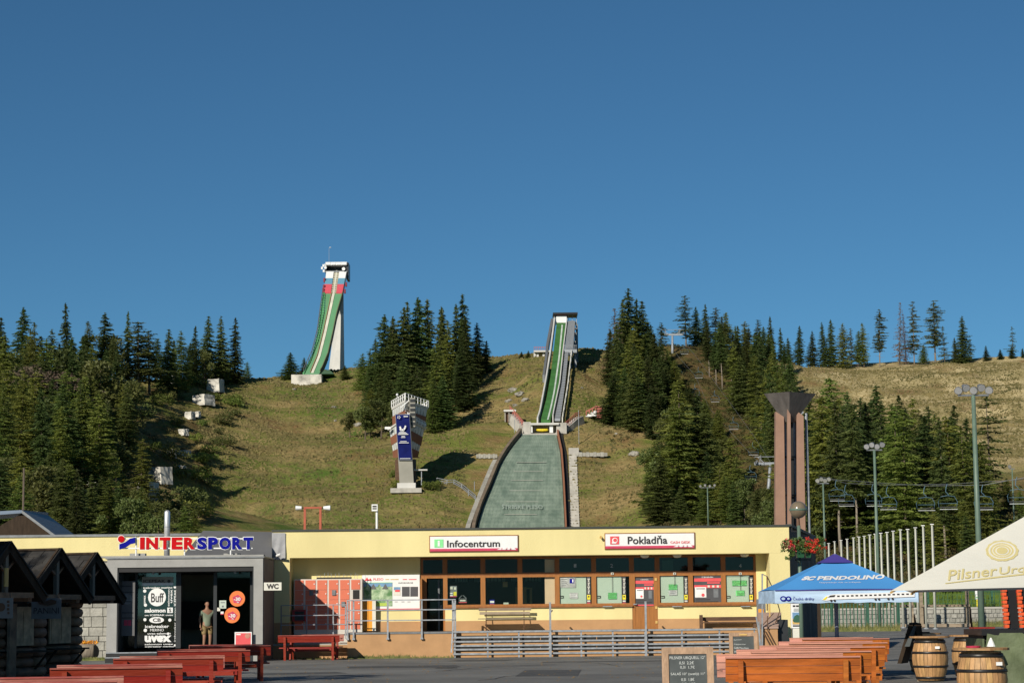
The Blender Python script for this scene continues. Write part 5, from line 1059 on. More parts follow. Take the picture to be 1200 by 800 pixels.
# ================================================================== FLAGPOLES
k = 0; fpx = [971, 978, 985.5, 992.5, 1000, 1006.5, 1012.7, 1019, 1025.5, 1032, 1039.3, 1046.5, 1055, 1063.5, 1072.5, 1081.5, 1092]; fty = [636, 634, 632.5, 631, 629.5, 628.5, 627.5, 626, 625, 624, 623, 621.5, 620, 619.5, 617.5, 615, 613.5]
fp0 = None
for i, (x, ty) in enumerate(zip(fpx, fty)):
    D = 195 - 40 * i / 16; a = P(x, ty, D); z0 = max(0, H(a.x, D)) - .02; ht = a.z - z0
    lb = 'leftmost and farthest white flagpole of the row' if i == 0 else 'rightmost and nearest white flagpole of the row' if i == 16 else 'white flagpole in the row behind the blue parasol, number %s from the right end' % ['', 'second', 'third', 'fourth', 'fifth', 'sixth', 'seventh', 'eighth', 'ninth', 'tenth', 'eleventh', 'twelfth', 'thirteenth', 'fourteenth', 'fifteenth', 'sixteenth'][16 - i]
    lb = lb.replace('number ', '')
    if fp0 is None:
        fp0 = thing('flagpole', lb, 'flagpole', (0, 0, 0), 'row of white flagpoles')
        M().tube([(0, 0, 0), (0, 0, 7.9)], [.10, .065], 10).obj('pole', 'flagpole', fp0, smooth=True); M().box(-.13, .13, -.04, .04, 7.94, 8.0).obj('pole_cap', 'white', fp0); M().tube([(0, 0, 0), (0, 0, .12)], .2, 10).obj('foot', 'steel', fp0)
        M().tube([(.1, 0, 1.0), (.1, 0, 7.8)], .012, 4).obj('halyard', 'steel_dark', fp0)
        KIDS(fp0); fp0.location = (a.x, D, z0); fp0.scale = (1, 1, ht / 8)
    else: dup(fp0, (a.x, D, z0), random.uniform(-.3, .3), (1, 1, ht / 8), lb, 'row of white flagpoles')

# ================================================================== MAIN BUILDING
YF, YB = 79.0, 80.2             # face of the roof fascia, face of the recessed wall
YP = 77.7                       # front of the raised terrace
def zz(px, py, Y): return P(px, py, Y).z
XL_, XR_ = P(320, 640, YF).x, P(925, 640, YF).x
ZT = zz(622, 618.6, YF); ZS = zz(622, 650.5, YF); ZP = zz(640, 738.5, YP)      # roof edge, soffit, terrace floor
mb_ = thing('service_building', 'long flat-roofed pale yellow building with brown windows and a raised terrace', 'building', ((XL_ + XR_)/2, YF, 0))
def Xf(px, Y=YF): return P(px, 690, Y).x
BK = 94.0
M().box(XL_, XR_, YF, YB + .1, ZS, ZT - .03).obj('fascia', 'yellow', mb_)
M().box(XL_ - .05, XR_ + .06, YF - .06, YB, ZT - .03, ZT + .035).obj('roof_edge', 'roof_trim', mb_)
M().slab([(XL_, YB, ZT - .3), (XR_ , YB, ZT - .3), (Xf(955, BK) + .3, BK, ZT - .3), (XL_, BK, ZT - .3)], (0, 0, .3)).obj('roof', 'greysheet', mb_)
# side piers of the recess
xa = Xf(339.5); xb = Xf(902.5)
M().box(XL_, xa, YF + .002, YB + .1, ZP * 0, ZS - .002).obj('pier', 'yellow', mb_)
M().box(xb, XR_, YF + .002, YB + .1, 0, ZS - .002).obj('pier', 'yellow', mb_)
ZPL = zz(500, 727.5, YB)         # top of the tan plinth
M().box(XL_ - .01, xa + .004, YF - .02, YB - .03, 0, ZPL).obj('plinth', 'tan', mb_)
M().box(XL_, xa, YF - .02, YB, 0, .01) if False else None
xd0 = Xf(492.5, YB)
M().box(xa, xd0, YB, YB + .25, ZPL, ZS).obj('wall', 'yellow', mb_); M().box(xa, xd0, YB - .02, YB + .25, ZP, ZPL).obj('plinth', 'tan', mb_)
xr0 = Xf(886.5, YB)
M().box(xr0, xb, YB, YB + .25, ZPL, ZS).obj('wall', 'yellow', mb_); M().box(xr0, xb, YB - .02, YB + .25, ZP, ZPL).obj('plinth', 'tan', mb_)
ZSILL = zz(620, 711.5, YB); ZTR = zz(700, 672.8, YB)
def low(x0, x1):
    a, b_ = Xf(x0, YB), Xf(x1, YB); M().box(a, b_, YB, YB + .25, ZPL, ZSILL).obj('wall', 'yellow', mb_); M().box(a, b_, YB - .02, YB + .25, ZP, ZPL).obj('plinth', 'tan', mb_)
    M().box(a - .02, b_ + .02, YB - .10, YB + .2, ZSILL, ZSILL + .06).obj('sill', 'wood_frame', mb_)
low(521.5, 740.5); low(770.5, 886.5)
# windows: one part per bay, the pane below it
def bay(x0, x1, z0, z1, fill_, fw=.09, nm='window', y=YB):
    a, b_ = Xf(x0, YB), Xf(x1, YB); m_ = M()
    m_.box(a, a + fw, y + .02, y + .14, z0, z1).box(b_ - fw, b_, y + .02, y + .14, z0, z1).box(a + fw, b_ - fw, y + .021, y + .139, z0, z0 + fw * .8).box(a + fw, b_ - fw, y + .021, y + .139, z1 - fw * .8, z1)
    w = m_.obj(nm, 'door_wood' if z1 < ZTR + .02 else 'wood_frame', mb_)
    if fill_: M().box(a + fw, b_ - fw, y + .07, y + .085, z0 + fw * .8, z1 - fw * .8).obj('pane', fill_, w)
    return w
COLS = [(521.5, 566), (566, 609.5), (609.5, 653), (653, 696), (696, 740.5), (770.5, 809.5), (809.5, 848), (848, 886.5)]
wins = [bay(a, b_, ZSILL + .06, ZTR, 'glass') for a, b_ in COLS]
trs = [bay(a, b_, ZTR + .03, ZS - .02, 'glass' if i < 3 else 'shopglass') for i, (a, b_) in enumerate(COLS)]
bay(493, 521.5, ZTR + .03, ZS - .02, 'glass'); bay(740.5, 770.5, ZTR + .03, ZS - .02, 'shopglass')
M().box(Xf(492.6, YB), Xf(886.4, YB), YB + .03, YB + .13, ZTR, ZTR + .03).obj('transom_rail', 'wood_frame', mb_)
# left glass door, a leaf standing open
def doorf(x0, x1, name, label):
    a, b_ = Xf(x0, YB), Xf(x1, YB); d = thing('x', None, None); bpy.data.objects.remove(d)
    return a, b_
a, b_ = Xf(493, YB), Xf(521.5, YB)
dm = M().box(a, a + .22, YB + .02, YB + .14, ZP, ZTR).box(b_ - .07, b_, YB + .02, YB + .14, ZP, ZTR).box(a + .22, b_ - .07, YB + .02, YB + .14, ZTR - .08, ZTR)
dr = dm.obj('door', 'door_wood', mb_); dr['label'] = 'brown framed glass door standing open'
M().box(a + .02, a + .08, YB - .75, YB, ZP + .02, ZTR - .1).obj('door_leaf', 'door_wood', dr)
M().box(a + .24, b_ - .09, YB + .75, YB + .8, ZP, ZTR - .1).obj('inner_pane', 'glass', dr)
M().box(a + .62, a + .68, YB + .7, YB + .76, ZP, ZTR - .1).obj('inner_frame', 'steel_dark', dr)
M().box(a + .7, a + .78, YB + .62, YB + .68, ZP + .85, ZP + .95).obj('handle', 'steel', dr)
# wooden door with price list
a, b_ = Xf(740.5, YB), Xf(770.5, YB)
zc = zz(755, 710, YB)
dm = M().box(a, a + .12, YB + .01, YB + .14, ZP, ZTR).box(b_ - .14, b_, YB + .01, YB + .14, ZP, ZTR).box(a + .12, b_ - .14, YB + .011, YB + .139, ZTR - .1, ZTR).box(a + .12, b_ - .14, YB + .03, YB + .12, ZP, zc)
dr2 = dm.obj('door', 'door_wood', mb_); dr2['label'] = 'orange-brown wooden door with a price list in its glass'
for k in range(4): M().box(a + .15 + k*.17, a + .31 + k*.17, YB + .024, YB + .034, ZP + .08, zc - .05).obj('door_board', 'door_wood', dr2)
M().box(a + .14, b_ - .15, YB + .08, YB + .1, zc, ZTR - .1).obj('pane', 'greypaper', dr2)
for z in (ZP + .2, zc - .1, ZTR - .25): M().box(b_ - .10, b_ - .02, YB - .02, YB + .01, z, z + .1).obj('hinge', 'ochre', dr2)
M().box(a + .05, a + .17, YB - .05, YB + .01, zz(745, 707.5, YB) - .02, zz(745, 707.5, YB) + .02).obj('handle', 'steel', dr2)
# price list prints (door and window)
def pricelist(par, x0, x1, y0, y1, Y):
    w = x1 - x0; h = y1 - y0
    def s(fx0, fy0, fx1, fy1, m, dy): M().rbox(x0 + fx0*w, y0 + fy0*h, x1 - (1-fx1)*w, y0 + fy1*h, Y - dy, .004).obj('poster_print', m, par)
    s(0, 0, 1, 1, 'greypaper', 0); s(0, .09, 1, .20, 'redpaper', .006); s(.0, .32, 1, .42, 'redpaper', .006); s(.48, .22, .95, .27, 'redpaper', .006); s(0, .955, 1, 1, 'redpaper', .006)
    s(.03, .39, .45, .74, 'paper', .012); s(.08, .43, .4, .46, 'steel_dark', .018); s(.72, .45, .9, .74, 'steel_dark', .006); s(.06, .80, .6, .83, 'ink', .006); s(.06, .87, .9, .90, 'ink', .006)
    for k in range(3): s(.5 + k*.17, .33, .58 + k*.17, .40, 'offwhite', .012)
    M().disc(x0 + w*.33, y0 + h*.66, w*.06, Y - .02, .004).obj('poster_print', 'redpaper', par)
    m_ = M(); m_.text('CENNÍK', x0 + .28*w, y0 + .02*h, x0 + .72*w, y0 + .075*h, Y - .008); m_.obj('poster_lettering', 'paper', par)
pricelist(dr2, 744.6, 766, 677, 709.3, YB + .06)
pricelist(wins[6], 813.5, 845, 674, 708.5, YB + .06)
# blinds, stickers and notes in the ticket windows
for i, (x0, x1) in ((3, (656, 692.5)), (4, (699.5, 734)), (5, (774.5, 806.5)), (7, (851.5, 883))):
    w = wins[i]; yb = YB + .10
    M().rbox(x0, 674, x1 - 5.5, 709, yb, .01).obj('blind', 'blind', w)
    M().rbox(x0, 673.6, x1 - 5, 675.2, yb - .02, .012).obj('blind_shade', mat('grey_green_blind_edge', (.30, .38, .34), .7) if i == 3 else bpy.data.materials['grey_green_blind_edge'], w)
    M().rbox(x1 - 4.6, 675.5, x1 - .6, 709, yb - .05, .008).obj('sticker_strip', 'greypaper', w)
    M().rbox(x1 - 4.5, 696.5, x1 - .7, 702, yb - .06, .006).obj('sticker', 'yellowpaper', w); M().rbox(x1 - 4.5, 705.5, x1 - .7, 708.8, yb - .06, .006).obj('sticker', 'magenta', w); M().rbox(x1 - 4.3, 703, x1 - .9, 704.6, yb - .06, .006).obj('sticker', 'offwhite', w)
    M().disc(x1 - 2.6, 698.6, 1.0, yb - .066, .004).obj('sticker', 'ink', w)
    for k in range(4):
        M().rbox(x1 - 4 + (k % 2)*.4, 677.5 + k * 4.6, x1 - 1.3, 678.6 + k*4.6, yb - .058, .005).obj('sticker', 'offwhite', w); M().rbox(x1 - 3.4, 679.2 + k * 4.6, x1 - 2, 681 + k*4.6, yb - .058, .005).obj('sticker', 'offwhite', w)
    m_ = M(); m_.rbox(x0 + .2, 697.6, x0 + 4.4, 698.3, yb - .03, .01); m_.rbox(x0 + .2, 699.8, x0 + 4.4, 700.4, yb - .03, .01); m_.rbox(x0 + 3.8, 698.3, x0 + 4.4, 699.8, yb - .03, .01); m_.obj('hatch_handle', 'ink', w)
def note(w, x0, y0, x1, y1, m, lines=3, d=.02, ink='green_ink'):
    M().rbox(x0, y0, x1, y1, YB + .09 - d, .006).obj('note', m, w)
    for k in range(lines):
        y = y0 + (y1 - y0) * (k + .8) / (lines + .8); M().rbox(x0 + .15*(x1-x0), y - .25, x1 - (.15 + .1*(k % 2))*(x1-x0), y + .15, YB + .08 - d, .004).obj('note_line', ink, w)
note(wins[3], 656.6, 676.6, 665.8, 688, 'paper', 4, ink='steel_dark'); note(wins[3], 665.6, 676.4, 674.6, 688, 'paper', 0); M().rbox(667.6, 677.6, 672.8, 683, YB + .06, .004).obj('note_print', 'iblue', wins[3]); M().rbox(670.6, 678.2, 672, 682, YB + .055, .004).obj('note_print', 'paper', wins[3]); note(wins[3], 667.6, 694, 677, 700.8, 'paper', 3, ink='steel_dark')
note(wins[4], 712.6, 694, 722.8, 701.5, 'green_paper', 3); note(wins[5], 783.6, 684.2, 793.6, 690.8, 'green_paper', 2); note(wins[5], 783.6, 691, 793.6, 697, 'paper', 2, ink='steel_dark')
note(wins[7], 858, 679.6, 875, 686, 'green_paper', 0); m_ = M(); m_.text('Odchod', 860.5, 681.2, 873, 684.4, YB + .055, off=.01); m_.obj('note_lettering', 'green_ink', wins[7]); note(wins[7], 862.4, 691.3, 872.5, 697.5, 'green_paper', 3)
for w, x, y1 in ((wins[4], 717.5, 694), (wins[5], 790.5, 686), (wins[7], 867.5, 691)):
    M().rbox(x - .2, 671.5, x + .2, y1, YB + .04, .01).obj('cord', 'ink', w); M().rbox(x - 1.6, 670.4, x + 1.6, 673, YB - .03, .04).obj('camera_box', 'offwhite', w); M().rbox(x - .8, 671, x + .8, 672.4, YB - .04, .012).obj('camera_lens', 'ink', w)
for i, s_, px in ((3, '1', 674), (4, '2', 716.8), (7, '4', 867.5)):
    m_ = M(); m_.text(s_, px - 1.5, 660.2, px + 1.5, 664.6, YB + .06, off=.01); m_.obj('window_number', 'steel', trs[i])
M().rbox(776, 656, 789, 671, YB + .11, .01).obj('blind', 'blind', trs[5])
for px in (712.5, 794, 874.5): M().rbox(px - 6, 709.6, px + 5, 710.6, YB - .16, .14).obj('pay_tray', 'steel', mb_)
# peach partition at the end of the information room
M().rbox(638.5, 655, 650.5, 672, YB + .16, .05).obj('partition', 'peach', mb_); M().rbox(638.5, 672.5, 650.5, 710, YB + .16, .05).obj('partition', 'peach', mb_)
# soffit lamps
for px in (755.5, 793.5, 872.5):
    c = P(px, 652, YB - .5); m_ = M(); m_.lathe((c.x, c.y, ZS - .12), [(.03, 0), (.10, .01), (.15, .05), (.17, .10), (.17, .118)], 16); m_.obj('soffit_lamp', 'offwhite', mb_, smooth=True)
# interior
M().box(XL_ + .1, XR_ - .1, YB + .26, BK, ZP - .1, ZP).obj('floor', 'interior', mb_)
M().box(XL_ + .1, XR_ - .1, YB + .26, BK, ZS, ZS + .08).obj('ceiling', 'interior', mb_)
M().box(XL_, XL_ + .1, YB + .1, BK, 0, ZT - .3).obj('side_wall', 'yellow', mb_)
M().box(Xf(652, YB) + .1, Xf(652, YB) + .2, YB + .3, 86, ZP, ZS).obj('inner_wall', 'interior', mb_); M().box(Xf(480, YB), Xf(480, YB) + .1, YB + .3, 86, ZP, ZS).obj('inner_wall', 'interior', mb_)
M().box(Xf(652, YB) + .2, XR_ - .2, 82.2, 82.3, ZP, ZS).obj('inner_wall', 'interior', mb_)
YI = 85.5
x0i, x1i = Xf(480, YB), Xf(652, YB) + .1
za, zb2 = zz(580, 681, YI), zz(580, 674.5, YI)
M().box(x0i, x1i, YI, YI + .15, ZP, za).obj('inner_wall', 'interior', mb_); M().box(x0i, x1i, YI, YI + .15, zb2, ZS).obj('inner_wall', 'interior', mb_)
lastx = x0i
for q0, q1 in ((533, 548), (556, 562.5), (570, 592), (599, 606), (615, 634)):
    a, b_ = P(q0, 677, YI).x, P(q1, 677, YI).x
    M().box(lastx, a, YI, YI + .15, za, zb2).obj('inner_wall', 'interior', mb_); lastx = b_
    w = M().box(a, b_, YI + .02, YI + .04, za, zb2).obj('high_window', mat('frosted_green_pane', (.55, .68, .60), .6, trans=.7) if q0 == 533 else bpy.data.materials['frosted_green_pane'], mb_)
    for k in range(1, 5): M().box(a + (b_-a)*k/5 - .012, a + (b_-a)*k/5 + .012, YI - .01, YI + .02, za, zb2).obj('glazing_bar', 'steel_dark', w)
M().box(lastx, x1i, YI, YI + .15, za, zb2).obj('inner_wall', 'interior', mb_)
M().slab([(XL_, BK, 0), (Xf(955, BK), BK, 0), (Xf(955, BK), BK, 2.4), (XL_, BK, 2.4)], (0, .2, 0)).obj('back_wall', 'yellow', mb_)
# arched wooden inner door, lit through the window
for q0, q1 in ((604, 607), (614, 617), (621, 623.5)): M().rbox(q0, 690, q1, 712, 83.4, .12).obj('inner_door_frame', 'ochre', mb_)
M().rbox(604, 687.5, 617, 690, 83.4, .12).obj('inner_door_frame', 'ochre', mb_); M().rbox(612, 688.3, 623.5, 689.8, 83.55, .1).obj('inner_door_frame', 'ochre', mb_); M().rbox(607, 690, 614, 712, 83.5, .04).obj('inner_door_pane', 'interior_pale', mb_)
M().rbox(609.5, 693, 613, 695.5, 83.4, .01).obj('inner_notice', 'paper', mb_)
c = P(592, 684.3, 82.5); M().box(c.x-.09, c.x+.09, c.y, c.y+.1, c.z-.1, c.z+.1).obj('wall_lamp', 'ochre', mb_)
# things in the info window
def small(name, x0, y0, x1, y1, Y, m, label, cat, parts=()):
    a, b_, c_, d_ = R(x0, y0, x1, y1, Y); t_ = thing(name, label, cat, ((a+b_)/2, Y, c_)); M().box(a, b_, Y, Y + .03, c_, d_).obj('board', m, t_)
    for q in parts: M().rbox(*q[:4], Y - .006 - .003 * parts.index(q), .004).obj('print', q[4], t_)
    return t_
small('leaflet_rack', 526.5, 686, 535.5, 699, YB + .2, 'steel_dark', 'leaflets and stickers with a yellow one at the left end of the information window', 'leaflet rack', ((527.5, 687, 530.5, 690, 'offwhite'), (532, 687.5, 534.5, 690.5, 'offwhite'), (531.5, 693, 535, 697.5, 'yellowpaper'), (527, 694, 530.5, 695.5, 'paper'), (527, 696.5, 530.5, 698, 'paper'), (527, 698, 535, 699, 'magenta')))
t_ = small('open_sign', 537.5, 700.5, 547, 706, YB + .18, 'greypaper', 'small dark sign hanging on cords in the information window', 'sign', ((539, 702.5, 545.5, 704, 'offwhite'), (537.6, 705, 547, 705.9, 'redpaper')))
M().bar(P(538, 700.5, YB + .17), P(541.5, 697, YB + .17), .015).obj('cord', 'steel', t_); M().bar(P(546.5, 700.5, YB + .17), P(542.5, 697, YB + .17), .015).obj('cord', 'steel', t_)
small('brochure', 573.8, 702, 579.5, 709.5, YB + .2, 'iblue', 'blue and white brochure standing in the information window', 'brochure', ((574.3, 703.5, 579, 706, 'paper'), (574.3, 707, 579, 708.3, 'magenta')))
small('card_holder', 590, 705.5, 596, 709.7, YB + .2, 'blind', 'pale card holder standing in the information window', 'card holder'); small('leaflet_stack', 551, 708.2, 560.5, 709.8, YB + .2, 'blind', 'low pale leaflet stack in the left information window', 'leaflets')

# dark side wall running back
t_ = thing('side_wing', 'dark timber side wall with panels at the right end of the yellow building', 'wall', (XR_, YF, 0))
p0 = Vector((XR_ + .012, YF + .1, 0)); p1 = Vector((Xf(957, BK), BK, 0)); n_ = 12
for k in range(n_):
    a, b_ = p0.lerp(p1, k/n_), p0.lerp(p1, (k + .97)/n_); M().slab([a, b_, b_ + Vector((0, 0, ZT - .02)), a + Vector((0, 0, ZT - .02))], (-.1, .02, 0)).obj('panel', mat('grey_brown_panel', (.085, .072, .06), .8, .3, 1, rnd=.25) if k == 0 else bpy.data.materials['grey_brown_panel'], t_)
M().bar(p0 + Vector((0, 0, ZT + .01)), p1 + Vector((0, 0, ZT + .01)), .22, .1).obj('edge_trim', 'roof_trim', t_)
# Infocentrum and Pokladna signs
def fsign(x0, y0, x1, y1, label):
    a, b_, c_, d_ = R(x0, y0, x1, y1, YF - 0.050); t_ = thing('sign_board', label, 'sign', ((a+b_)/2, YF - 0.050, c_))
    M().box(a, b_, YF - 0.050, YF - 0.010, c_, d_).obj('frame', 'wood_frame', t_); M().rbox(x0 + 1, y0 + 1.1, x1 - 1, y1 - 1.1, YF - 0.070, .02).obj('panel', 'white', t_); M().rbox(x0 + 1, y1 - 4, x1 - 1, y1 - 1.1, YF - 0.080, .01).obj('red_stripe', 'magenta', t_)
    w_ = M()
    for q, h_ in ((x1 - 22, 2.0), (x1 - 17, 3.4), (x1 - 12, 2.5), (x1 - 7, 3.2)): w_.slab([P(q - 3.5, y1 - 2.6, YF - 0.082), P(q + 4.5, y1 - 2.6, YF - 0.082), P(q + 1, y1 - 2.4 - h_, YF - 0.082)], (0, .005, 0))
    w_.obj('mountain_emblem', 'white', t_); return t_
s1 = fsign(503, 626.8, 607.5, 646.2, 'framed white Infocentrum sign with green i on the yellow fascia')
M().rbox(509, 631.6, 519.5, 641, YF - 0.085, .008).obj('emblem', 'green_paper', s1); m_ = M(); m_.text('i', 512.8, 633, 515.6, 639.8, YF - 0.095, off=.05); m_.obj('emblem_letter', 'white', s1)
m_ = M(); m_.text('Infocentrum', 523.8, 632.4, 585.8, 640.6, YF - 0.090, off=.018); m_.obj('lettering', 'ink', s1)
s2 = fsign(708.5, 623.8, 814.5, 643, 'framed white Pokladňa cash desk sign with red emblem on the yellow fascia')
M().rbox(715, 628, 725.5, 637.4, YF - 0.085, .008).obj('emblem', 'redpaper', s2); M().disc(720.5, 632.8, 3.2, YF - 0.090, .004).obj('emblem_ring', 'white', s2); M().disc(720.8, 632.6, 2.2, YF - 0.095, .004).obj('emblem_core', 'redpaper', s2); M().rbox(717, 634.6, 722, 636.4, YF - 0.098, .004).obj('emblem_bar', 'white', s2)
m_ = M(); m_.text('Pokladňa', 735.5, 627.2, 782, 637.0, YF - 0.090, off=.02); m_.obj('lettering', 'ink', s2)
m_ = M(); m_.text('CASH DESK', 785.5, 633.6, 809, 636.4, YF - 0.090, off=.01); m_.obj('lettering', 'redpaper', s2)
c = P(704, 628, YF - .1); M().tube([c + Vector((0, .1, 0)), c - Vector((0, .1, .05))], [.03, .05], 8).obj('spotlight', 'ochre', label='tiny lamp on the yellow fascia left of the Pokladňa sign', cat='lamp', loc=c)
# terrace
ta = thing('terrace', 'raised tan terrace with grey metal railings in front of the yellow building', 'terrace', (0, YP, 0))
xt0, xt1 = P(407, 750, YP).x, P(532, 750, YP).x
M().box(xt0, xt1, YP, YB - .03, 0, ZP - .06).obj('plinth_wall', 'tan', ta); M().box(xt0 - .03, xt1 + .02, YP - .03, YB - .03, ZP - .06, ZP).obj('floor_slab', 'steel_dark', ta)
xt2 = P(899, 750, YP).x
Y2 = YP + .22
M().box(xt1 + .03, xt2, Y2, YB - .03, 0, ZP - .05).obj('plinth_wall', 'tan', ta); M().box(xt1 + .03, xt2, Y2 - .03, YB - .03, ZP - .05, ZP - .002).obj('floor_slab', 'concrete', ta)
xt_0 = XL_ + .02
M().box(xt_0, xt0 - .03, YP + .9, YB - .03, 0, ZP - .45).obj('ramp_wall', 'tan', ta)
M().box(xt_0, xt0 - .03, YP + .9, YB - .04, ZP - .449, ZP - .40).obj('ramp_slab', 'concrete', ta)
for z_ in (ZP - .215, ZP - .525):                       # two dark strips painting the shade under the steps onto the wall
    for k in range(11): x = xt1 + .08 + k * (xt2 - xt1 - .1) / 11; M().box(x, x + (xt2 - xt1 - .1) / 11 - .04, Y2 - .03, Y2 - .001, z_ - .115, z_).obj('dark_board_and_step_shade', 'dark', ta)
# grey rail along the steps
rl = thing('bar_railing', 'long low grey five-bar metal railing in front of the terrace steps', 'railing', (P(700, 766, YP).x, YP - .12, 0))
xq0, xq1 = P(531, 750, YP).x, P(884.5, 750, YP).x; zt_, zb3 = ZP + .02, .13
for k in range(6):
    z = [ZP - .01, ZP - .21, ZP - .36, ZP - .51, ZP - .64, ZP - .80][k]
    M().box(xq0, xq1, YP - .14, YP - .10, max(z, .1) - .03, max(z, .1) + .03).obj('bar', 'steel', rl)
for px in (533, 571.5, 608, 644, 681, 718, 756, 799, 843, 884): x = P(px, 750, YP).x; M().box(x - .028, x + .028, YP - .098, YP - .05, 0, ZP + .015).obj('post', 'steel', rl)
for px, tp in ((644.5, 705), (756, 704)):
    a = P(px, tp, YP); M().box(a.x - .035, a.x + .035, YP - .22, YP - .145, .0, a.z).obj('tall_post', 'steel', rl)
    M().bar((a.x + .02, YP - .17, a.z - .35), (a.x + .1, YP + 1.3, ZP + .72), .045).obj('handrail', 'steel', rl)
# upper railing on the solid terrace
r2 = thing('terrace_railing', 'three-rail galvanised railing above the solid tan terrace wall', 'railing', (P(470, 730, YP).x, YP, ZP))
zr_ = [zz(470, 702.6, YP), zz(470, 714.2, YP), zz(470, 726.3, YP)]
for px in (407.5, 414.5, 454.5, 494.3, 533.5):
    x = P(px, 720, YP).x; M().box(x - .03, x + .03, YP - .10, YP - .045, ZP - .2, zr_[0] + .02).obj('post', 'steel', r2); M().box(x - .05, x + .05, YP - .13, YP - .03, ZP - .26, ZP - .2).obj('foot_plate', 'steel', r2)
xx0, xx1 = P(407, 720, YP).x, P(534, 720, YP).x
for z in zr_: M().box(xx0, xx1, YP - .13, YP - .101, z - .02, z + .02).obj('rail', 'steel', r2)
for z in zr_:  # return rails, towards the building at the right and the ramp at the left
    M().bar((xx1, YP - .1, z), (xx1 - .12, YP + .65, z), .035).obj('rail', 'steel', r2)
x = xx1 - .12; M().box(x - .03, x + .03, YP + .62, YP + .68, 0, zr_[0]).obj('post', 'steel', r2)
a0, a1 = P(532.5, 706, YP), P(529.5, 735, YP); M().bar(a0, (a0.x - .12, YP - .2, .2), .05).obj('brace', 'steel', r2)
r3 = thing('ramp_railing', 'thin grey railing of the ramp before the red lockers', 'railing', (P(365, 730, YP + .6).x, YP + .6, ZP - .4))
for px in (329.5, 359.5, 390.5, 405):
    a = P(px, 709, YP + .6); b_ = P(px, 748, YP + .6); M().box(a.x - .022, a.x + .022, YP + .58, YP + .62, b_.z, a.z).obj('post', 'steel_dark' if px < 350 else 'steel', r3)
for y in (709, 721, 732): M().bar(P(329.5, y, YP + .55), P(406, y - 1, YP + .55), .03).obj('rail', 'steel', r3)
# lockers
lk = thing('locker_bank', 'bank of coral red lockers in six columns on the terrace', 'lockers', (P(384, 738, YB - .5).x, YB - .5, ZP - .4))
YL = YB - .62; cols = [344.5, 357.3, 371.2, 384.8, 398, 411, 423.5]; z0l = ZP - .4; z1l = zz(384, 678, YL); z0l_ = zz(384, 738, YL)
M().box(P(cols[0], 700, YL).x, P(cols[-1] + .8, 700, YL).x, YL + .02, YB - .04, z0l, z1l).obj('cabinet', 'locker_frame', lk)
for i in range(6):
    a, b_ = P(cols[i] + (.6 if i else .9), 700, YL).x, P(cols[i+1] - 1.6, 700, YL).x; hh = (z1l - z0l_ - .06) / 5
    for r_ in range(5):
        zt2 = z1l - .04 - r_ * hh
        if i == 5 and r_ == 1: M().box(a + .06, b_ - .02, YL + .013, YL + .018, zt2 - hh + .02, zt2 - .01).obj('open_locker', 'dark', lk); continue
        d_ = M().box(a, b_, YL, YL + .018, zt2 - hh + .012, zt2).obj('locker_door', 'locker', lk)
        M().box(b_ - .06, b_ - .025, YL - .02, YL, zt2 - .16, zt2 - .12).obj('lock', 'white', d_)
for px, py in ((364.5, 694.5), (391, 694), (402, 707.5)): M().rbox(px - 2, py - 3, px + 2.3, py + 3, YL - .05, .045).obj('coin_box', 'steel_dark', lk)
for k in range(14):
    px = 371 + k * 4.4; a = P(px, 677.5, YL + .25); M().bar(a - Vector((0, 0, .02)), a + Vector((random.uniform(-.06, .06), 0, random.uniform(.12, .25))), .012).obj('bird_spike', 'steel', lk)
M().rbox(371, 675.9, 412, 677.8, YL + .15, .06).obj('top_rail', 'dark', lk)
bx_ = thing('ticket_box', 'dark red box with a black opening at the left end of the lockers', 'box', P(350, 726, YL - .4)); M().rbox(342.5, 714, 358, 727.5, YL - .4, .35).obj('housing', mat('dark_red_box', (.30, .02, .02), .5), bx_); M().rbox(345.5, 716, 356, 719.5, YL - .42, .02).obj('slot', 'black', bx_); M().rbox(345.5, 721, 356, 726.5, YL - .415, .02).obj('screen', 'anthracite', bx_)
od = thing('orange_door', 'narrow orange wooden door right of the red lockers', 'door', P(431, 738, YB - .2)); M().rbox(424.5, 703, 436.2, 738.6, YB - .3, .06).obj('leaf', 'orange', od); M().rbox(436.2, 702.5, 440.3, 738.6, YB - .3, .2).obj('post', 'offwhite', od)
for x in (428, 431.5): M().rbox(x - .15, 703.4, x + .15, 738.3, YB - .308, .01).obj('board_joint', 'door_wood', od)
# map board
ib = thing('map_board', 'white ski resort information board with a green mountain map', 'information board', P(459, 714, YB - .05)); YM = YB - .05
M().rbox(424.5, 673.2, 491.8, 714.8, YM, .045).obj('panel', 'white', ib); M().rbox(435, 712.6, 491.6, 714.2, YM - .008, .006).obj('red_stripe', 'redpaper', ib)
K['mapmat'] = mat('mountain_map_print', (.12, .30, .10), .5, .3, 2.4, col2=(.55, .66, .45), thr=(.40, .62), detail=6)
M().rbox(426, 682.6, 459.8, 710, YM - .008, .006).obj('map', 'mapmat', ib); M().rbox(426, 682.6, 459.8, 687, YM - .012, .004).obj('map_sky', 'sky_print', ib)
for q in (430, 437, 444, 451): M().slab([P(q - 3.5, 690, YM - .014), P(q + 4.5, 690, YM - .014), P(q + .6, 683.6, YM - .014)], (0, .003, 0)).obj('map_peak', 'greysheet' if q % 2 else 'mapmat', ib)
M().rbox(439.8, 706, 455.5, 709.6, YM - .012, .004).obj('map_valley', mat('yellow_green_print', (.45, .58, .10), .6), ib); M().rbox(426, 682.1, 459.8, 682.7, YM - .014, .005).obj('map_edge', 'green_ink', ib)
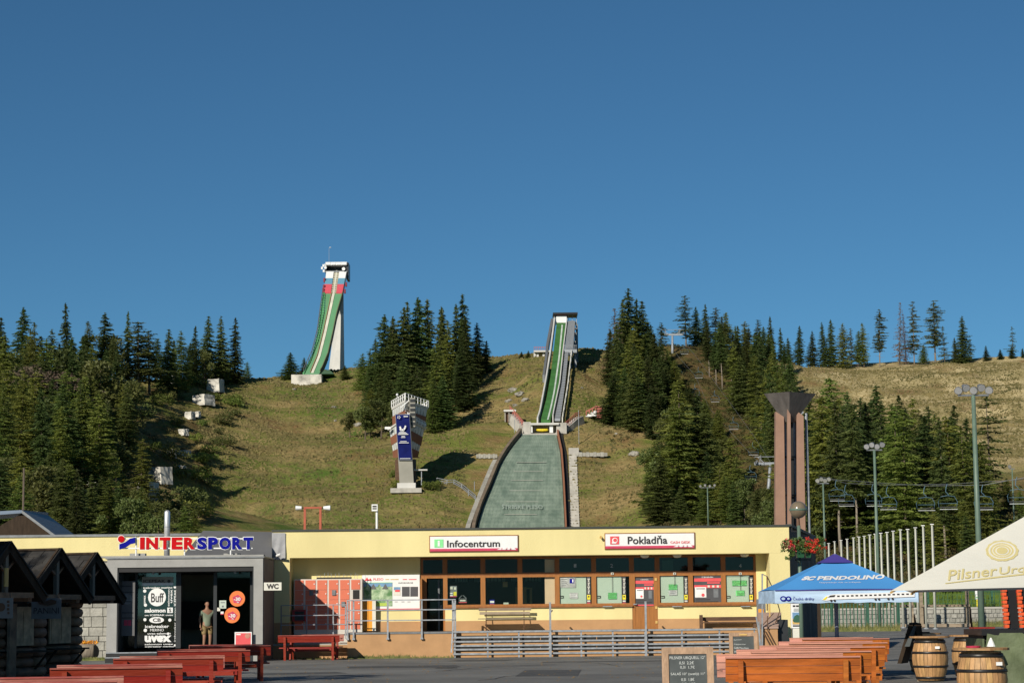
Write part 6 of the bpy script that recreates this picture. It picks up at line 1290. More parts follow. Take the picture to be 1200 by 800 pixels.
m_ = M(); m_.text('PLESO', 437.5, 676.9, 449.2, 679.6, YM - .01, off=.01); m_.obj('lettering', 'redpaper', ib); m_ = M(); m_.text('INFORMÁCIE', 467, 681.3, 484, 683.4, YM - .01); m_.obj('lettering', 'ink', ib)
m_ = M(); m_.slab([P(427, 680, YM - .01), P(433, 680, YM - .01), P(430, 676, YM - .01)], (0, .004, 0)).slab([P(431, 680, YM - .01), P(436, 680, YM - .01), P(434, 677, YM - .01)], (0, .004, 0)); m_.obj('mountain_emblem', 'redpaper', ib)
for x0_, x1_ in ((451.5, 456), (457.5, 467), (472, 477), (479, 488)): M().rbox(x0_, 678, x1_, 678.9, YM - .01, .004).obj('text_line', 'ochre' if x0_ < 470 else 'redpaper', ib)
M().rbox(461, 687, 469.5, 697.5, YM - .01, .004).obj('picture', 'offwhite', ib); M().rbox(461.5, 687.5, 469, 691, YM - .014, .004).obj('picture', 'sky_print', ib); M().rbox(463, 690.5, 468.5, 693, YM - .018, .004).obj('picture', 'redpaper', ib)
for q in (471, 480.8): M().rbox(q, 687, q + 9, 698.4, YM - .012, .006).obj('screen', 'greypaper', ib)
for q in (464, 472, 479): M().rbox(q - 1.5, 704.4, q + 2, 705, YM - .01, .004).obj('text_line', 'steel_dark', ib)
# left fragment of grey tarpaulin on the fascia, small lamp
tp = M(); gn = 8
for i in range(gn + 1):
    for j in range(gn + 1): 
        a = P(318.6 + i * 15.8/gn, 624 + j * 31.5/gn, YF - .05 - .04 * math.sin(i*1.3 + j*.6) * (j/gn)); tp.v.append(tuple(a))
tp.f = [(j + i*(gn+1), j+1 + i*(gn+1), j+1 + (i+1)*(gn+1), j + (i+1)*(gn+1)) for i in range(gn) for j in range(gn)]; tp.mi = [0]*len(tp.f)
tp.obj('tarpaulin', 'tarp', smooth=True, label='grey tarpaulin hanging at the left end of the yellow fascia', cat='tarpaulin', loc=P(326, 655, YF - .05))
# left lower wing: yellow band above a stone wall
YW = 83.0
lw = thing('stone_wing', 'left wing of the building with yellow band above a rough stone wall', 'building', (P(80, 700, YW).x, YW, 0))
xw0, xw1 = P(-60, 690, YW).x, P(320, 690, YW).x; zt3 = zz(80, 628.8, YW); zm = zz(100, 657, YW)
M().box(xw0, xw1, YW, YW + 9, zm, zt3).obj('fascia', 'yellow', lw); M().box(xw0, xw1, YW - .06, YW + 9.05, zt3, zt3 + .09).obj('roof_edge', 'steel_dark', lw); M().box(xw0, xw1, YW + .12, YW + 9, 0, zm - .002).obj('wall_core', 'stone_grey', lw)
r_ = random.Random(4); z = .02
while z < zm - .05:
    h_ = min(r_.choice((.22, .28, .34, .40)), zm - z - .01); x = P(70, 700, YW).x + r_.uniform(-.2, 0)
    while x < P(137, 700, YW).x:
        w_ = r_.uniform(.22, .62); d_ = r_.uniform(0, .05)
        M().box(x + .012, x + w_ - .012, YW + .03 - d_, YW + .118, z + .012, z + h_ - .012).obj('stone', 'stone', lw); x += w_
    z += h_
# wooden trough of flowers below the wall
tg = thing('log_planter', 'hollow log planter with orange flowers before the stone wall', 'planter', P(98, 768, 79.5))
a, b_ = P(80, 767, 79.5), P(112, 767, 79.5); z = zz(96, 766.5, 79.5)
M().tube([(a.x, 79.5, .32), (b_.x, 79.3, .32)], [.28, .3], 14).obj('log', 'bark_pale', tg, smooth=True); M().tube([(b_.x, 79.29, .32), (b_.x + .02, 79.28, .32)], .25, 14).obj('end_grain', 'black', tg)
v = clumps(3, [(a.x + .3 + k*.12, 79.4, .66, .1) for k in range(7)], .07, 3000); m_ = M(); m_.v = v.tolist(); m_.f = [(3*i, 3*i+1, 3*i+2) for i in range(len(v)//3)]; m_.obj('flowers', mat('marigold_petals', (.75, .33, .02), .7, .3, 20), tg, kind='stuff')
# dark shed far left with blue-grey roof
sh_ = thing('dark_shed', 'dark gabled shed with blue-grey metal roof behind the left wing', 'shed', (P(20, 700, 105).x, 105, 0))
A = P(-60, 624, 105); apx = P(26.5, 597.5, 105); rt = P(66, 627, 105)
M().slab([(A.x, 105, 0), (rt.x - .1, 105, 0), (rt.x - .1, 105, rt.z - .1), (apx.x, 105, apx.z - .12), (A.x, 105, apx.z - 2.2)], (0, .2, 0)).obj('gable_wall', 'blackwood', sh_)
M().slab([Vector((apx.x, 104.8, apx.z)), Vector((rt.x + .15, 104.8, rt.z - .1)), Vector((rt.x + .15, 104.8, rt.z - .25)), Vector((apx.x, 104.8, apx.z - .15))], (0, 6, 0)).obj('roof_slope', 'steel_dark', sh_)
K['bluesheet'] = mat('blue_grey_roof_sheet', (.16, .21, .28), .4, .1, 1)
M().slab([Vector((apx.x, 104.8, apx.z)), Vector((apx.x, 104.8, apx.z - .15)), P(-60, 607, 104.8), P(-60, 601.5, 104.8)], (0, 6, .15)).obj('roof_slope', 'bluesheet', sh_)
p = P(27.3, 590, 108); M().tube([(p.x, 108, 0), (p.x, 108, zz(27, 548, 108))], .05, 6).obj('thin_mast', 'bark', label='thin dark mast rising behind the dark shed', cat='mast', loc=(p.x, 108, 0))

# ================================================================== SPORT SHOP BOX
YS = 75.6
sb = thing('sport_shop', 'grey box-shaped sports shop front with glass entrance', 'shop', (P(216, 768, YS).x, YS, 0))
x0s, x1s = P(125, 710, YS).x, P(308, 710, YS).x; zts = zz(216, 654, YS); zls = zz(216, 664, YS); xp0, xp1 = P(137, 710, YS).x, P(297, 710, YS).x; FL = .36
M().box(x0s, xp0, YS, YS + 1.3, 0, zls).obj('left_pier', 'fibre', sb); M().box(xp1, x1s, YS, YS + 1.3, 0, zls).obj('right_pier', 'fibre', sb); M().box(x0s, x1s, YS - .002, YS + 1.3, zls, zts).obj('lintel', 'fibre', sb)
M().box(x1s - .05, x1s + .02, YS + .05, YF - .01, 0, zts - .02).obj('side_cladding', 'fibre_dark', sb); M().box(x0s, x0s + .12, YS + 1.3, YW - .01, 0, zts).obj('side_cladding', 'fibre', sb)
M().box(x0s - .06, x1s + .05, YS - .05, YF - .02, zts, zts + .05).obj('roof_slab', 'steel_dark', sb); M().box(x0s - .5, x1s + .02, YS - .02, YS + .5, zts + .051, zts + .11).obj('roof_edge', 'fibre', sb)
M().box(x0s + .12, x1s - .05, YS + 1.3, YF + 4, FL - .1, FL).obj('floor', 'anthracite', sb); M().box(xp0, xp1, YS, YS + 1.3, 0, FL).obj('threshold', 'anthracite', sb)
M().box(xp0, xp1, YS + .05, YF + 4, zls - .16, zls - .002).obj('ceiling', 'black', sb)
M().box(xp0 - .001, xp0 + .04, YS + .03, YS + 1.3, FL, zls - .16).obj('left_reveal', 'anthracite', sb); M().box(xp1 - .04, xp1 + .001, YS + .03, YS + 1.3, FL, zls - .16).obj('right_reveal', 'anthracite', sb)
YG = YS + 1.0
M().box(x0s + .13, x1s - .06, YF + 3.8, YF + 3.9, FL, zls).obj('back_wall', 'interior_pale', sb); 
M().rbox(212, 704, 250, 737, YF + 3.2, .1).obj('display_shelf', 'black', sb); M().box(x0s + .14, x0s + .2, YG, YF + 3.8, FL, zls).obj('inner_side', 'interior', sb); M().box(x1s - .2, x1s - .1, YG, YF + 3.8, FL, zls).obj('inner_side', 'interior', sb)
for q0, q1 in ((158, 160.5), (206, 212), (250, 254), (293, 297)): M().rbox(q0, 668, q1, 759, YG - .05, .1).obj('door_post', 'anthracite', sb)
M().rbox(158, 664.5, 297, 670.5, YG - .06, .12).obj('door_header', 'anthracite', sb)
K['printglass'] = glass('tinted_print_glass', (.7, .85, .8), .10, .7); M().rbox(160.5, 670, 206, 758, YG, .02).obj('glass_panel', 'printglass', sb); M().rbox(254, 670, 293, 758, YG, .02).obj('glass_panel', 'shopglass', sb); M().rbox(137.5, 668, 158, 758, YG + .05, .02).obj('glass_panel', 'shopglass', sb)
for px in (179.5, 275.5): c = P(px, 667.5, YS + .3); M().lathe((c.x, c.y, zls - .24), [(.03, 0), (.05, .02), (.05, .08)], 10).obj('spot', 'steel', sb)
# two black steps
for k, (x0_, x1_, y0_, y1_) in enumerate(((124, 208, 760.5, 766), (123, 196, 766, 776))):
    Yk = YS - .32 * (k + 1); a, b_, c_, d_ = R(x0_, y0_, x1_, y1_, Yk); top = FL - .0 if k == 0 else FL - .16
    M().box(a, b_, Yk, YS - .002 - .33 * k, 0, top - .03).obj('step', 'black', sb); M().box(a, b_ + .6, Yk - .01, YS - .003 - .33 * k, top - .03, top).obj('step_nosing', 'steel', sb)
# roof equipment
for q0, q1 in ((152, 170), (262, 281)): M().rbox(q0, 648, q1, 650.8, YS + .8, .3).obj('roof_box', 'fibre', sb)
# shop window print
pw = thing('window_print', 'glass panel covered with white brand lettering left of the shop entrance', 'window lettering', P(184, 758, YG - .02))
def tx(st, x0, y0, x1, y1, m='white', par=None, Y=YG - .02, off=.02, rot=0, nm='lettering'):
    m_ = M(); m_.text(st, x0, y0, x1, y1, Y, off=off, rot=rot); return m_.obj(nm, m, par)
M().rbox(166.5, 675.5, 203, 685.6, YG - .014, .004).obj('label_bar', 'judge_grey', pw); M().rbox(166.5, 682.5, 203, 685.6, YG - .018, .004).obj('label_bar', 'white', pw); tx('ICEPEAK', 168, 678.6, 194, 682.2, 'ink', pw, off=.03); M().disc(198, 680.6, 1.9, YG - .02, .004).obj('label_dot', 'ink', pw)
M().disc(184, 699.3, 10.4, YG - .014, .004).obj('round_label', 'white', pw); tx('Buff', 177, 694.3, 192, 705.3, 'ink', pw, off=.015)
tx('icebreaker merino', 168, 687, 202, 689.2, 'white', pw); tx('salomon', 169.5, 712.4, 194, 717.2, 'white', pw, off=.04); M().rbox(196, 711.4, 202.5, 717.6, YG - .014, .004).obj('square_label', 'white', pw); tx('S', 197.8, 712.4, 200.8, 716.8, 'ink', pw, off=.03)
tx('on ICEPEAK uvex', 169.5, 719.2, 203, 721.2, 'white', pw); M().disc(183.5, 726, 8.6, YG - .014, .004, sq=.42).obj('oval_label', 'white', pw); tx('CB', 179, 723.9, 188.5, 728.2, 'ink', pw, off=.03)
tx('icebreaker', 170, 731.5, 198, 735.2, 'white', pw); tx('MERINO', 176, 736.2, 192, 739.2, 'white', pw, off=.0); tx('uvex salomon', 173, 740.6, 200, 742.8, 'white', pw); tx('uvex', 169.5, 744, 201, 752, 'white', pw, off=.06); tx('salomon uvex', 169.5, 753.3, 203, 755.2, 'white', pw); tx('icebreaker merino', 170, 756.2, 204, 757.8, 'white', pw)
tx('ICEPEAK', 203.8, 690, 206.4, 709.5, 'white', pw, rot=90); tx('icebreaker merino', 203.9, 711.5, 206.2, 751.5, 'white', pw, rot=90, off=.0); tx('salomon', 196.6, 690, 198.6, 710, 'white', pw, rot=90); tx('uvex', 200, 690, 202, 706, 'white', pw, rot=90); tx('uvex', 168.6, 697, 170.6, 707, 'white', pw, rot=90)
for px, py, r in ((169.6, 692, 1.9), (170.5, 708.5, 1.8), (169.8, 725.5, 1.8), (205, 687.4, 1.6), (170.3, 738, 2.0), (199, 726, 1.8), (205, 755.6, 1.3), (197, 742, 1.5)): M().disc(px, py, r, YG - .016, .003).obj('round_label', 'white', pw)
# posters
ps = thing('hanging_poster', 'grey translucent hanging poster at the left side of the shop entrance', 'poster', P(149, 744, YG - .3)); M().rbox(141, 680.5, 158, 744.5, YG - .3, .01).obj('sheet', 'greysheet', ps); M().disc(149, 701.5, 6.2, YG - .31, .004).obj('print', 'steel_dark', ps)
for y in (686, 693, 704, 717, 723): M().rbox(143, y, 156 - (y % 3), y + 1, YG - .316, .003).obj('print', 'anthracite', ps)
M().rbox(145.2, 726, 149.3, 732.5, YG - .315, .004).obj('print', 'magenta', ps); M().rbox(149.8, 726, 153.8, 732.5, YG - .315, .004).obj('print', 'magenta', ps)
for px, py, lb in ((278, 701, 'upper round orange -30 % sticker on the shop glass'), (272, 720.4, 'lower round orange -30 % sticker on the shop glass')):
    t_ = thing('discount_sticker', lb, 'sticker', P(px, py, YG - .05), 'round orange discount stickers'); M().disc(px, py, 9, YG - .03, .006, 28).obj('disc', mat('orange_sticker', (.80, .20, .05), .5) if py < 710 else bpy.data.materials['orange_sticker'], t_)
    m_ = M(); r = 5.6; m_.slab([P(px + r*1.1*math.sin(k*1.2566 + .15), py - r*math.cos(k*1.2566 + .15) + .8, YG - .036) for k in range(5)][::-1], (0, .004, 0)); m_.obj('badge', 'magenta', t_); tx('-30', px - 4, py - 1.6, px + 3.8, py + 2.6, 'white', t_, YG - .044, .03); tx('%', px - .6, py + 3.4, px + 2, py + 5, 'white', t_, YG - .044, .02)
small('notice', 257, 703, 265, 712.5, YG - .03, 'blind', 'pale green notice on the shop glass left of the stickers', 'notice', ((258.5, 705, 263.5, 706, 'steel_dark'), (260, 709, 262, 711, 'steel_dark')))
small('notice', 254.5, 711.5, 258, 715.5, YG - .03, 'offwhite', 'small cream notice at the shop door edge', 'notice'); small('notice', 258.5, 716, 262, 719, YG - .03, 'paper', 'small white notice below the green one', 'notice', ((258.5, 718.6, 262, 719.6, 'magenta'),))
pr = thing('red_poster', 'red poster with white border and a portrait standing by the shop door', 'poster', P(285, 753, YS - .2)); M().rbox(275, 740, 295, 758, YS - .2, .02).obj('sheet', 'white', pr); M().rbox(276.3, 741.3, 293.8, 756.5, YS - .206, .005).obj('print', 'redpaper', pr); M().rbox(277, 742, 282, 743.6, YS - .212, .004).obj('print', 'white', pr); M().disc(290, 744.5, 3, YS - .212, .004).obj('print', 'pink_wood', pr)
# gable roof piece of grey sheet behind the letters
gs = thing('grey_roof', 'sloping grey sheet roof behind the shop lettering', 'roof', (P(270, 655, 80.2).x, 80.2, zts)); 
M().slab([P(212, 653.5, YS + 2.4), P(318.5, 653.5, YS + 2.4), P(318.5, 623, YF + 1.3), P(238, 621.5, YF + 1.3)], (0, .12, -.1)).obj('sheet', 'greysheet', gs)
# flue
fl = thing('flue_pipe', 'shiny steel flue pipe rising behind the shop lettering', 'flue', P(195.5, 653, 78.5)); a = P(195.5, 653.8, 78.5); z1 = zz(195.5, 597.5, 78.5); rr = 3.4 * 78.5 / F
M().lathe((a.x, 78.5, zts), [(rr, 0), (rr, z1 - zts - .08), (rr*.75, z1 - zts - .02), (rr * .3, z1 - zts)], 20).obj('pipe', 'chrome', fl, smooth=True)
for f in (.33, .66): M().lathe((a.x, 78.5, zts + (z1 - zts) * f), [(rr*1.06, 0), (rr*1.06, .03)], 20).obj('joint_ring', 'steel', fl)
# INTERSPORT lettering on its frame
YT = YS + .55
ls = thing('shop_lettering', 'INTERSPORT lettering in red and blue on a frame above the grey shop', 'shop sign', P(217, 652, YT))
for st, x0_, x1_, m_i in (('INTER', 164, 228.6, 'ired'), ('SPORT', 231, 296.5, 'iblue')):
    cw = {'I': .42, 'N': 1.08, 'T': .98, 'E': .98, 'R': 1.02, 'S': .98, 'P': 1.0, 'O': 1.18}; tot = sum(cw[c_] for c_ in st) + .13 * (len(st) - 1); u_ = (x1_ - x0_) / tot; x = x0_
    for ch_ in st:
        w_ = cw[ch_] * u_; lt = tx(ch_, x, 629.2, x + w_, 643.3, m_i, ls, YT - .05, .055, nm='letter'); bk = tx(ch_, x - .7, 628.4, x + w_ + .7, 644.1, 'white', lt, YT - .03, .075, nm='letter_rim')
        m_s = M()
        x += w_ + .13 * u_
M().disc(142, 631.2, 3.9, YT - .05, .06).obj('logo_dot', 'ired', ls); M().disc(142, 631.2, 4.5, YT - .02, .04).obj('logo_dot_rim', 'white', ls)
swp = [(139.8, 643.2), (139.8, 637.2), (146.5, 635), (152, 630.8), (158.2, 629.2), (158.2, 636), (152.5, 637.2), (147, 641)]
M().slab([P(x, y, YT - .05) for x, y in swp][::-1], (0, .05, 0)).obj('logo_swoosh', 'iblue', ls); M().slab([P(149 + (x - 149) * 1.08, 636.2 + (y - 636.2) * 1.1, YT - .02) for x, y in swp][::-1], (0, .03, 0)).obj('logo_rim', 'white', ls)
for y in (630.8, 642): M().bar(P(141, y, YT + .06), P(296, y, YT + .06), .045).obj('frame_rail', 'white', ls)
for x in (159.7, 216.5, 270.5): a = P(x, 629, YT + .09); M().tube([(a.x, a.y, zts + .05), (a.x, a.y, a.z)], .03, 8).obj('frame_post', 'white', ls)
# WC sign, cctv arm
wc = thing('wc_sign', 'white WC sign projecting from the corner of the grey shop', 'sign', P(319, 692, YS - .1)); M().rbox(309.2, 682, 329.8, 691.3, YS - .1, .06).obj('board', 'offwhite', wc); tx('WC', 312.4, 683.6, 326.4, 689.6, 'ink', wc, YS - .11, .045)
cv = thing('security_camera', 'small white security camera on the shop roof corner', 'camera', P(323, 655, YF - .3)); M().tube([P(320, 655, YF - .2), P(326, 650.5, YF - .3)], .03, 6).obj('arm', 'white', cv); M().tube([P(324.5, 650.8, YF - .3), P(329, 649, YF - .45)], .05, 8).obj('camera_body', 'white', cv)
M().tube([P(310.5, 656, YF-.4), P(310.5, 706, YF-.4)], .02, 6)
# person in the doorway
def person(loc, rz, h=1.76):
    t_ = thing('person', 'person in a pale green shirt and khaki shorts standing in the shop doorway', 'person', (0, 0, 0))
    def skin(edges, pts, name, m, par, lvl=2):
        me = bpy.data.meshes.new(name); me.from_pydata([p[0] for p in pts], edges, []); o_ = bpy.data.objects.new(name, me); C.objects.link(o_); o_.parent = par
        sk = o_.modifiers.new('s', 'SKIN'); 
        for i, v in enumerate(me.skin_vertices[0].data): v.radius = pts[i][1]; v.use_root = (i == 0)
        su = o_.modifiers.new('u', 'SUBSURF'); su.levels = lvl; su.render_levels = lvl
        dg = bpy.context.evaluated_depsgraph_get(); dg.update(); m2 = bpy.data.meshes.new_from_object(o_.evaluated_get(dg)); o_.modifiers.clear(); o_.data = m2; m2.materials.clear(); m2.materials.append(K[m]); m2.polygons.foreach_set('use_smooth', [True]*len(m2.polygons)); return o_
    pts = [((0, 0, .93), (.15, .11)), ((0, 0, 1.12), (.135, .10)), ((0, 0, 1.34), (.17, .11)), ((0, 0, 1.46), (.07, .065)), ((0, -.01, 1.55), (.055, .055)), ((0, -.02, 1.62), (.075, .09)), ((0, -.01, 1.72), (.07, .085)),
           ((.20, 0, 1.39), (.06, .06)), ((.27, .02, 1.12), (.042, .042)), ((.26, -.10, .90), (.03, .033)), ((.25, -.13, .82), (.022, .035)),
           ((-.20, 0, 1.39), (.06, .06)), ((-.28, .02, 1.12), (.042, .042)), ((-.28, -.06, .88), (.03, .033)), ((-.27, -.08, .80), (.022, .035)),
           ((.10, 0, .84), (.095, .10)), ((.12, -.03, .48), (.062, .065)), ((.12, .02, .12), (.04, .042)), ((.13, -.10, .04), (.04, .032)),
           ((-.10, 0, .84), (.095, .10)), ((-.11, -.05, .48), (.062, .065)), ((-.12, 0, .12), (.04, .042)), ((-.13, -.12, .04), (.04, .032))]
    ed = [(0,1),(1,2),(2,3),(3,4),(4,5),(5,6),(2,7),(7,8),(8,9),(9,10),(2,11),(11,12),(12,13),(13,14),(0,15),(15,16),(16,17),(17,18),(0,19),(19,20),(20,21),(21,22)]
    body = skin(ed, pts, 'body', 'skin', t_)
    skin([(0,1),(1,2),(2,3),(3,4),(3,5),(4,6),(5,7)], [((0, 0, .80), (.17, .135)), ((0, 0, .98), (.168, .13)), ((0, 0, 1.12), (.155, .12)), ((0, 0, 1.36), (.185, .125)), ((.21, 0, 1.38), (.075, .075)), ((-.21, 0, 1.38), (.075, .075)), ((.262, .015, 1.22), (.062, .062)), ((-.262, .015, 1.22), (.062, .062))], 'shirt', 'shirt', t_)
    skin([(0,1),(0,2),(1,3),(2,4)], [((0, 0, .94), (.168, .13)), ((.11, 0, .80), (.115, .12)), ((-.11, 0, .80), (.115, .12)), ((.125, -.02, .53), (.095, .095)), ((-.12, -.04, .53), (.095, .095))], 'shorts', 'khaki', t_)
    M().ball((0, .02, 1.71), .098, 14, (.92, 1.05, 1.0)).obj('hair', 'hair', t_, smooth=True) if False else skin([(0,1)], [((0, .06, 1.67), (.06, .045)), ((0, .03, 1.745), (.072, .075))], 'hair', 'hair', t_)
    M().ball((0, -.015, 1.655), .088, 16, (.84, 1.05, 1.22)).obj('head', 'skin', t_, smooth=True)
    for sx in (-1, 1):   # hands with five fingers
        bx0 = .25 if sx > 0 else -.27; by0 = -.13 if sx > 0 else -.08; bz0 = .82 if sx > 0 else .80
        for k in range(4): M().tube([(bx0 + (k - 1.5) * .004, by0 + (k - 1.5) * .02, bz0 - .02), (bx0, by0 - .01 + (k - 1.5) * .02, bz0 - .07), (bx0 - sx * .02, by0 - .015 + (k - 1.5) * .018, bz0 - .105 + abs(k - 1.3) * .01)], [.010, .009, .006], 6).obj('finger', 'skin', t_, smooth=True)
        M().tube([(bx0, by0 - .03, bz0 + .01), (bx0 - sx * .015, by0 - .06, bz0 - .03), (bx0 - sx * .02, by0 - .065, bz0 - .06)], [.012, .010, .007], 6).obj('thumb', 'skin', t_, smooth=True)
    for sx in (-1, 1):
        M().ball((.032 * sx, -.098, 1.665), .011, 8).obj('eye', 'ink', t_); M().ball((.085 * sx, .0, 1.65), .022, 8, (.4, .8, 1.2)).obj('ear', 'skin', t_)
        M().hexa([(.13*sx-.05, -.20, 0), (.13*sx+.05, -.20, 0), (.13*sx+.045, .07, 0), (.13*sx-.045, .07, 0), (.13*sx-.04, -.17, .05), (.13*sx+.04, -.17, .05), (.13*sx+.04, .06, .08), (.13*sx-.04, .06, .08)]).obj('shoe', 'brown_wood', t_)
    M().ball((0, -.115, 1.635), .014, 8, (.8, 1.2, 1.4)).obj('nose', 'skin', t_); M().ball((0, -.103, 1.60), .02, 8, (1.2, .4, .3)).obj('mouth', 'redpaper', t_)
    t_.location = loc; t_.rotation_euler.z = rz; return t_
person((P(242.5, 740, YG + 1.1).x, YG + 1.1, FL), .5)

# ================================================================== BENCHES ON THE TERRACE
def slat_bench(x, y, z, L, label, rz=0):
    t_ = thing('park_bench', label, 'bench', (0, 0, 0))
    for k, (yy_, zz_) in enumerate(((.18, .78), (.15, .64))): M().bar((-L/2 + .03*k, yy_, zz_), (L/2 - .05*k, yy_, zz_), .035, .10).obj('back_slat', 'grey_wood', t_)
    for k in range(3): M().box(-L/2 - .02, L/2 + .04, -.30 + k*.145, -.17 + k*.145, .42, .455).obj('seat_slat', 'grey_wood', t_)
    for sx in (-1, 1):
        xx_ = sx * L * .36
        M().tube([(xx_, .20, .85), (xx_, .10, .42), (xx_, .18, 0)], .018, 6).obj('rear_leg', 'brown_wood', t_); M().tube([(xx_, -.28, .41), (xx_, -.22, 0)], .018, 6).obj('front_leg', 'brown_wood', t_); M().bar((xx_, -.28, .405), (xx_, .12, .405), .03).obj('seat_bracket', 'brown_wood', t_)
    t_.location = (x, y, z); t_.rotation_euler.z = rz; return t_
a = P(592, 738, YB - .55); slat_bench(a.x, YB - .55, ZP, 1.95, 'weathered grey slatted bench under the information windows')
a = P(853, 738, YB - .45); t_ = thing('low_bench', 'dark brown low bench right of the price list window', 'bench', (a.x, YB - .45, ZP))
x0_, x1_ = P(820, 735, YB - .5).x, P(886, 735, YB - .5).x
M().box(x0_, x1_, YB - .5, YB - .44, ZP + .28, ZP + .42).obj('back_board', 'brown_wood', t_); M().box(x0_ + .05, x1_, YB - .8, YB - .52, ZP + .20, ZP + .24).obj('seat', 'brown_wood', t_); M().box(x0_, x0_ + .1, YB - .75, YB - .4, ZP, ZP + .5).obj('leg', 'brown_wood', t_); M().box(x1_ - .12, x1_ - .02, YB - .75, YB - .505, ZP, ZP + .19).obj('leg', 'brown_wood', t_)

# ================================================================== PICNIC SETS
def picnic(label, wa, wb, L=2.0, hb=.86, planks=3, group=None):
    t_ = thing('picnic_table', label, 'picnic table', (0, 0, 0), group)
    for k in range(5): M().box(-L/2, L/2, -.36 + k*.147, -.225 + k*.147, .72, .755).obj('table_plank', wb, t_)
    for s in (-1, 1):
        for k in range(2): y = s*(.62 + k*.16); M().box(-L/2 + .02, L/2 - .02, y - .07, y + .07, .42, .455).obj('seat_plank', wa if k else wb, t_)
        for k in range(planks):
            z = hb - (k + .5) * .115 + .0; yb_ = s * (.90 + .26 * (z - .5)); M().bar((-L/2, yb_, z), (L/2, yb_, z), .032, .108, up=(0, s * .26, 1)).obj('back_plank', wa if s < 0 else wb, t_)
        M().bar((-L/2, s * (.905 + .26 * (hb - .5)), hb + .012), (L/2, s * (.905 + .26 * (hb - .5)), hb + .012), .075, .022).obj('top_rail', wb, t_)
        for x in (-L/2 + .22, L/2 - .22):
            M().bar((x, s*.945, 0), (x, s * (.945 + .26 * (hb - .5)), hb - .03), .075, .06).obj('back_post', wa, t_)
    for x in (-L/2 + .3, L/2 - .3):
        M().bar((x, -.95, .39), (x, .95, .39), .05, .09).obj('cross_beam', wa, t_)
        for s in (-1, 1): M().bar((x + .05, s*.55, 0), (x + .05, s*.22, .72), .05, .10).obj('leg', wa, t_)
        M().bar((x, -.3, .69), (x, .3, .69), .05, .06).obj('table_bearer', wa, t_)
    M().bar((-L/2 + .3, 0, .35), (L/2 - .3, 0, .35), .04, .09).obj('stretcher', wa, t_)
    return t_
def put(t_, px, D, rz, sx=1.0): t_.location = (XG(px, D), D, .006); t_.rotation_euler.z = rz; t_.scale = (sx, 1, 1)
GA = 'orange picnic tables by the blue parasol'
o1 = picnic('nearest orange varnished picnic table at the lower right', 'orange_wood', 'pink_wood', 2.0, .94, 3, GA); KIDS(o1); put(o1, 921, 33.2, math.radians(-1.5))
L_ = [('second orange picnic table behind the nearest one', 940, 36.8, 1), ('third orange picnic table from the front, below the blue parasol', 962, 40.6, 2.5), ('fourth picnic table with whitish worn backs under the blue parasol', 975, 45.0, -1), ('farthest orange picnic table beside the blue parasol post', 983, 50.5, 1)]
for lb, px, D, a_ in L_: dup(o1, (XG(px, D), D, .006), math.radians(a_), (1, 1, 1), lb, GA)
GB = 'red picnic tables before the sports shop'
r1 = picnic('nearest red picnic table at the lower left corner', 'red_paint', 'red_top', 2.0, .86, 2, GB); KIDS(r1); put(r1, 48, 27.4, math.radians(8))
for i, (lb, ex, D, a_) in enumerate([('second red picnic table from the front at the lower left', 213, 34.0, 9), ('third red picnic table from the front, behind the huts', 262, 40.6, 7), ('fourth red picnic table from the front, near the shop steps', 290, 48.0, 10), ('farthest red picnic table of the left row by the shop poster', 315, 54.4, 9)]):
    xr = XG(ex, D); dup(r1, (xr - 1.0, D, .006), math.radians(a_), (1, 1, 1), lb, GB)
# red bench set against the ramp wall
t9 = dup(r1, (P(365, 768, YP - 1.0).x, YP - 1.05, .006), 0, (1.08, 1, 1), 'red picnic table against the terrace ramp below the lockers', GB)

# ================================================================== CHALKBOARDS
def chalkboard(px0, px1, ty, D, h, lines, label, m='frame_wood', lean=.12, rz=0, handle=False):
    w = (px1 - px0) / F * D; cx = XG((px0 + px1) / 2, D)
    t_ = thing('chalkboard', label, 'chalkboard', (0, 0, 0)); lz = lambda z: lean * (z / h)
    def slabp(x0, x1, z0, z1, y, dep, nm, mm_): M().hexa([(x0, y + lz(z0), z0), (x1, y + lz(z0), z0), (x1, y + lz(z0) + dep, z0), (x0, y + lz(z0) + dep, z0), (x0, y + lz(z1), z1), (x1, y + lz(z1), z1), (x1, y + lz(z1) + dep, z1), (x0, y + lz(z1) + dep, z1)]).obj(nm, mm_, t_)
    f = w * .13
    slabp(-w/2, -w/2 + f, 0, h, 0, .04, 'frame_side', m); slabp(w/2 - f, w/2, 0, h, 0, .04, 'frame_side', m); slabp(-w/2 + f, w/2 - f, h - f, h, .001, .038, 'frame_top', m); slabp(-w/2 + f, w/2 - f, .16, .16 + f, .001, .038, 'frame_bottom', m)
    slabp(-w/2 + f, w/2 - f, .16 + f, h - f, .018, .015, 'slate', 'slate')
    if handle: slabp(-.09, .09, h - f*.75, h - f*.35, -.015, .014, 'handle', 'ochre')
    for x in (-w/2 + .03, w/2 - .03): M().bar((x, .045 + lean, h - .05), (x, .5, 0), .035, .05).obj('rear_leg', m, t_)
    for st, fx0, fx1, fz0, fz1 in lines:
        vs_, fs_ = glyphs(st, .0); z0 = h * fz0; z1 = h * fz1; xa_ = -w/2 + f + (w - 2*f) * fx0; xb_ = -w/2 + f + (w - 2*f) * fx1
        m_ = M(); m_.add([(xa_ + v[0] * (xb_ - xa_), .0145 + lz(z0 + v[1]*(z1 - z0)), z0 + v[1] * (z1 - z0) + (v[0]-.5)*.012 * ((len(st) % 3) - 1)) for v in vs_], fs_); m_.obj('chalk_writing', 'chalk', t_)
    t_.location = (cx, D, .006); t_.rotation_euler.z = rz; return t_
hz = lambda px, ty, D: P(px, ty, D).z
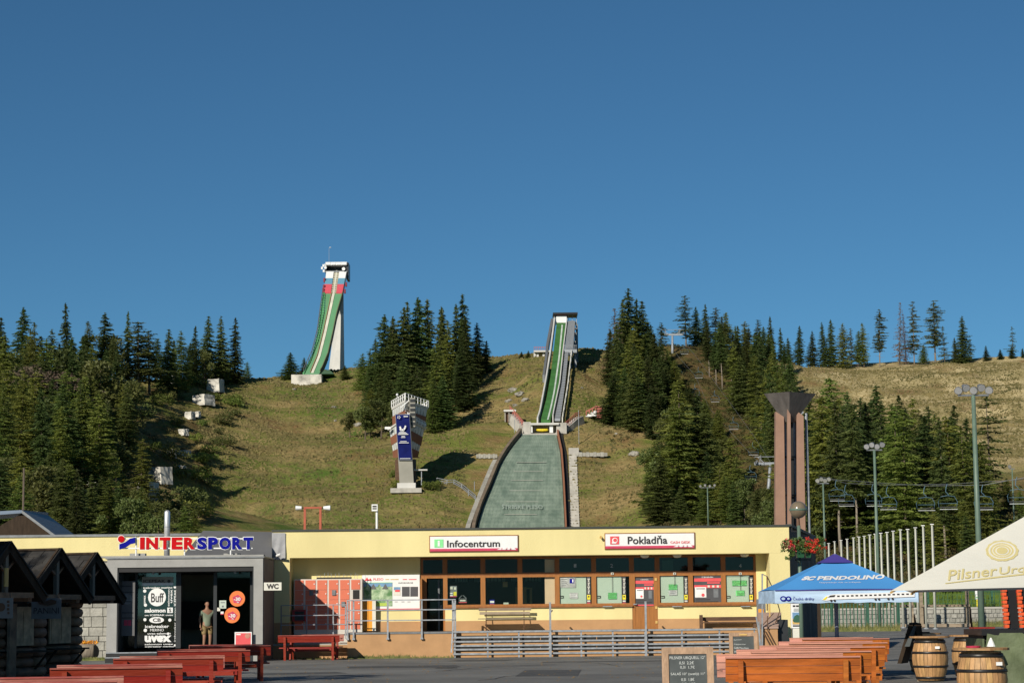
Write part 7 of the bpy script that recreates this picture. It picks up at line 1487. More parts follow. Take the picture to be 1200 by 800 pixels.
chalkboard(776.5, 836.5, 758.5, 29.6, hz(806, 758.5, 29.6), [('PILSNER URQUELL 12°', .03, .96, .855, .895), ('0,5l  2,2€', .28, .66, .795, .835), ('0,3l  1,7€', .3, .68, .745, .782), ('SALAŠ 10° (svetlý) 11°', .05, .95, .665, .71), ('0,5l  1,8€', .32, .66, .60, .64), ('0,3l  1,3€', .34, .68, .55, .585)], 'wood-framed chalkboard with beer prices standing on the asphalt at the bottom of the picture')
chalkboard(855.5, 888.5, 741, 51.5, hz(872, 741, 51.5), [('Espresso', .05, .42, .83, .86), ('Cappuccino', .05, .6, .73, .765), ('Caffè Macchiato', .05, .75, .65, .69), ('Vídenská káva', .05, .78, .57, .61), ('Kakao   1,5', .05, .62, .49, .525), ('Latté  2', .05, .5, .41, .445)], 'smaller chalkboard with a coffee list left of the orange benches', 'frame_wood', .10, 0, True)
# black folding board beside the barrels
t_ = thing('black_board', 'black folding A-board left of the wooden barrels', 'A-board', (P(1068, 770, 52).x, 52, 0))
for nm_, pl, dx in (('front_board', ((1051.5, 777), (1056, 777), (1070.5, 730), (1065.5, 729)), .28), ('rear_board', ((1080, 768), (1084, 768), (1079.5, 730), (1071, 729.2)), .06)):
    M().slab([P(*q, 51.6) for q in pl], (dx, .62, 0)).obj(nm_, 'blackwood', t_)
M().slab([P(*q, 51.56) for q in ((1060, 757), (1066, 757), (1073.5, 733), (1070.5, 733))], (.24, .5, 0)).obj('slate', 'slate', t_)

# ================================================================== BARRELS
def barrel(label):
    t_ = thing('barrel', label, 'barrel', (0, 0, 0), 'wooden barrels used as tables'); n = 26
    prof = [(.30, .03), (.345, .18), (.385, .34), (.405, .5), (.39, .68), (.355, .82), (.315, .95)]
    for k in range(n):
        a0, a1 = 2*PI*(k + .03)/n, 2*PI*(k + .97)/n; vs_ = []; fs_ = []
        for r, z in prof: vs_ += [(r*math.cos(a0), r*math.sin(a0), z), (r*math.cos((a0+a1)/2)*1.004, r*math.sin((a0+a1)/2)*1.004, z), (r*math.cos(a1), r*math.sin(a1), z)]
        for i in range(len(prof) - 1):
            for j in (0, 1): fs_.append((i*3+j, i*3+j+1, i*3+3+j+1, i*3+3+j))
        M().add(vs_, fs_).obj('stave', 'barrel', t_, smooth=True)
    M().lathe((0, 0, 0), [(.285, .04), (.335, .18), (.375, .34), (.394, .5), (.38, .68), (.345, .82), (.30, .95)], 24).obj('core', 'dark', t_)
    for z0, r0, z1, r1 in ((.05, .318, .11, .336), (.31, .386, .36, .398), (.62, .408, .67, .398), (.86, .356, .92, .34)): M().lathe((0, 0, 0), [(r0 + .002, z0), (r0 + .008, z0 + .004), (r1 + .008, z1 - .004), (r1 + .002, z1)], 30).obj('hoop', 'hoop', t_, smooth=True)
    m_ = M(); nb_ = 6
    for k in range(nb_):
        y0, y1 = -.45 + k * .15, -.45 + (k + .96) * .15; c0, c1 = math.sqrt(max(0, .2025 - y0*y0)), math.sqrt(max(0, .2025 - y1*y1)); cm = math.sqrt(.2025 - ((y0+y1)/2)**2)
        M().slab([(-c0, y0, .97), (c0, y0, .97), (cm, (y0+y1)/2, .97), (c1, y1, .97), (-c1, y1, .97), (-cm, (y0+y1)/2, .97)], (0, 0, .035 + .002 * (k % 2))).obj('lid_board', 'barrel_lid', t_)
    M().box(.12, .22, -.378, -.366, .73, .785).obj('label_tag', 'paper', t_)
    M().box(-.3, .3, -.06, .06, 0, .045).obj('ground_beam', 'grey_wood', t_)
    return t_
b1 = barrel('nearest wooden barrel with a round board top at the lower right'); KIDS(b1)
def putb(o, px, D, rz): o.location = (XG(px, D), D, .006); o.rotation_euler.z = rz
putb(b1, 1150, 35.0, .1)
for px, D, rz, lb in ((1090, 48.8, -.2, 'barrel table left of the nearest one, by the black A-board'), (1083, 54.5, .4, 'barrel hidden behind the left barrel table'), (1136, 50.5, .7, 'barrel half hidden by the green tarpaulin counter')):
    dup(b1, (XG(px, D), D, .006), rz, (1, 1, 1), lb, 'wooden barrels used as tables')
for px, D, lb, wd in ((1141, 35.0, 'dark red ashtray on the nearest barrel', .2), (1085, 54.4, 'black ashtray on the hidden back barrel', .24)):
    c = (XG(px, D), D); M().lathe((c[0], c[1], 1.013), [(.11, 0), (.13, .03), (.11, .03), (.09, .01)], 14).obj('ashtray', 'dark' if D > 40 else 'magenta', label=lb, cat='ashtray', loc=(c[0], c[1], 1.013))
# counter under the parasol with olive tarpaulin
ct = thing('bar_counter', 'dark counter wrapped in a crumpled olive tarpaulin at the right edge', 'counter', (XG(1170, 39), 39, 0))
zt_c = hz(1160, 737, 38.2); xc0 = XG(1147, 38.2)
M().box(xc0, xc0 + 3.2, 37.9, 39.4, zt_c - .10, zt_c).obj('counter_top', 'black', ct); M().box(xc0 + .06, xc0 + 3, 38.05, 39.3, 0, zt_c - .101).obj('carcass', 'dark', ct)
M().box(xc0 + .02, xc0 + .055, 37.95, 39.35, .02, zt_c - .16).obj('side_tarpaulin', 'olive_tarp', ct)
tp = M(); nx_, nz_ = 40, 26; rs = np.random.RandomState(2)
from mathutils import noise as mn
for i in range(nx_ + 1):
    for j in range(nz_ + 1):
        u, v = i/nx_, j/nz_; x = xc0 + .10 + u * 2.9; z = (zt_c - .06) * (1 - v); y = 37.92 - .25 * v**1.2
        d = mn.noise(Vector((x*1.6 + z*.8, z*1.2, 3))) * .14 + mn.noise(Vector((x*4 + z*3, z*3.2, 9))) * .07 + mn.noise(Vector((x*9, z*8, 5))) * .025 + .05 * math.sin(x*7 + z*5)
        tp.v.append((x - .25*v*(1-u), y - abs(d) * (.3 + v), z))
tp.f = [(i*(nz_+1)+j, i*(nz_+1)+j+1, (i+1)*(nz_+1)+j+1, (i+1)*(nz_+1)+j) for i in range(nx_) for j in range(nz_)]; tp.mi = [0]*len(tp.f)
o = tp.obj('tarpaulin', 'olive_tarp', ct, smooth=True)
c = (XG(1162, 37.2), 37.2); z = hz(1162, 757, 37.2)
t_ = thing('napkin_cone', 'white folded napkin cone before the olive tarpaulin', 'napkin', (c[0], 37.2, z)); M().lathe((c[0], 37.2, z), [(.075, 0), (.05, .07), (.012, .15)], 10).obj('cone', 'paper', t_); M().lathe((c[0] - .02, 37.22, z - .45), [(.08, 0), (.07, .44), (.08, .449)], 12).obj('stand', 'brown_wood', t_)
# ladder-like posts with orange teeth; black bodies paint in their shadow side
for k, (xt, xb_, lb) in enumerate(((1176, 1183, 'left dark leaning post with orange teeth under the parasol'), (1193.5, 1201, 'right dark leaning post with orange teeth under the parasol'))):
    t_ = thing('toothed_post', lb, 'post', P(xb_ + 4, 780, 46), 'dark posts with orange teeth'); D = 46
    a, b_ = P(xt + 4.5, 676, D), P(xb_ + 6, 770, D); M().bar(b_ + Vector((.03, 0, 0)), a + Vector((.03, 0, 0)), .22, .12, up=(0, 1, 0)).obj('post', 'black', t_)
    for i in range(20): c = a.lerp(b_, i/20); M().box(c.x - .17, c.x - .08 + .02*(i % 2), D - .12, D + .02, c.z - .045, c.z + .02).obj('tooth', mat('orange_red_teeth', (.72, .10, .025), .6, .2, 3) if 'orange_red_teeth' not in bpy.data.materials else bpy.data.materials['orange_red_teeth'], t_)
t_ = thing('red_trough', 'rust-red trough behind the counter', 'trough', P(1155, 740, 60)); M().rbox(1141, 734.3, 1166, 738, 60, .6).obj('trough', 'red_paint', t_); M().rbox(1143, 738, 1146, 760, 60.1, .1).obj('leg', 'red_paint', t_); M().rbox(1161, 738, 1164, 760, 60.1, .1).obj('leg', 'red_paint', t_)
t_ = thing('flower_pot', 'terracotta pot with red flowers between the toothed posts', 'plant', P(1187, 732, 50)); M().rbox(1180, 710, 1192, 745, 50, .3).obj('pot', mat('terracotta', (.35, .16, .10), .8), t_)
for nm_, mt, cl in (('leaves', 'leafy', (1188, 703)), ('blossoms', 'flower_red', (1185, 697))):
    c = P(cl[0], cl[1], 50.1); v = clumps(5, [(c.x + dx, c.y, c.z + dz, .12) for dx, dz in ((-.1, 0), (.05, .05), (.12, -.05))], .07, 2500); m_ = M(); m_.v = v.tolist(); m_.f = [(3*i, 3*i+1, 3*i+2) for i in range(len(v)//3)]; m_.obj(nm_, mt, t_, kind='stuff')

# ================================================================== PARASOLS
def parasol(name, label, cx, cy, half, ze, zp, canvas, valance, cap=None, polem='steel', n=12, poleR=.035, thick=.012):
    t_ = thing(name, label, 'parasol', (cx, cy, 0)); ap = Vector((cx, cy, zp)); cs = [Vector((cx - half, cy - half, ze)), Vector((cx + half, cy - half, ze)), Vector((cx + half, cy + half, ze)), Vector((cx - half, cy + half, ze))]
    for k in range(4):
        A_, B_ = cs[k], cs[(k+1) % 4]; m_ = M(); vs_ = []; 
        for i in range(n + 1):
            for j in range(n + 1):
                u, v = i/n, j/n; e = A_.lerp(B_, u); p = e.lerp(ap, v); sag = -.05 * half * math.sin(PI*v) * (1 - .0*u) * math.sin(PI*u) ** .6 if 0 < u < 1 else 0
                p = p + Vector((0, 0, sag * .5 + .012 * half * math.sin(PI*u) * (1-v))); vs_.append(p)
        fs_ = [(i*(n+1)+j, (i+1)*(n+1)+j, (i+1)*(n+1)+j+1, i*(n+1)+j+1) for i in range(n) for j in range(n)]
        m_.add(vs_, fs_); m_.obj('canopy_panel', canvas, t_, smooth=True)
        if valance:
            h_, vm = valance; m_ = M(); vs_ = []
            for i in range(25): e = A_.lerp(B_, i/24); out = Vector((e.x - cx, e.y - cy, 0)).normalized() * .015; vs_ += [e + out, e + out * 1.2 - Vector((0, 0, h_ * (1 + .03 * math.sin(i*1.9))))]
            m_.add(vs_, [(2*i, 2*i+1, 2*i+3, 2*i+2) for i in range(24)]); m_.obj('valance', vm, t_)
    for k in range(4): M().bar(cs[k] - Vector((0, 0, .03)), ap - Vector((0, 0, .06)), .03).obj('rib', polem, t_)
    for k in range(4): M().bar((cs[k] + ap) / 2 - Vector((0, 0, .04)), Vector((cx, cy, ze - .1)), .025).obj('strut', polem, t_)
    M().tube([(cx, cy, 0), (cx, cy, zp + .04)], poleR, 12).obj('pole', polem, t_, smooth=True); M().box(cx - .35, cx + .35, cy - .35, cy + .35, 0.002, .07).obj('base', 'concrete', t_)
    if cap:
        f = .24; m_ = M(); q = [ap.lerp(c_, f) + Vector((0, 0, .03)) for c_ in cs]; m_.add(q + [ap + Vector((0, 0, .06))], [(0, 1, 4), (1, 2, 4), (2, 3, 4), (3, 0, 4)]); m_.obj('top_cap', cap, t_)
    return t_, cs, ap
def face_text(par, cs, ap, st, fx0, fy0, fx1, fy1, m, off=.02, rot=0.0, lift=.02, vs_fs=None, nm='print', shear=0):
    """print on the front panel; fx, fy are fractions of the eave length and of the slope height"""
    A_, B_ = cs[0], cs[1]; u = (B_ - A_); mid = (A_ + B_) / 2; v = ap - mid; nrm = u.cross(v).normalized(); nrm = nrm if nrm.y < 0 else -nrm
    vs_, fs_ = vs_fs or glyphs(st, off); out = []
    ul = u.length; vl = v.length
    for p in vs_:
        x = fx0 + p[0] * (fx1 - fx0) + shear * p[1] * (fy1 - fy0) * vl / ul; y = fy0 + p[1] * (fy1 - fy0)
        if rot:
            xm, ym = (x - fx0) * ul, (y - fy0) * vl; x = fx0 + (xm*math.cos(rot) - ym*math.sin(rot)) / ul; y = fy0 + (xm*math.sin(rot) + ym*math.cos(rot)) / vl
        # position across the sagging triangle
        vv = min(max(y, 0), .999); uu = min(max((x - vv/2) / (1 - vv), 0), 1); sag = (-.05 * half_ * math.sin(PI*vv) * math.sin(PI*uu) ** .6) * .5 + .012 * half_ * math.sin(PI*uu) * (1 - vv)
        out.append(A_ + u * x + v * y + Vector((0, 0, sag)) + nrm * lift)
    return M().add(out, fs_).obj(nm, m, par)
def ringpoly(cx, cy, r0, r1, n=40, wob=0.0, asp=1.0):
    vs_ = []; fs_ = []
    for k in range(n): 
        a_ = 2*PI*k/n; w = 1 + wob * math.sin(a_*13); vs_ += [(cx + r0*math.cos(a_), cy + r0*asp*math.sin(a_)), (cx + r1*w*math.cos(a_), cy + r1*asp*w*math.sin(a_))]
    for k in range(n): fs_.append((2*k, 2*k+1, (2*k+3) % (2*n), (2*k+2) % (2*n)))
    return vs_, fs_
# blue one
Yb_ = 50.0; half_ = 1.66; cxb = P(992, 700, Yb_).x; ze = zz(992, 690.5, Yb_); zp = zz(985, 651, Yb_ + half_)
t_, cs, ap = parasol('blue_parasol', 'blue Pendolino parasol with violet top and pale railway valance', cxb, Yb_ + half_, half_, ze, zp, 'tent_blue', (.30, 'tent_pale'), 'tent_purple', 'post_blue', poleR=.05)
face_text(t_, cs, ap, 'PENDOLINO', .315, .29, .79, .42, 'white', .045, lift=.014, shear=.35, rot=.01); face_text(t_, cs, ap, 'SC', .20, .285, .285, .41, 'white', .07, lift=.014, shear=.6)
face_text(t_, cs, ap, 'Najrýchlejší vlak na koľajách', .33, .18, .62, .235, 'white', .0, lift=.014)
yv = Yb_ - .04
tx('České dráhy', 929, 698.3, 954, 703.6, 'iblue', t_, yv, .0, nm='valance_lettering'); tx('Národní dopravce', 929, 705, 946, 706.4, 'iblue', t_, yv, .0, nm='valance_lettering')
m_ = M(); m_.disc(918, 701, 3.8, yv, .004, 16, .8); m_.disc(924, 701, 3.2, yv, .004, 16, .9); m_.obj('valance_emblem', 'iblue', t_); m_ = M(); m_.disc(918, 701, 2.2, yv - .006, .004, 16, .7); m_.disc(924, 701, 1.6, yv - .006, .004, 16, .8); m_.obj('valance_emblem', 'tent_pale', t_)
tr = M(); tr.slab([P(x, y, yv) for x, y in ((963, 702.5), (968.5, 697.5), (976, 695.8), (1072, 692.8), (1072, 698.8), (978, 702), (967, 703.6))][::-1], (0, .004, 0)); tr.obj('train_print', 'white', t_)
for x in [981 + k*5.4 for k in range(17)]: M().rbox(x, 697.2 - (x-981)*.03, x + 3.0, 698.9 - (x-981)*.03, yv - .006, .004).obj('train_window', 'ink', t_)
M().slab([P(x, y, yv - .005) for x, y in ((970, 699.5), (973, 697.2), (979, 696.6), (978, 699))][::-1], (0, .003, 0)).obj('train_windscreen', 'ink', t_); M().slab([P(x, y, yv - .008) for x, y in ((964, 702.2), (968.5, 698.5), (970, 699.2), (967, 702.6))][::-1], (0, .003, 0)).obj('train_nose', 'yellowpaper', t_)
for x in (974, 978, 1026, 1030, 1041, 1046): M().disc(x, 703.2 - (x-974)*.03, 1.3, yv - .007, .004, 10).obj('train_wheel', 'ink', t_)
for k in (0, 1): M().bar(cs[0] + Vector((0, -.03, 0)), cs[1] + Vector((0, -.03, 0)), .02).obj('eave_trim', 'tent_purple', t_) if k == 0 else None
# cream one, turned a little so that its left panel faces away
Yc = 37.0; half_ = 2.8; A0_ = P(1043.5, 692, Yc); th_ = math.radians(-14); ze = A0_.z
cc_ = Vector((A0_.x, Yc, 0)) + Matrix.Rotation(th_, 3, 'Z') @ Vector((half_, half_, 0)); zp = zz(1238, 586, cc_.y)
t_, cs, ap = parasol('cream_parasol', 'large cream Pilsner Urquell parasol reaching in from the right', cc_.x, cc_.y, half_, ze, zp, 'canvas', None, None, 'ochre', 16, .04)
face_text(t_, cs, ap, 'Pilsner', .172, .095, .322, .215, 'gold', .012, rot=math.radians(12), lift=.014, shear=.25, nm='lettering')
face_text(t_, cs, ap, 'Urquell', .325, .128, .478, .245, 'gold', .012, rot=math.radians(12), lift=.014, shear=.25, nm='lettering')
face_text(t_, cs, ap, 'x', .165, .06, .49, .074, 'gold', rot=math.radians(12), lift=.014, vs_fs=([(0, 0), (1, .5), (1, 1.6), (.4, 1.3), (0, .6)], [(0, 1, 2, 3, 4)]), nm='underline')
vl = (ap - (cs[0] + cs[1]) / 2).length / (cs[1] - cs[0]).length
for r0, r1, w, mm_, lf in ((.0, .050, .03, 'gold', .010), (.036, .042, 0, 'canvas', .016), (.027, .030, 0, 'canvas', .016), (.0, .021, 0, 'canvas', .014), (.0, .017, 0, 'gold', .019)):
    vs_, fs_ = ringpoly(0, 0, r0, r1, 44, w)
    face_text(t_, cs, ap, 'x', .335, .44, 1.335, .44 + 1 / vl * 1.35, mm_, rot=0, lift=lf, vs_fs=(vs_, fs_), nm='emblem')
t_.rotation_euler.z = th_

# ================================================================== LAMP WITH FLOWER BASKETS
DL_ = 62; lx = P(938, 690, DL_).x
lp_ = thing('street_lamp', 'green street lamp with smoky globe before the dark side wall', 'street lamp', (lx, DL_, 0))
zg = zz(937.5, 597, DL_); M().tube([(lx, DL_, 0), (lx, DL_, zg - .45)], [.07, .05], 12).obj('pole', 'green_pole', lp_, smooth=True); M().tube([(lx, DL_, zg - .5), (lx, DL_, zg - .22)], [.045, .03], 10).obj('neck', 'brown_wood', lp_)
M().ball((lx, DL_, zg), .25, 24).obj('globe', 'globe', lp_, smooth=True); M().lathe((lx, DL_, zg - .03), [(.253, 0), (.262, .01), (.262, .05), (.253, .06)], 24).obj('globe_band', 'green_pole', lp_)
M().bar((lx - .22, DL_, zg - .62), (lx + .08, DL_, zg - .62), .03).obj('bracket', 'black', lp_); M().bar((lx - .2, DL_, zg - .62), (lx - .2, DL_, zg - .5), .025).obj('bracket', 'black', lp_)
fb = thing('flower_basket', 'green flower boxes with red geraniums hanging on the street lamp', 'flower box', (lx, DL_ - .3, zz(940, 655, DL_)))
for q0, q1, lb in ((933, 943, 0), (943.5, 951, 1)):
    a, b_, c_, d_ = R(q0, 642.5, q1, 653, DL_ - .35); M().hexa([(a + .03, DL_ - .4, c_), (b_ - .03, DL_ - .4, c_), (b_ - .03, DL_ - .1, c_), (a + .03, DL_ - .1, c_), (a, DL_ - .45, d_), (b_, DL_ - .45, d_), (b_, DL_ - .08, d_), (a, DL_ - .08, d_)]).obj('box', 'planter', fb)
M().bar(P(931, 655.5, DL_ - .2), P(950, 655.5, DL_ - .2), .03).obj('hanger', 'black', fb); M().bar(P(931, 655, DL_ - .2), (lx, DL_ - .2, zz(938, 660, DL_)), .03).obj('hanger', 'black', fb)
def blooms(nm, mt, spots, size, seed, n=1800):
    cl = [tuple(P(x, y, DL_ - .3 + random.uniform(-.25, .15))) + (r,) for x, y, r in spots]; v = clumps(seed, cl, size, n); m_ = M(); m_.v = v.tolist(); m_.f = [(3*i, 3*i+1, 3*i+2) for i in range(len(v)//3)]; m_.obj(nm, mt, fb, kind='stuff')
r_ = random.Random(3)
blooms('leaves', 'leafy', [(min(max(r_.gauss(941, 11), 919), 962), r_.gauss(640, 3.5), .12) for _ in range(46)] + [(r_.uniform(922, 930), r_.uniform(645, 655), .06) for _ in range(5)], .07, 31, 1500)
blooms('red_blossoms', 'flower_red', [(r_.gauss(953, 6), r_.gauss(641, 4.5), .07) for _ in range(44)] + [(r_.uniform(924, 936), r_.uniform(633, 646), .045) for _ in range(9)], .05, 32, 3500)
blooms('pink_blossoms', 'flower_pink', [(r_.gauss(931, 6), r_.gauss(637, 3.5), .065) for _ in range(24)], .05, 33, 3500)
# info pillar at the corner
t_ = thing('poster_pillar', 'white info pillar with a landscape picture below the blue parasol edge', 'info pillar', P(933, 771, 62)); M().rbox(927.2, 706, 940.8, 735.5, 62, .12).obj('panel', 'white', t_); M().rbox(929.5, 735.6, 938.5, 768, 62.02, .1).obj('pedestal', 'offwhite', t_)
M().rbox(928.6, 717, 939.4, 731, 61.99, .012).obj('picture', 'sky_print', t_); M().rbox(928.6, 724.5, 939.4, 731, 61.985, .012).obj('picture', 'ochre', t_); M().slab([P(x, y, 61.98) for x, y in ((928.8, 727), (931, 721.5), (934, 719.5), (937, 721), (939.2, 726.5), (936, 729), (931, 728.8))][::-1], (0, .004, 0)).obj('picture', 'green_fence', t_)
for k in range(3): M().rbox(929 + k*3.8, 708.6, 932 + k*3.8, 710.6, 61.99, .01).obj('picture', 'ink', t_)
M().rbox(929, 732, 939.2, 733.5, 61.985, .01).obj('picture', 'ink', t_)
for k in range(3): M().rbox(930, 712.6 + k*1.3, 938 - k, 713.1 + k*1.3, 61.99, .01).obj('text_line', 'steel_dark', t_)
# stair block at the right end of the terrace
t_ = thing('stair_block', 'tan stair housing with sloping pinkish cover at the right end of the terrace', 'stair housing', P(905, 768, YP - 2.2)); Y_ = YP - 2.6
xA, xB, xC = P(893, 745, Y_).x, P(911.5, 745, Y_).x, P(925, 745, Y_).x; zA, zC = zz(900, 736, Y_), zz(906, 717, Y_ + 1.6)
M().box(xA, xB, Y_, Y_ + 1.6, 0, zA - .002).obj('front_block', 'tan', t_); M().hexa([(xA - .02, Y_ - .05, zA), (xB + .02, Y_ - .05, zA), (xB + .35, Y_ + 1.7, zA), (xA + .02, Y_ + 1.7, zA), (xA - .02, Y_ - .05, zA + .05), (xB + .02, Y_ - .05, zA + .05), (xB + .35, Y_ + 1.7, zC), (xA + .05, Y_ + 1.7, zC)]).obj('sloping_cover', mat('pinkish_stone_cover', (.42, .29, .23), .8, .1, 2), t_)
M().box(xB + .05, xC, Y_ + .3, Y_ + 2.2, 0, zA + .3).obj('dark_side', 'anthracite', t_)
M().rbox(887.5, 701.5, 898, 770, Y_ + 1.9, .12).obj('grey_panel', 'steel_dark', t_); M().rbox(888.8, 713, 895, 724, Y_ + 1.86, .03).obj('orange_notice', 'orange', t_)
r4 = thing('stair_railing', 'tall dark and grey handrails of the stair at the right end of the terrace', 'railing', P(900, 760, YP - 1.2))
for a_, b_, w_, m_ in (((893.2, 672), (893.2, 768), .05, 'steel'), ((893, 672), (899, 675), .03, 'steel_dark'), ((899, 675), (907.5, 693), .03, 'black'), ((907.5, 693), (914, 716), .03, 'black'), ((899, 675), (899, 715), .04, 'brown_wood'), ((902, 700), (902, 722), .04, 'ochre'), ((914, 715), (908.5, 730), .03, 'brown_wood'), ((892, 734), (906.5, 718), .03, 'brown_wood'), ((899.5, 721), (899.5, 736), .03, 'brown_wood'), ((896, 738), (906.5, 757), .03, 'brown_wood'), ((899, 737), (908, 754), .03, 'brown_wood'), ((893, 738), (903, 757), .03, 'brown_wood'), ((889, 728), (891, 768), .05, 'steel'), ((886, 722), (894, 768), .04, 'steel')):
    M().bar(P(*a_, Y_ - .12), P(*b_, Y_ - .12), w_).obj('rail', m_, r4)

# ================================================================== LOG HUTS
def hut(k, ax, ay, D, label, sign, gx0=None):
    t_ = thing('log_hut', label, 'hut', (0, 0, 0), 'log kiosks in a row at the left'); zr = 3.28; ze_ = 2.12; hw = 1.28; Lr = 3.4
    # local frame: +x is out of the gable, y across it
    sl = (zr - ze_) / hw
    for s in (-1, 1):
        m_ = M(); m_.hexa([(-Lr, 0, zr - .09), (.0, 0, zr - .09), (.0, s*hw, ze_ - .09), (-Lr, s*hw, ze_ - .09), (-Lr, 0, zr), (.0, 0, zr), (.0, s*hw, ze_), (-Lr, s*hw, ze_)]); m_.obj('roof_board', 'blackwood', t_)
        m_ = M(); m_.bar((.03, 0, zr - .04), (.03, s*(hw + .04), ze_ - .05), .06, .22, up=(0, 0, 1)); m_.obj('bargeboard', 'blackwood', t_)
        M().bar((.045, 0, zr + .05), (.045, s*(hw + .06), ze_ + .03), .10, .03).obj('verge_trim', 'dark', t_)
    nrow, ncol = 7, 9; me_ = None
    sh0 = None
    for r in range(nrow):
        f0 = 1 - (r + 1.02) / nrow; f1 = f0 + 1.25 / nrow
        for c in range(ncol):
            x0 = -Lr + (c + (.5 if r % 2 else 0)) * Lr / ncol; x1 = min(x0 + Lr / ncol - .015, .0)
            y0, y1 = -hw * (1 - f0) if False else 0, 0
            ya, yb_ = -hw * (r + 1.05) / nrow, -hw * (r / nrow); za, zb_ = zr + sl * ya + .045, zr + sl * yb_ + .018
            jit = random.uniform(-.006, .01)
            M().hexa([(x0, ya, za - .02), (x1, ya, za - .02), (x1, yb_, zb_ - .02), (x0, yb_, zb_ - .02), (x0, ya, za + jit), (x1, ya, za + jit), (x1, yb_, zb_ + jit), (x0, yb_, zb_ + jit)]).obj('shingle', 'shingle', t_)
    M().bar((-Lr, 0, zr + .03), (.05, 0, zr + .03), .16, .05).obj('ridge_cap', 'blackwood', t_)
    wx0, wx1, wy = -Lr + .3, -1.2, .92; nl = 9
    for i in range(nl):
        z = .15 + i * .235
        M().tube([(wx0 - .12, -wy, z), (wx1 + .15, -wy, z)], .118, 8).obj('log', 'log', t_, smooth=True); M().tube([(wx1, -wy - .15, z + .0), (wx1, -.55, z)], .118, 8).obj('log', 'log', t_, smooth=True); M().tube([(wx1, .55, z), (wx1, wy + .15, z)], .118, 8).obj('log', 'log', t_, smooth=True)
    for i in range(4): M().tube([(wx1, -.55, .15 + i*.235), (wx1, .55, .15 + i*.235)], .118, 8).obj('log', 'log', t_, smooth=True)
    M().box(wx0, wx1 - .1, -wy + .12, wy, 0, 2.2).obj('inner_wall', 'dark', t_)
    M().slab([(wx1 + .0, -wy, 2.2), (wx1 + .0, wy, 2.2), (wx1, 0, zr - .15)], (-.06, 0, 0)).obj('gable_board', 'blackwood', t_)
    w_ = M().box(wx1 + .12, wx1 + .17, -.46, .46, 1.02, 1.95).obj('window', 'shutter', t_); M().box(wx1 + .172, wx1 + .18, -.39, -.04, 1.1, 1.87).obj('shutter', 'shutter', w_); M().box(wx1 + .172, wx1 + .18, .04, .39, 1.1, 1.87).obj('shutter', 'shutter', w_)
    M().box(wx1 + .1, wx1 + .55, -.75, .75, .86, .90).obj('counter', 'blackwood', t_)
    for y in (-.6, .6): M().bar((wx1 + .12, y, .45), (wx1 + .5, y, .86), .04).obj('counter_brace', 'blackwood', t_)
    for s in (-1, 1): M().bar((-.1, s * .95, ze_ - .02), (wx1, s * .95, ze_ - .02), .13).obj('eave_beam', 'log', t_); 
    M().bar((-.06, -.95, ze_ + .05), (-.06, .95, ze_ + .05), .12).obj('tie_beam', 'log', t_); M().bar((-.06, 0, ze_ + .05), (-.06, 0, zr - .1), .10).obj('king_post', 'bark_pale', t_)
    for s in (-1, 1): M().bar((-.07, 0, ze_ + .55), (-.07, s*.3, ze_ + .78), .05).obj('brace', 'log', t_)
    M().box(-.5, -.42, -hw - .0, -wy - .1, .0, ze_ - .1).obj('corner_post', 'log', t_) if k == 1 else None
    if gx0: M().tube([(.12, -.2, 2.35), (.12, -.2, 2.75)], .05, 8).obj('lamp', 'ochre', t_)
    ax_ = P(ax, ay, D); t_.location = (ax_.x, D, ax_.z - zr - .05); t_.rotation_euler.z = math.radians(-24); return t_
h1 = hut(0, 9.5, 634, 46.6, 'nearest dark log kiosk, cut off by the left picture edge', 'GYROS', True)
h2 = hut(1, 69, 642, 51.4, 'middle dark log kiosk behind the panini sign', 'PANINI')
h3 = hut(2, 111, 647, 55.2, 'farthest dark log kiosk beside the stone wall', '')
for x0_, y0_, x1_, y1_, D, st, lb in ((36.8, 700.5, 71.5, 724.5, 49.6, 'PANINI', 'grey PANINI sign hanging from the middle kiosk eave'), (-12, 700, 15, 724, 45.0, 'SWAR', 'grey sign hanging from the nearest kiosk eave')):
    t_ = thing('hanging_sign', lb, 'sign', P((x0_ + x1_)/2, y1_, D)); M().rbox(x0_, y0_, x1_, y1_, D, .03).obj('board', mat('grey_blue_sign', (.17, .165, .16), .7, .15, 3) if D > 47 else bpy.data.materials['grey_blue_sign'], t_)
    if st == 'PANINI': tx(st, x0_ + 2.5, 711.5, x1_ - 2.5, 718.5, 'ink', t_, D - .01, .01)
    else:
        for k in range(4): M().rbox(8 + (k % 2)*.5, 703 + k*4.4, 11, 706 + k*4.4, D - .01, .008).obj('lettering', 'brown_wood', t_)
        M().disc(1, 711, 5, D - .01, .008).obj('emblem', 'brown_wood', t_)
    if st == 'PANINI':
        M().slab([P(x, y, D - .05) for x, y in ((43, 703.5), (52, 704.5), (60, 701.5), (66, 703.5), (65, 707), (56, 709), (46, 707.5))][::-1], (0, .04, 0)).obj('wooden_ornament', 'brown_wood', t_)
    for x in (x0_ + 3, x1_ - 3): M().bar(P(x, y0_, D + .01), P(x, y0_ - 6, D + .01), .02).obj('chain', 'black', t_)

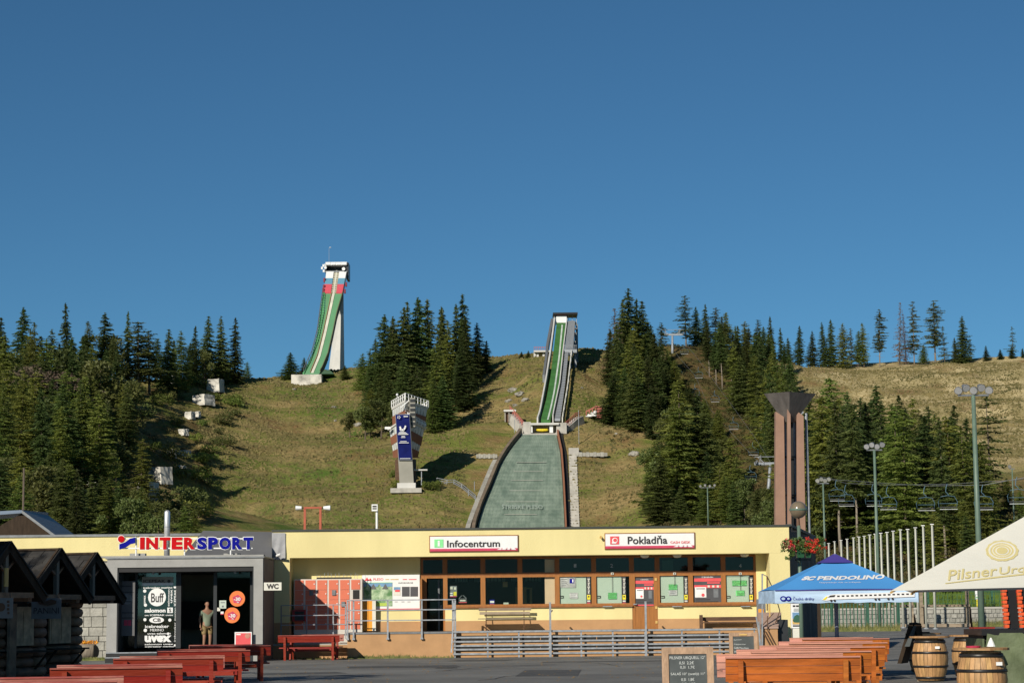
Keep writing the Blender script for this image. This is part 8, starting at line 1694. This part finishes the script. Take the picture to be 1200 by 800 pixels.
# ================================================================== RIGHT BACKGROUND
# green picket fence
gf = thing('picket_fence', 'dark green picket fence behind the blue parasol', 'fence', (P(1007, 742, 146).x, 146, 0)); zt4 = zz(1007, 700, 146)
k = 0; px = 962.0
while px < 1053:
    x = P(px, 720, 146).x; M().box(x - .035, x + .035, 145.97, 146.03, .12, zt4).obj('picket', 'green_fence', gf); px += 4.3
for z in (.25, zt4 - .2): M().box(P(958, 720, 146).x, P(1053, 720, 146).x, 146.031, 146.08, z - .05, z + .05).obj('rail', 'green_fence', gf)
for q in (957.5, 975, 1017, 1053): x = P(q, 720, 146).x; M().box(x - .1, x + .1, 146.03, 146.2, 0, zt4 + .1).obj('post', 'green_fence', gf)
t_ = thing('dark_gateway', 'dark timber doorway panel between the yellow building and the green fence', 'gate', (P(950, 740, 120).x, 120, 0)); M().rbox(941, 690, 947, 752, 120, .3).obj('post', 'blackwood', t_); M().rbox(947, 695, 957, 752, 120.1, .1).obj('panel', 'blackwood', t_); M().rbox(957, 690, 962, 752, 120, .3).obj('post', 'blackwood', t_)
# stone retaining wall
YR = 169.5
sw = thing('retaining_wall', 'low grey squared-stone retaining wall below the grassy bank', 'wall', (P(1080, 735, YR).x, YR, 0)); zt5 = zz(1120, 711, YR)
xw0, xw1 = P(955, 735, YR).x, P(1320, 735, YR).x; M().box(xw0, xw1, YR + .05, YR + 1.2, -.1, zt5 - .15).obj('wall_core', 'stone_grey', sw); M().box(xw0, xw1, YR - .04, YR + 1.25, zt5 - .149, zt5).obj('coping', 'concrete', sw)
r_ = random.Random(6); rows_ = 4; hh_ = (zt5 - .15) / rows_; cnt = 0; rest = M()
for r in range(rows_):
    x = xw0 + r_.uniform(0, .3)
    while x < xw1 - .5:
        w_ = r_.uniform(.3, .62); 
        M_ = M() if (P(1050, 735, YR).x < x < P(1205, 735, YR).x and cnt < 290) else rest
        M_.box(x + .03, x + w_ - .03, YR - r_.uniform(0, .05), YR + .049, r*hh_ + .03, (r+1)*hh_ - .03)
        if M_ is not rest: M_.obj('stone', 'stone', sw); cnt += 1
        x += w_
rest.obj('farther_stones', 'stone', sw, kind='stuff')
# timber racks in front of it
for k, (q0, q1, lb) in enumerate(((1045, 1068, 'left wooden ski rack partly behind the blue parasol'), (1079, 1133, 'large wooden ski rack before the stone wall'))):
    Y_ = 166; t_ = thing('ski_rack', lb, 'ski rack', P((q0+q1)/2, 735, Y_), 'wooden ski racks'); 
    for q in ((q0, q1) if k else (q1,)):
        a = P(q, 692 if k else 704, Y_); x = a.x; M().box(x - .13, x + .13, Y_ - .1, Y_ + .1, 0, a.z).obj('post', 'grey_wood', t_); M().bar((x + .15, Y_ + .1, a.z - 1.1), (x + .5, Y_ + 1.2, .0), .2).obj('brace', 'brown_wood', t_)
    x0_, x1_ = P(q0, 710, Y_).x, P(q1 + 3, 710, Y_).x; z = zz(q0, 709, Y_); M().box(x0_, x1_, Y_ - .2, Y_ - .101, z - .12, z + .05).obj('rail', 'grey_wood', t_); M().box(x0_, x1_, Y_ - .2, Y_ - .101, .05, .3).obj('base_rail', 'grey_wood', t_)
    n_ = int((x1_ - x0_) / .32)
    for i in range(n_): x = x0_ + .2 + i*.32; M().box(x, x + .1, Y_ - .32, Y_ - .201, z - .02, z + .06).obj('peg', 'grey_wood', t_)
# green cabin behind the bank
t_ = thing('green_cabin', 'dark green boarded cabin above the stone wall', 'cabin', P(1140, 712, 182)); Y_ = 182
for k in range(9): M().rbox(1128, 684 + k*3.4, 1200, 687.1 + k*3.4, Y_, .12).obj('board', 'green_cabin', t_)
M().rbox(1128, 683, 1200, 716, Y_ + .13, 4).obj('body', 'green_cabin', t_); M().rbox(1101, 683, 1128, 712, Y_ + 1.5, 3).obj('dark_opening', 'dark', t_); M().rbox(1098, 681, 1203, 684, Y_ - .5, 5).obj('roof', 'greysheet', t_)
t_ = thing('info_post', 'white information panel on a yellow post before the green cabin', 'sign', P(1147, 716, 172)); M().rbox(1142.8, 684, 1149.2, 702, 172, .1).obj('panel', 'white', t_); M().rbox(1144.5, 702, 1148, 716, 172, .1).obj('post', 'yellowpaper', t_); M().rbox(1143.5, 699, 1148.5, 700, 171.98, .02).obj('text_line', 'green_ink', t_); M().rbox(1143.2, 685, 1145.4, 687, 171.98, .02).obj('emblem', 'ink', t_)
for q, lb in ((1088, 'left dark green fence post on the grassy bank'), (1163, 'right dark green fence post on the grassy bank')):
    a = P(q, 712, 171.5); M().box(a.x - .07, a.x + .07, 171.45, 171.6, .5, zz(q, 692, 171.5)).obj('fence_post', 'green_fence', label=lb, cat='post', loc=(a.x, 171.5, .5))
# wire mesh fence on the bank
wf = thing('wire_fence', 'thin green wire fence on top of the stone wall', 'fence', (P(1100, 712, 171).x, 171, zt5))
for px in np.arange(1056, 1205, 5.5): a = P(px, 712, 171); M().box(a.x - .015, a.x + .015, 171, 171.03, zt5, zt5 + 1.0).obj('wire_post', 'green_fence', wf)
for z in (.3, .6, .98): M().box(P(1056, 712, 171).x, P(1205, 712, 171).x, 170.98, 170.995, zt5 + z, zt5 + z + .02).obj('wire', 'green_fence', wf)
# tall grass on the bank
rs = np.random.RandomState(12); n = 9000; px = rs.uniform(1040, 1205, n); Y = rs.uniform(171.2, 184, n); X = (px - 600)/F*Y; Z = np.maximum(Hn(X, Y), 0); 
h_ = rs.uniform(.25, .9, n); 
Z = np.maximum(Z, zt5 - .25)
v = np.empty((n, 3, 3)); w_ = rs.uniform(.02, .07, n); v[:, 0] = np.stack([X - w_, Y, Z], 1); v[:, 1] = np.stack([X + w_, Y, Z], 1); v[:, 2] = np.stack([X + rs.uniform(-.2, .2, n), Y, Z + h_], 1)
m_ = M(); m_.v = v.reshape(-1, 3).tolist(); m_.f = [(3*i, 3*i+1, 3*i+2) for i in range(n)]; m_.obj('bank_grass', mat('bright_bank_grass', (.13, .20, .03), .8, .35, .8, trans=.3), kind='stuff', label='tall bright green grass on the bank above the stone wall', cat='grass')
M().box(P(1040, 712, 170.7).x, P(1330, 712, 170.7).x, YR + 1.2, 186, -.1, zt5 - .2).obj('grass_bank', 'rustybank' if 'rustybank' in K else 'leafy', kind='structure')
# weeds along the wall feet
rs = np.random.RandomState(15); V = []
def weeds(x0, x1, Y, n, hmax):
    x = rs.uniform(x0, x1, n); y = Y - rs.uniform(0, .12, n); h_ = rs.uniform(.02, hmax, n) * rs.uniform(.2, 1, n); w_ = rs.uniform(.008, .03, n); v = np.empty((n, 3, 3)); z = np.full(n, .005)
    v[:, 0] = np.stack([x - w_, y, z], 1); v[:, 1] = np.stack([x + w_, y, z], 1); v[:, 2] = np.stack([x + rs.uniform(-.08, .08, n), y, z + h_], 1); V.append(v.reshape(-1, 3))
weeds(P(330, 768, YP).x, P(532, 768, YP).x, YP, 700, .16); weeds(P(420, 768, YP).x, P(480, 768, YP).x, YP, 500, .22); weeds(P(532, 768, YP).x, P(890, 768, YP).x, YP + .6, 2600, .35); weeds(P(75, 768, 79).x, P(125, 768, 79).x, 79, 1500, .18); weeds(P(1130, 735, 169.4).x, P(1210, 735, 169.4).x, 169.4, 1500, .9); weeds(P(960, 735, 146).x, P(1055, 735, 146).x, 146, 2500, .8)
v = np.concatenate(V); m_ = M(); m_.v = v.tolist(); m_.f = [(3*i, 3*i+1, 3*i+2) for i in range(len(v)//3)]; m_.obj('weeds', mat('weeds', (.12, .17, .04), .8, .4, 3, col2=(.26, .24, .08)), kind='stuff', label='weeds growing along the feet of the walls', cat='weeds')
# trees standing left of the picture, whose crowns shade the kiosks and the lower left corner

for x_, y_, h_, lb in ((-23.2, 29.5, 14, 'leafy tree left of the picture nearest the square'), (-23.6, 33.5, 14, 'second leafy tree left of the picture beside the square'), (-25.5, 30, 14, 'leafy tree left of the picture shading the nearest kiosk'), (-23, 36, 13, 'leafy tree left of the picture shading the middle kiosk'), (-27.5, 34, 15, 'leafy tree farther left shading the kiosks'), (-22.5, 40, 12, 'leafy tree left of the picture shading the farthest kiosk')):
    tree('broad', x_, y_, h_, lb, 'trees outside the left edge of the picture', None, 1.15, z=0)


# repairs in the asphalt
K['asphalt_patch'] = mat('newer_asphalt_patch', (.085, .084, .082), .9, .2, 1.5, .5, bscale=25); K['crack'] = mat('bitumen_sealed_crack', (.03, .03, .03), .6)
for k, (px, D, w, l, rz) in enumerate(((470, 66, 3.4, 2.2, .1), (640, 58, 1.6, 5.5, -.05), (350, 60, 2.4, 1.6, .3), (720, 70, 5.0, 1.0, .02), (560, 73, 2.0, 1.4, -.2))):
    c = ((px - 600) / F * D, D); q = [(c[0] + math.cos(rz) * x - math.sin(rz) * y, c[1] + math.sin(rz) * x + math.cos(rz) * y, .010) for x, y in ((-w/2, -l/2), (w/2, -l/2), (w/2, l/2), (-w/2, l/2))]
    M().slab(q, (0, 0, .001)).obj('asphalt_patch', 'asphalt_patch', kind='structure')
r_ = random.Random(9); m_ = M()
for k in range(9):
    x, y, a_ = r_.uniform(-9, 6), r_.uniform(52, 76), r_.uniform(-.5, .5) + (1.57 if k % 3 == 0 else 0)
    for i in range(14):
        x2, y2 = x + .5 * math.cos(a_), y + .5 * math.sin(a_); m_.bar((x, y, .0115), (x2, y2, .0115), .035, .002); x, y = x2, y2; a_ += r_.uniform(-.45, .45)
m_.obj('asphalt_crack', 'crack', kind='structure')
for px, D, lb in ((520, 64, 'round iron drain cover in the asphalt before the terrace'), (690, 75, 'square iron drain grate near the terrace steps')):
    c = ((px - 600) / F * D, D); M().lathe((c[0], c[1], .008), [(.34, 0), (.34, .008), (.28, .010), (.27, .006)], 20 if px < 600 else 4).obj('drain_cover', 'hoop', label=lb, cat='drain cover', loc=(c[0], c[1], 0))
r_ = random.Random(31); m_ = M()
for k in range(420):
    px, D = r_.uniform(300, 900), r_.uniform(50, 77); x, y, s_ = (px - 600)/F*D, D, r_.uniform(.015, .05); a_ = r_.uniform(0, 3); m_.add([(x - s_, y, .012), (x + s_*math.cos(a_), y + s_, .012 + s_*.5), (x + s_*.4, y - s_*.6, .013)], [(0, 1, 2)])
m_.obj('fallen_leaves', mat('dry_fallen_leaf', (.22, .14, .06), .8, .4, 9), kind='stuff', label='dry leaves and litter scattered on the asphalt', cat='leaves')

for L in PROTO.values():                 # kinds that found no place are not left standing at the origin
    for pr in L:
        if not pr[2]:
            for ch in list(pr[0].children): bpy.data.objects.remove(ch)
            bpy.data.objects.remove(pr[0])
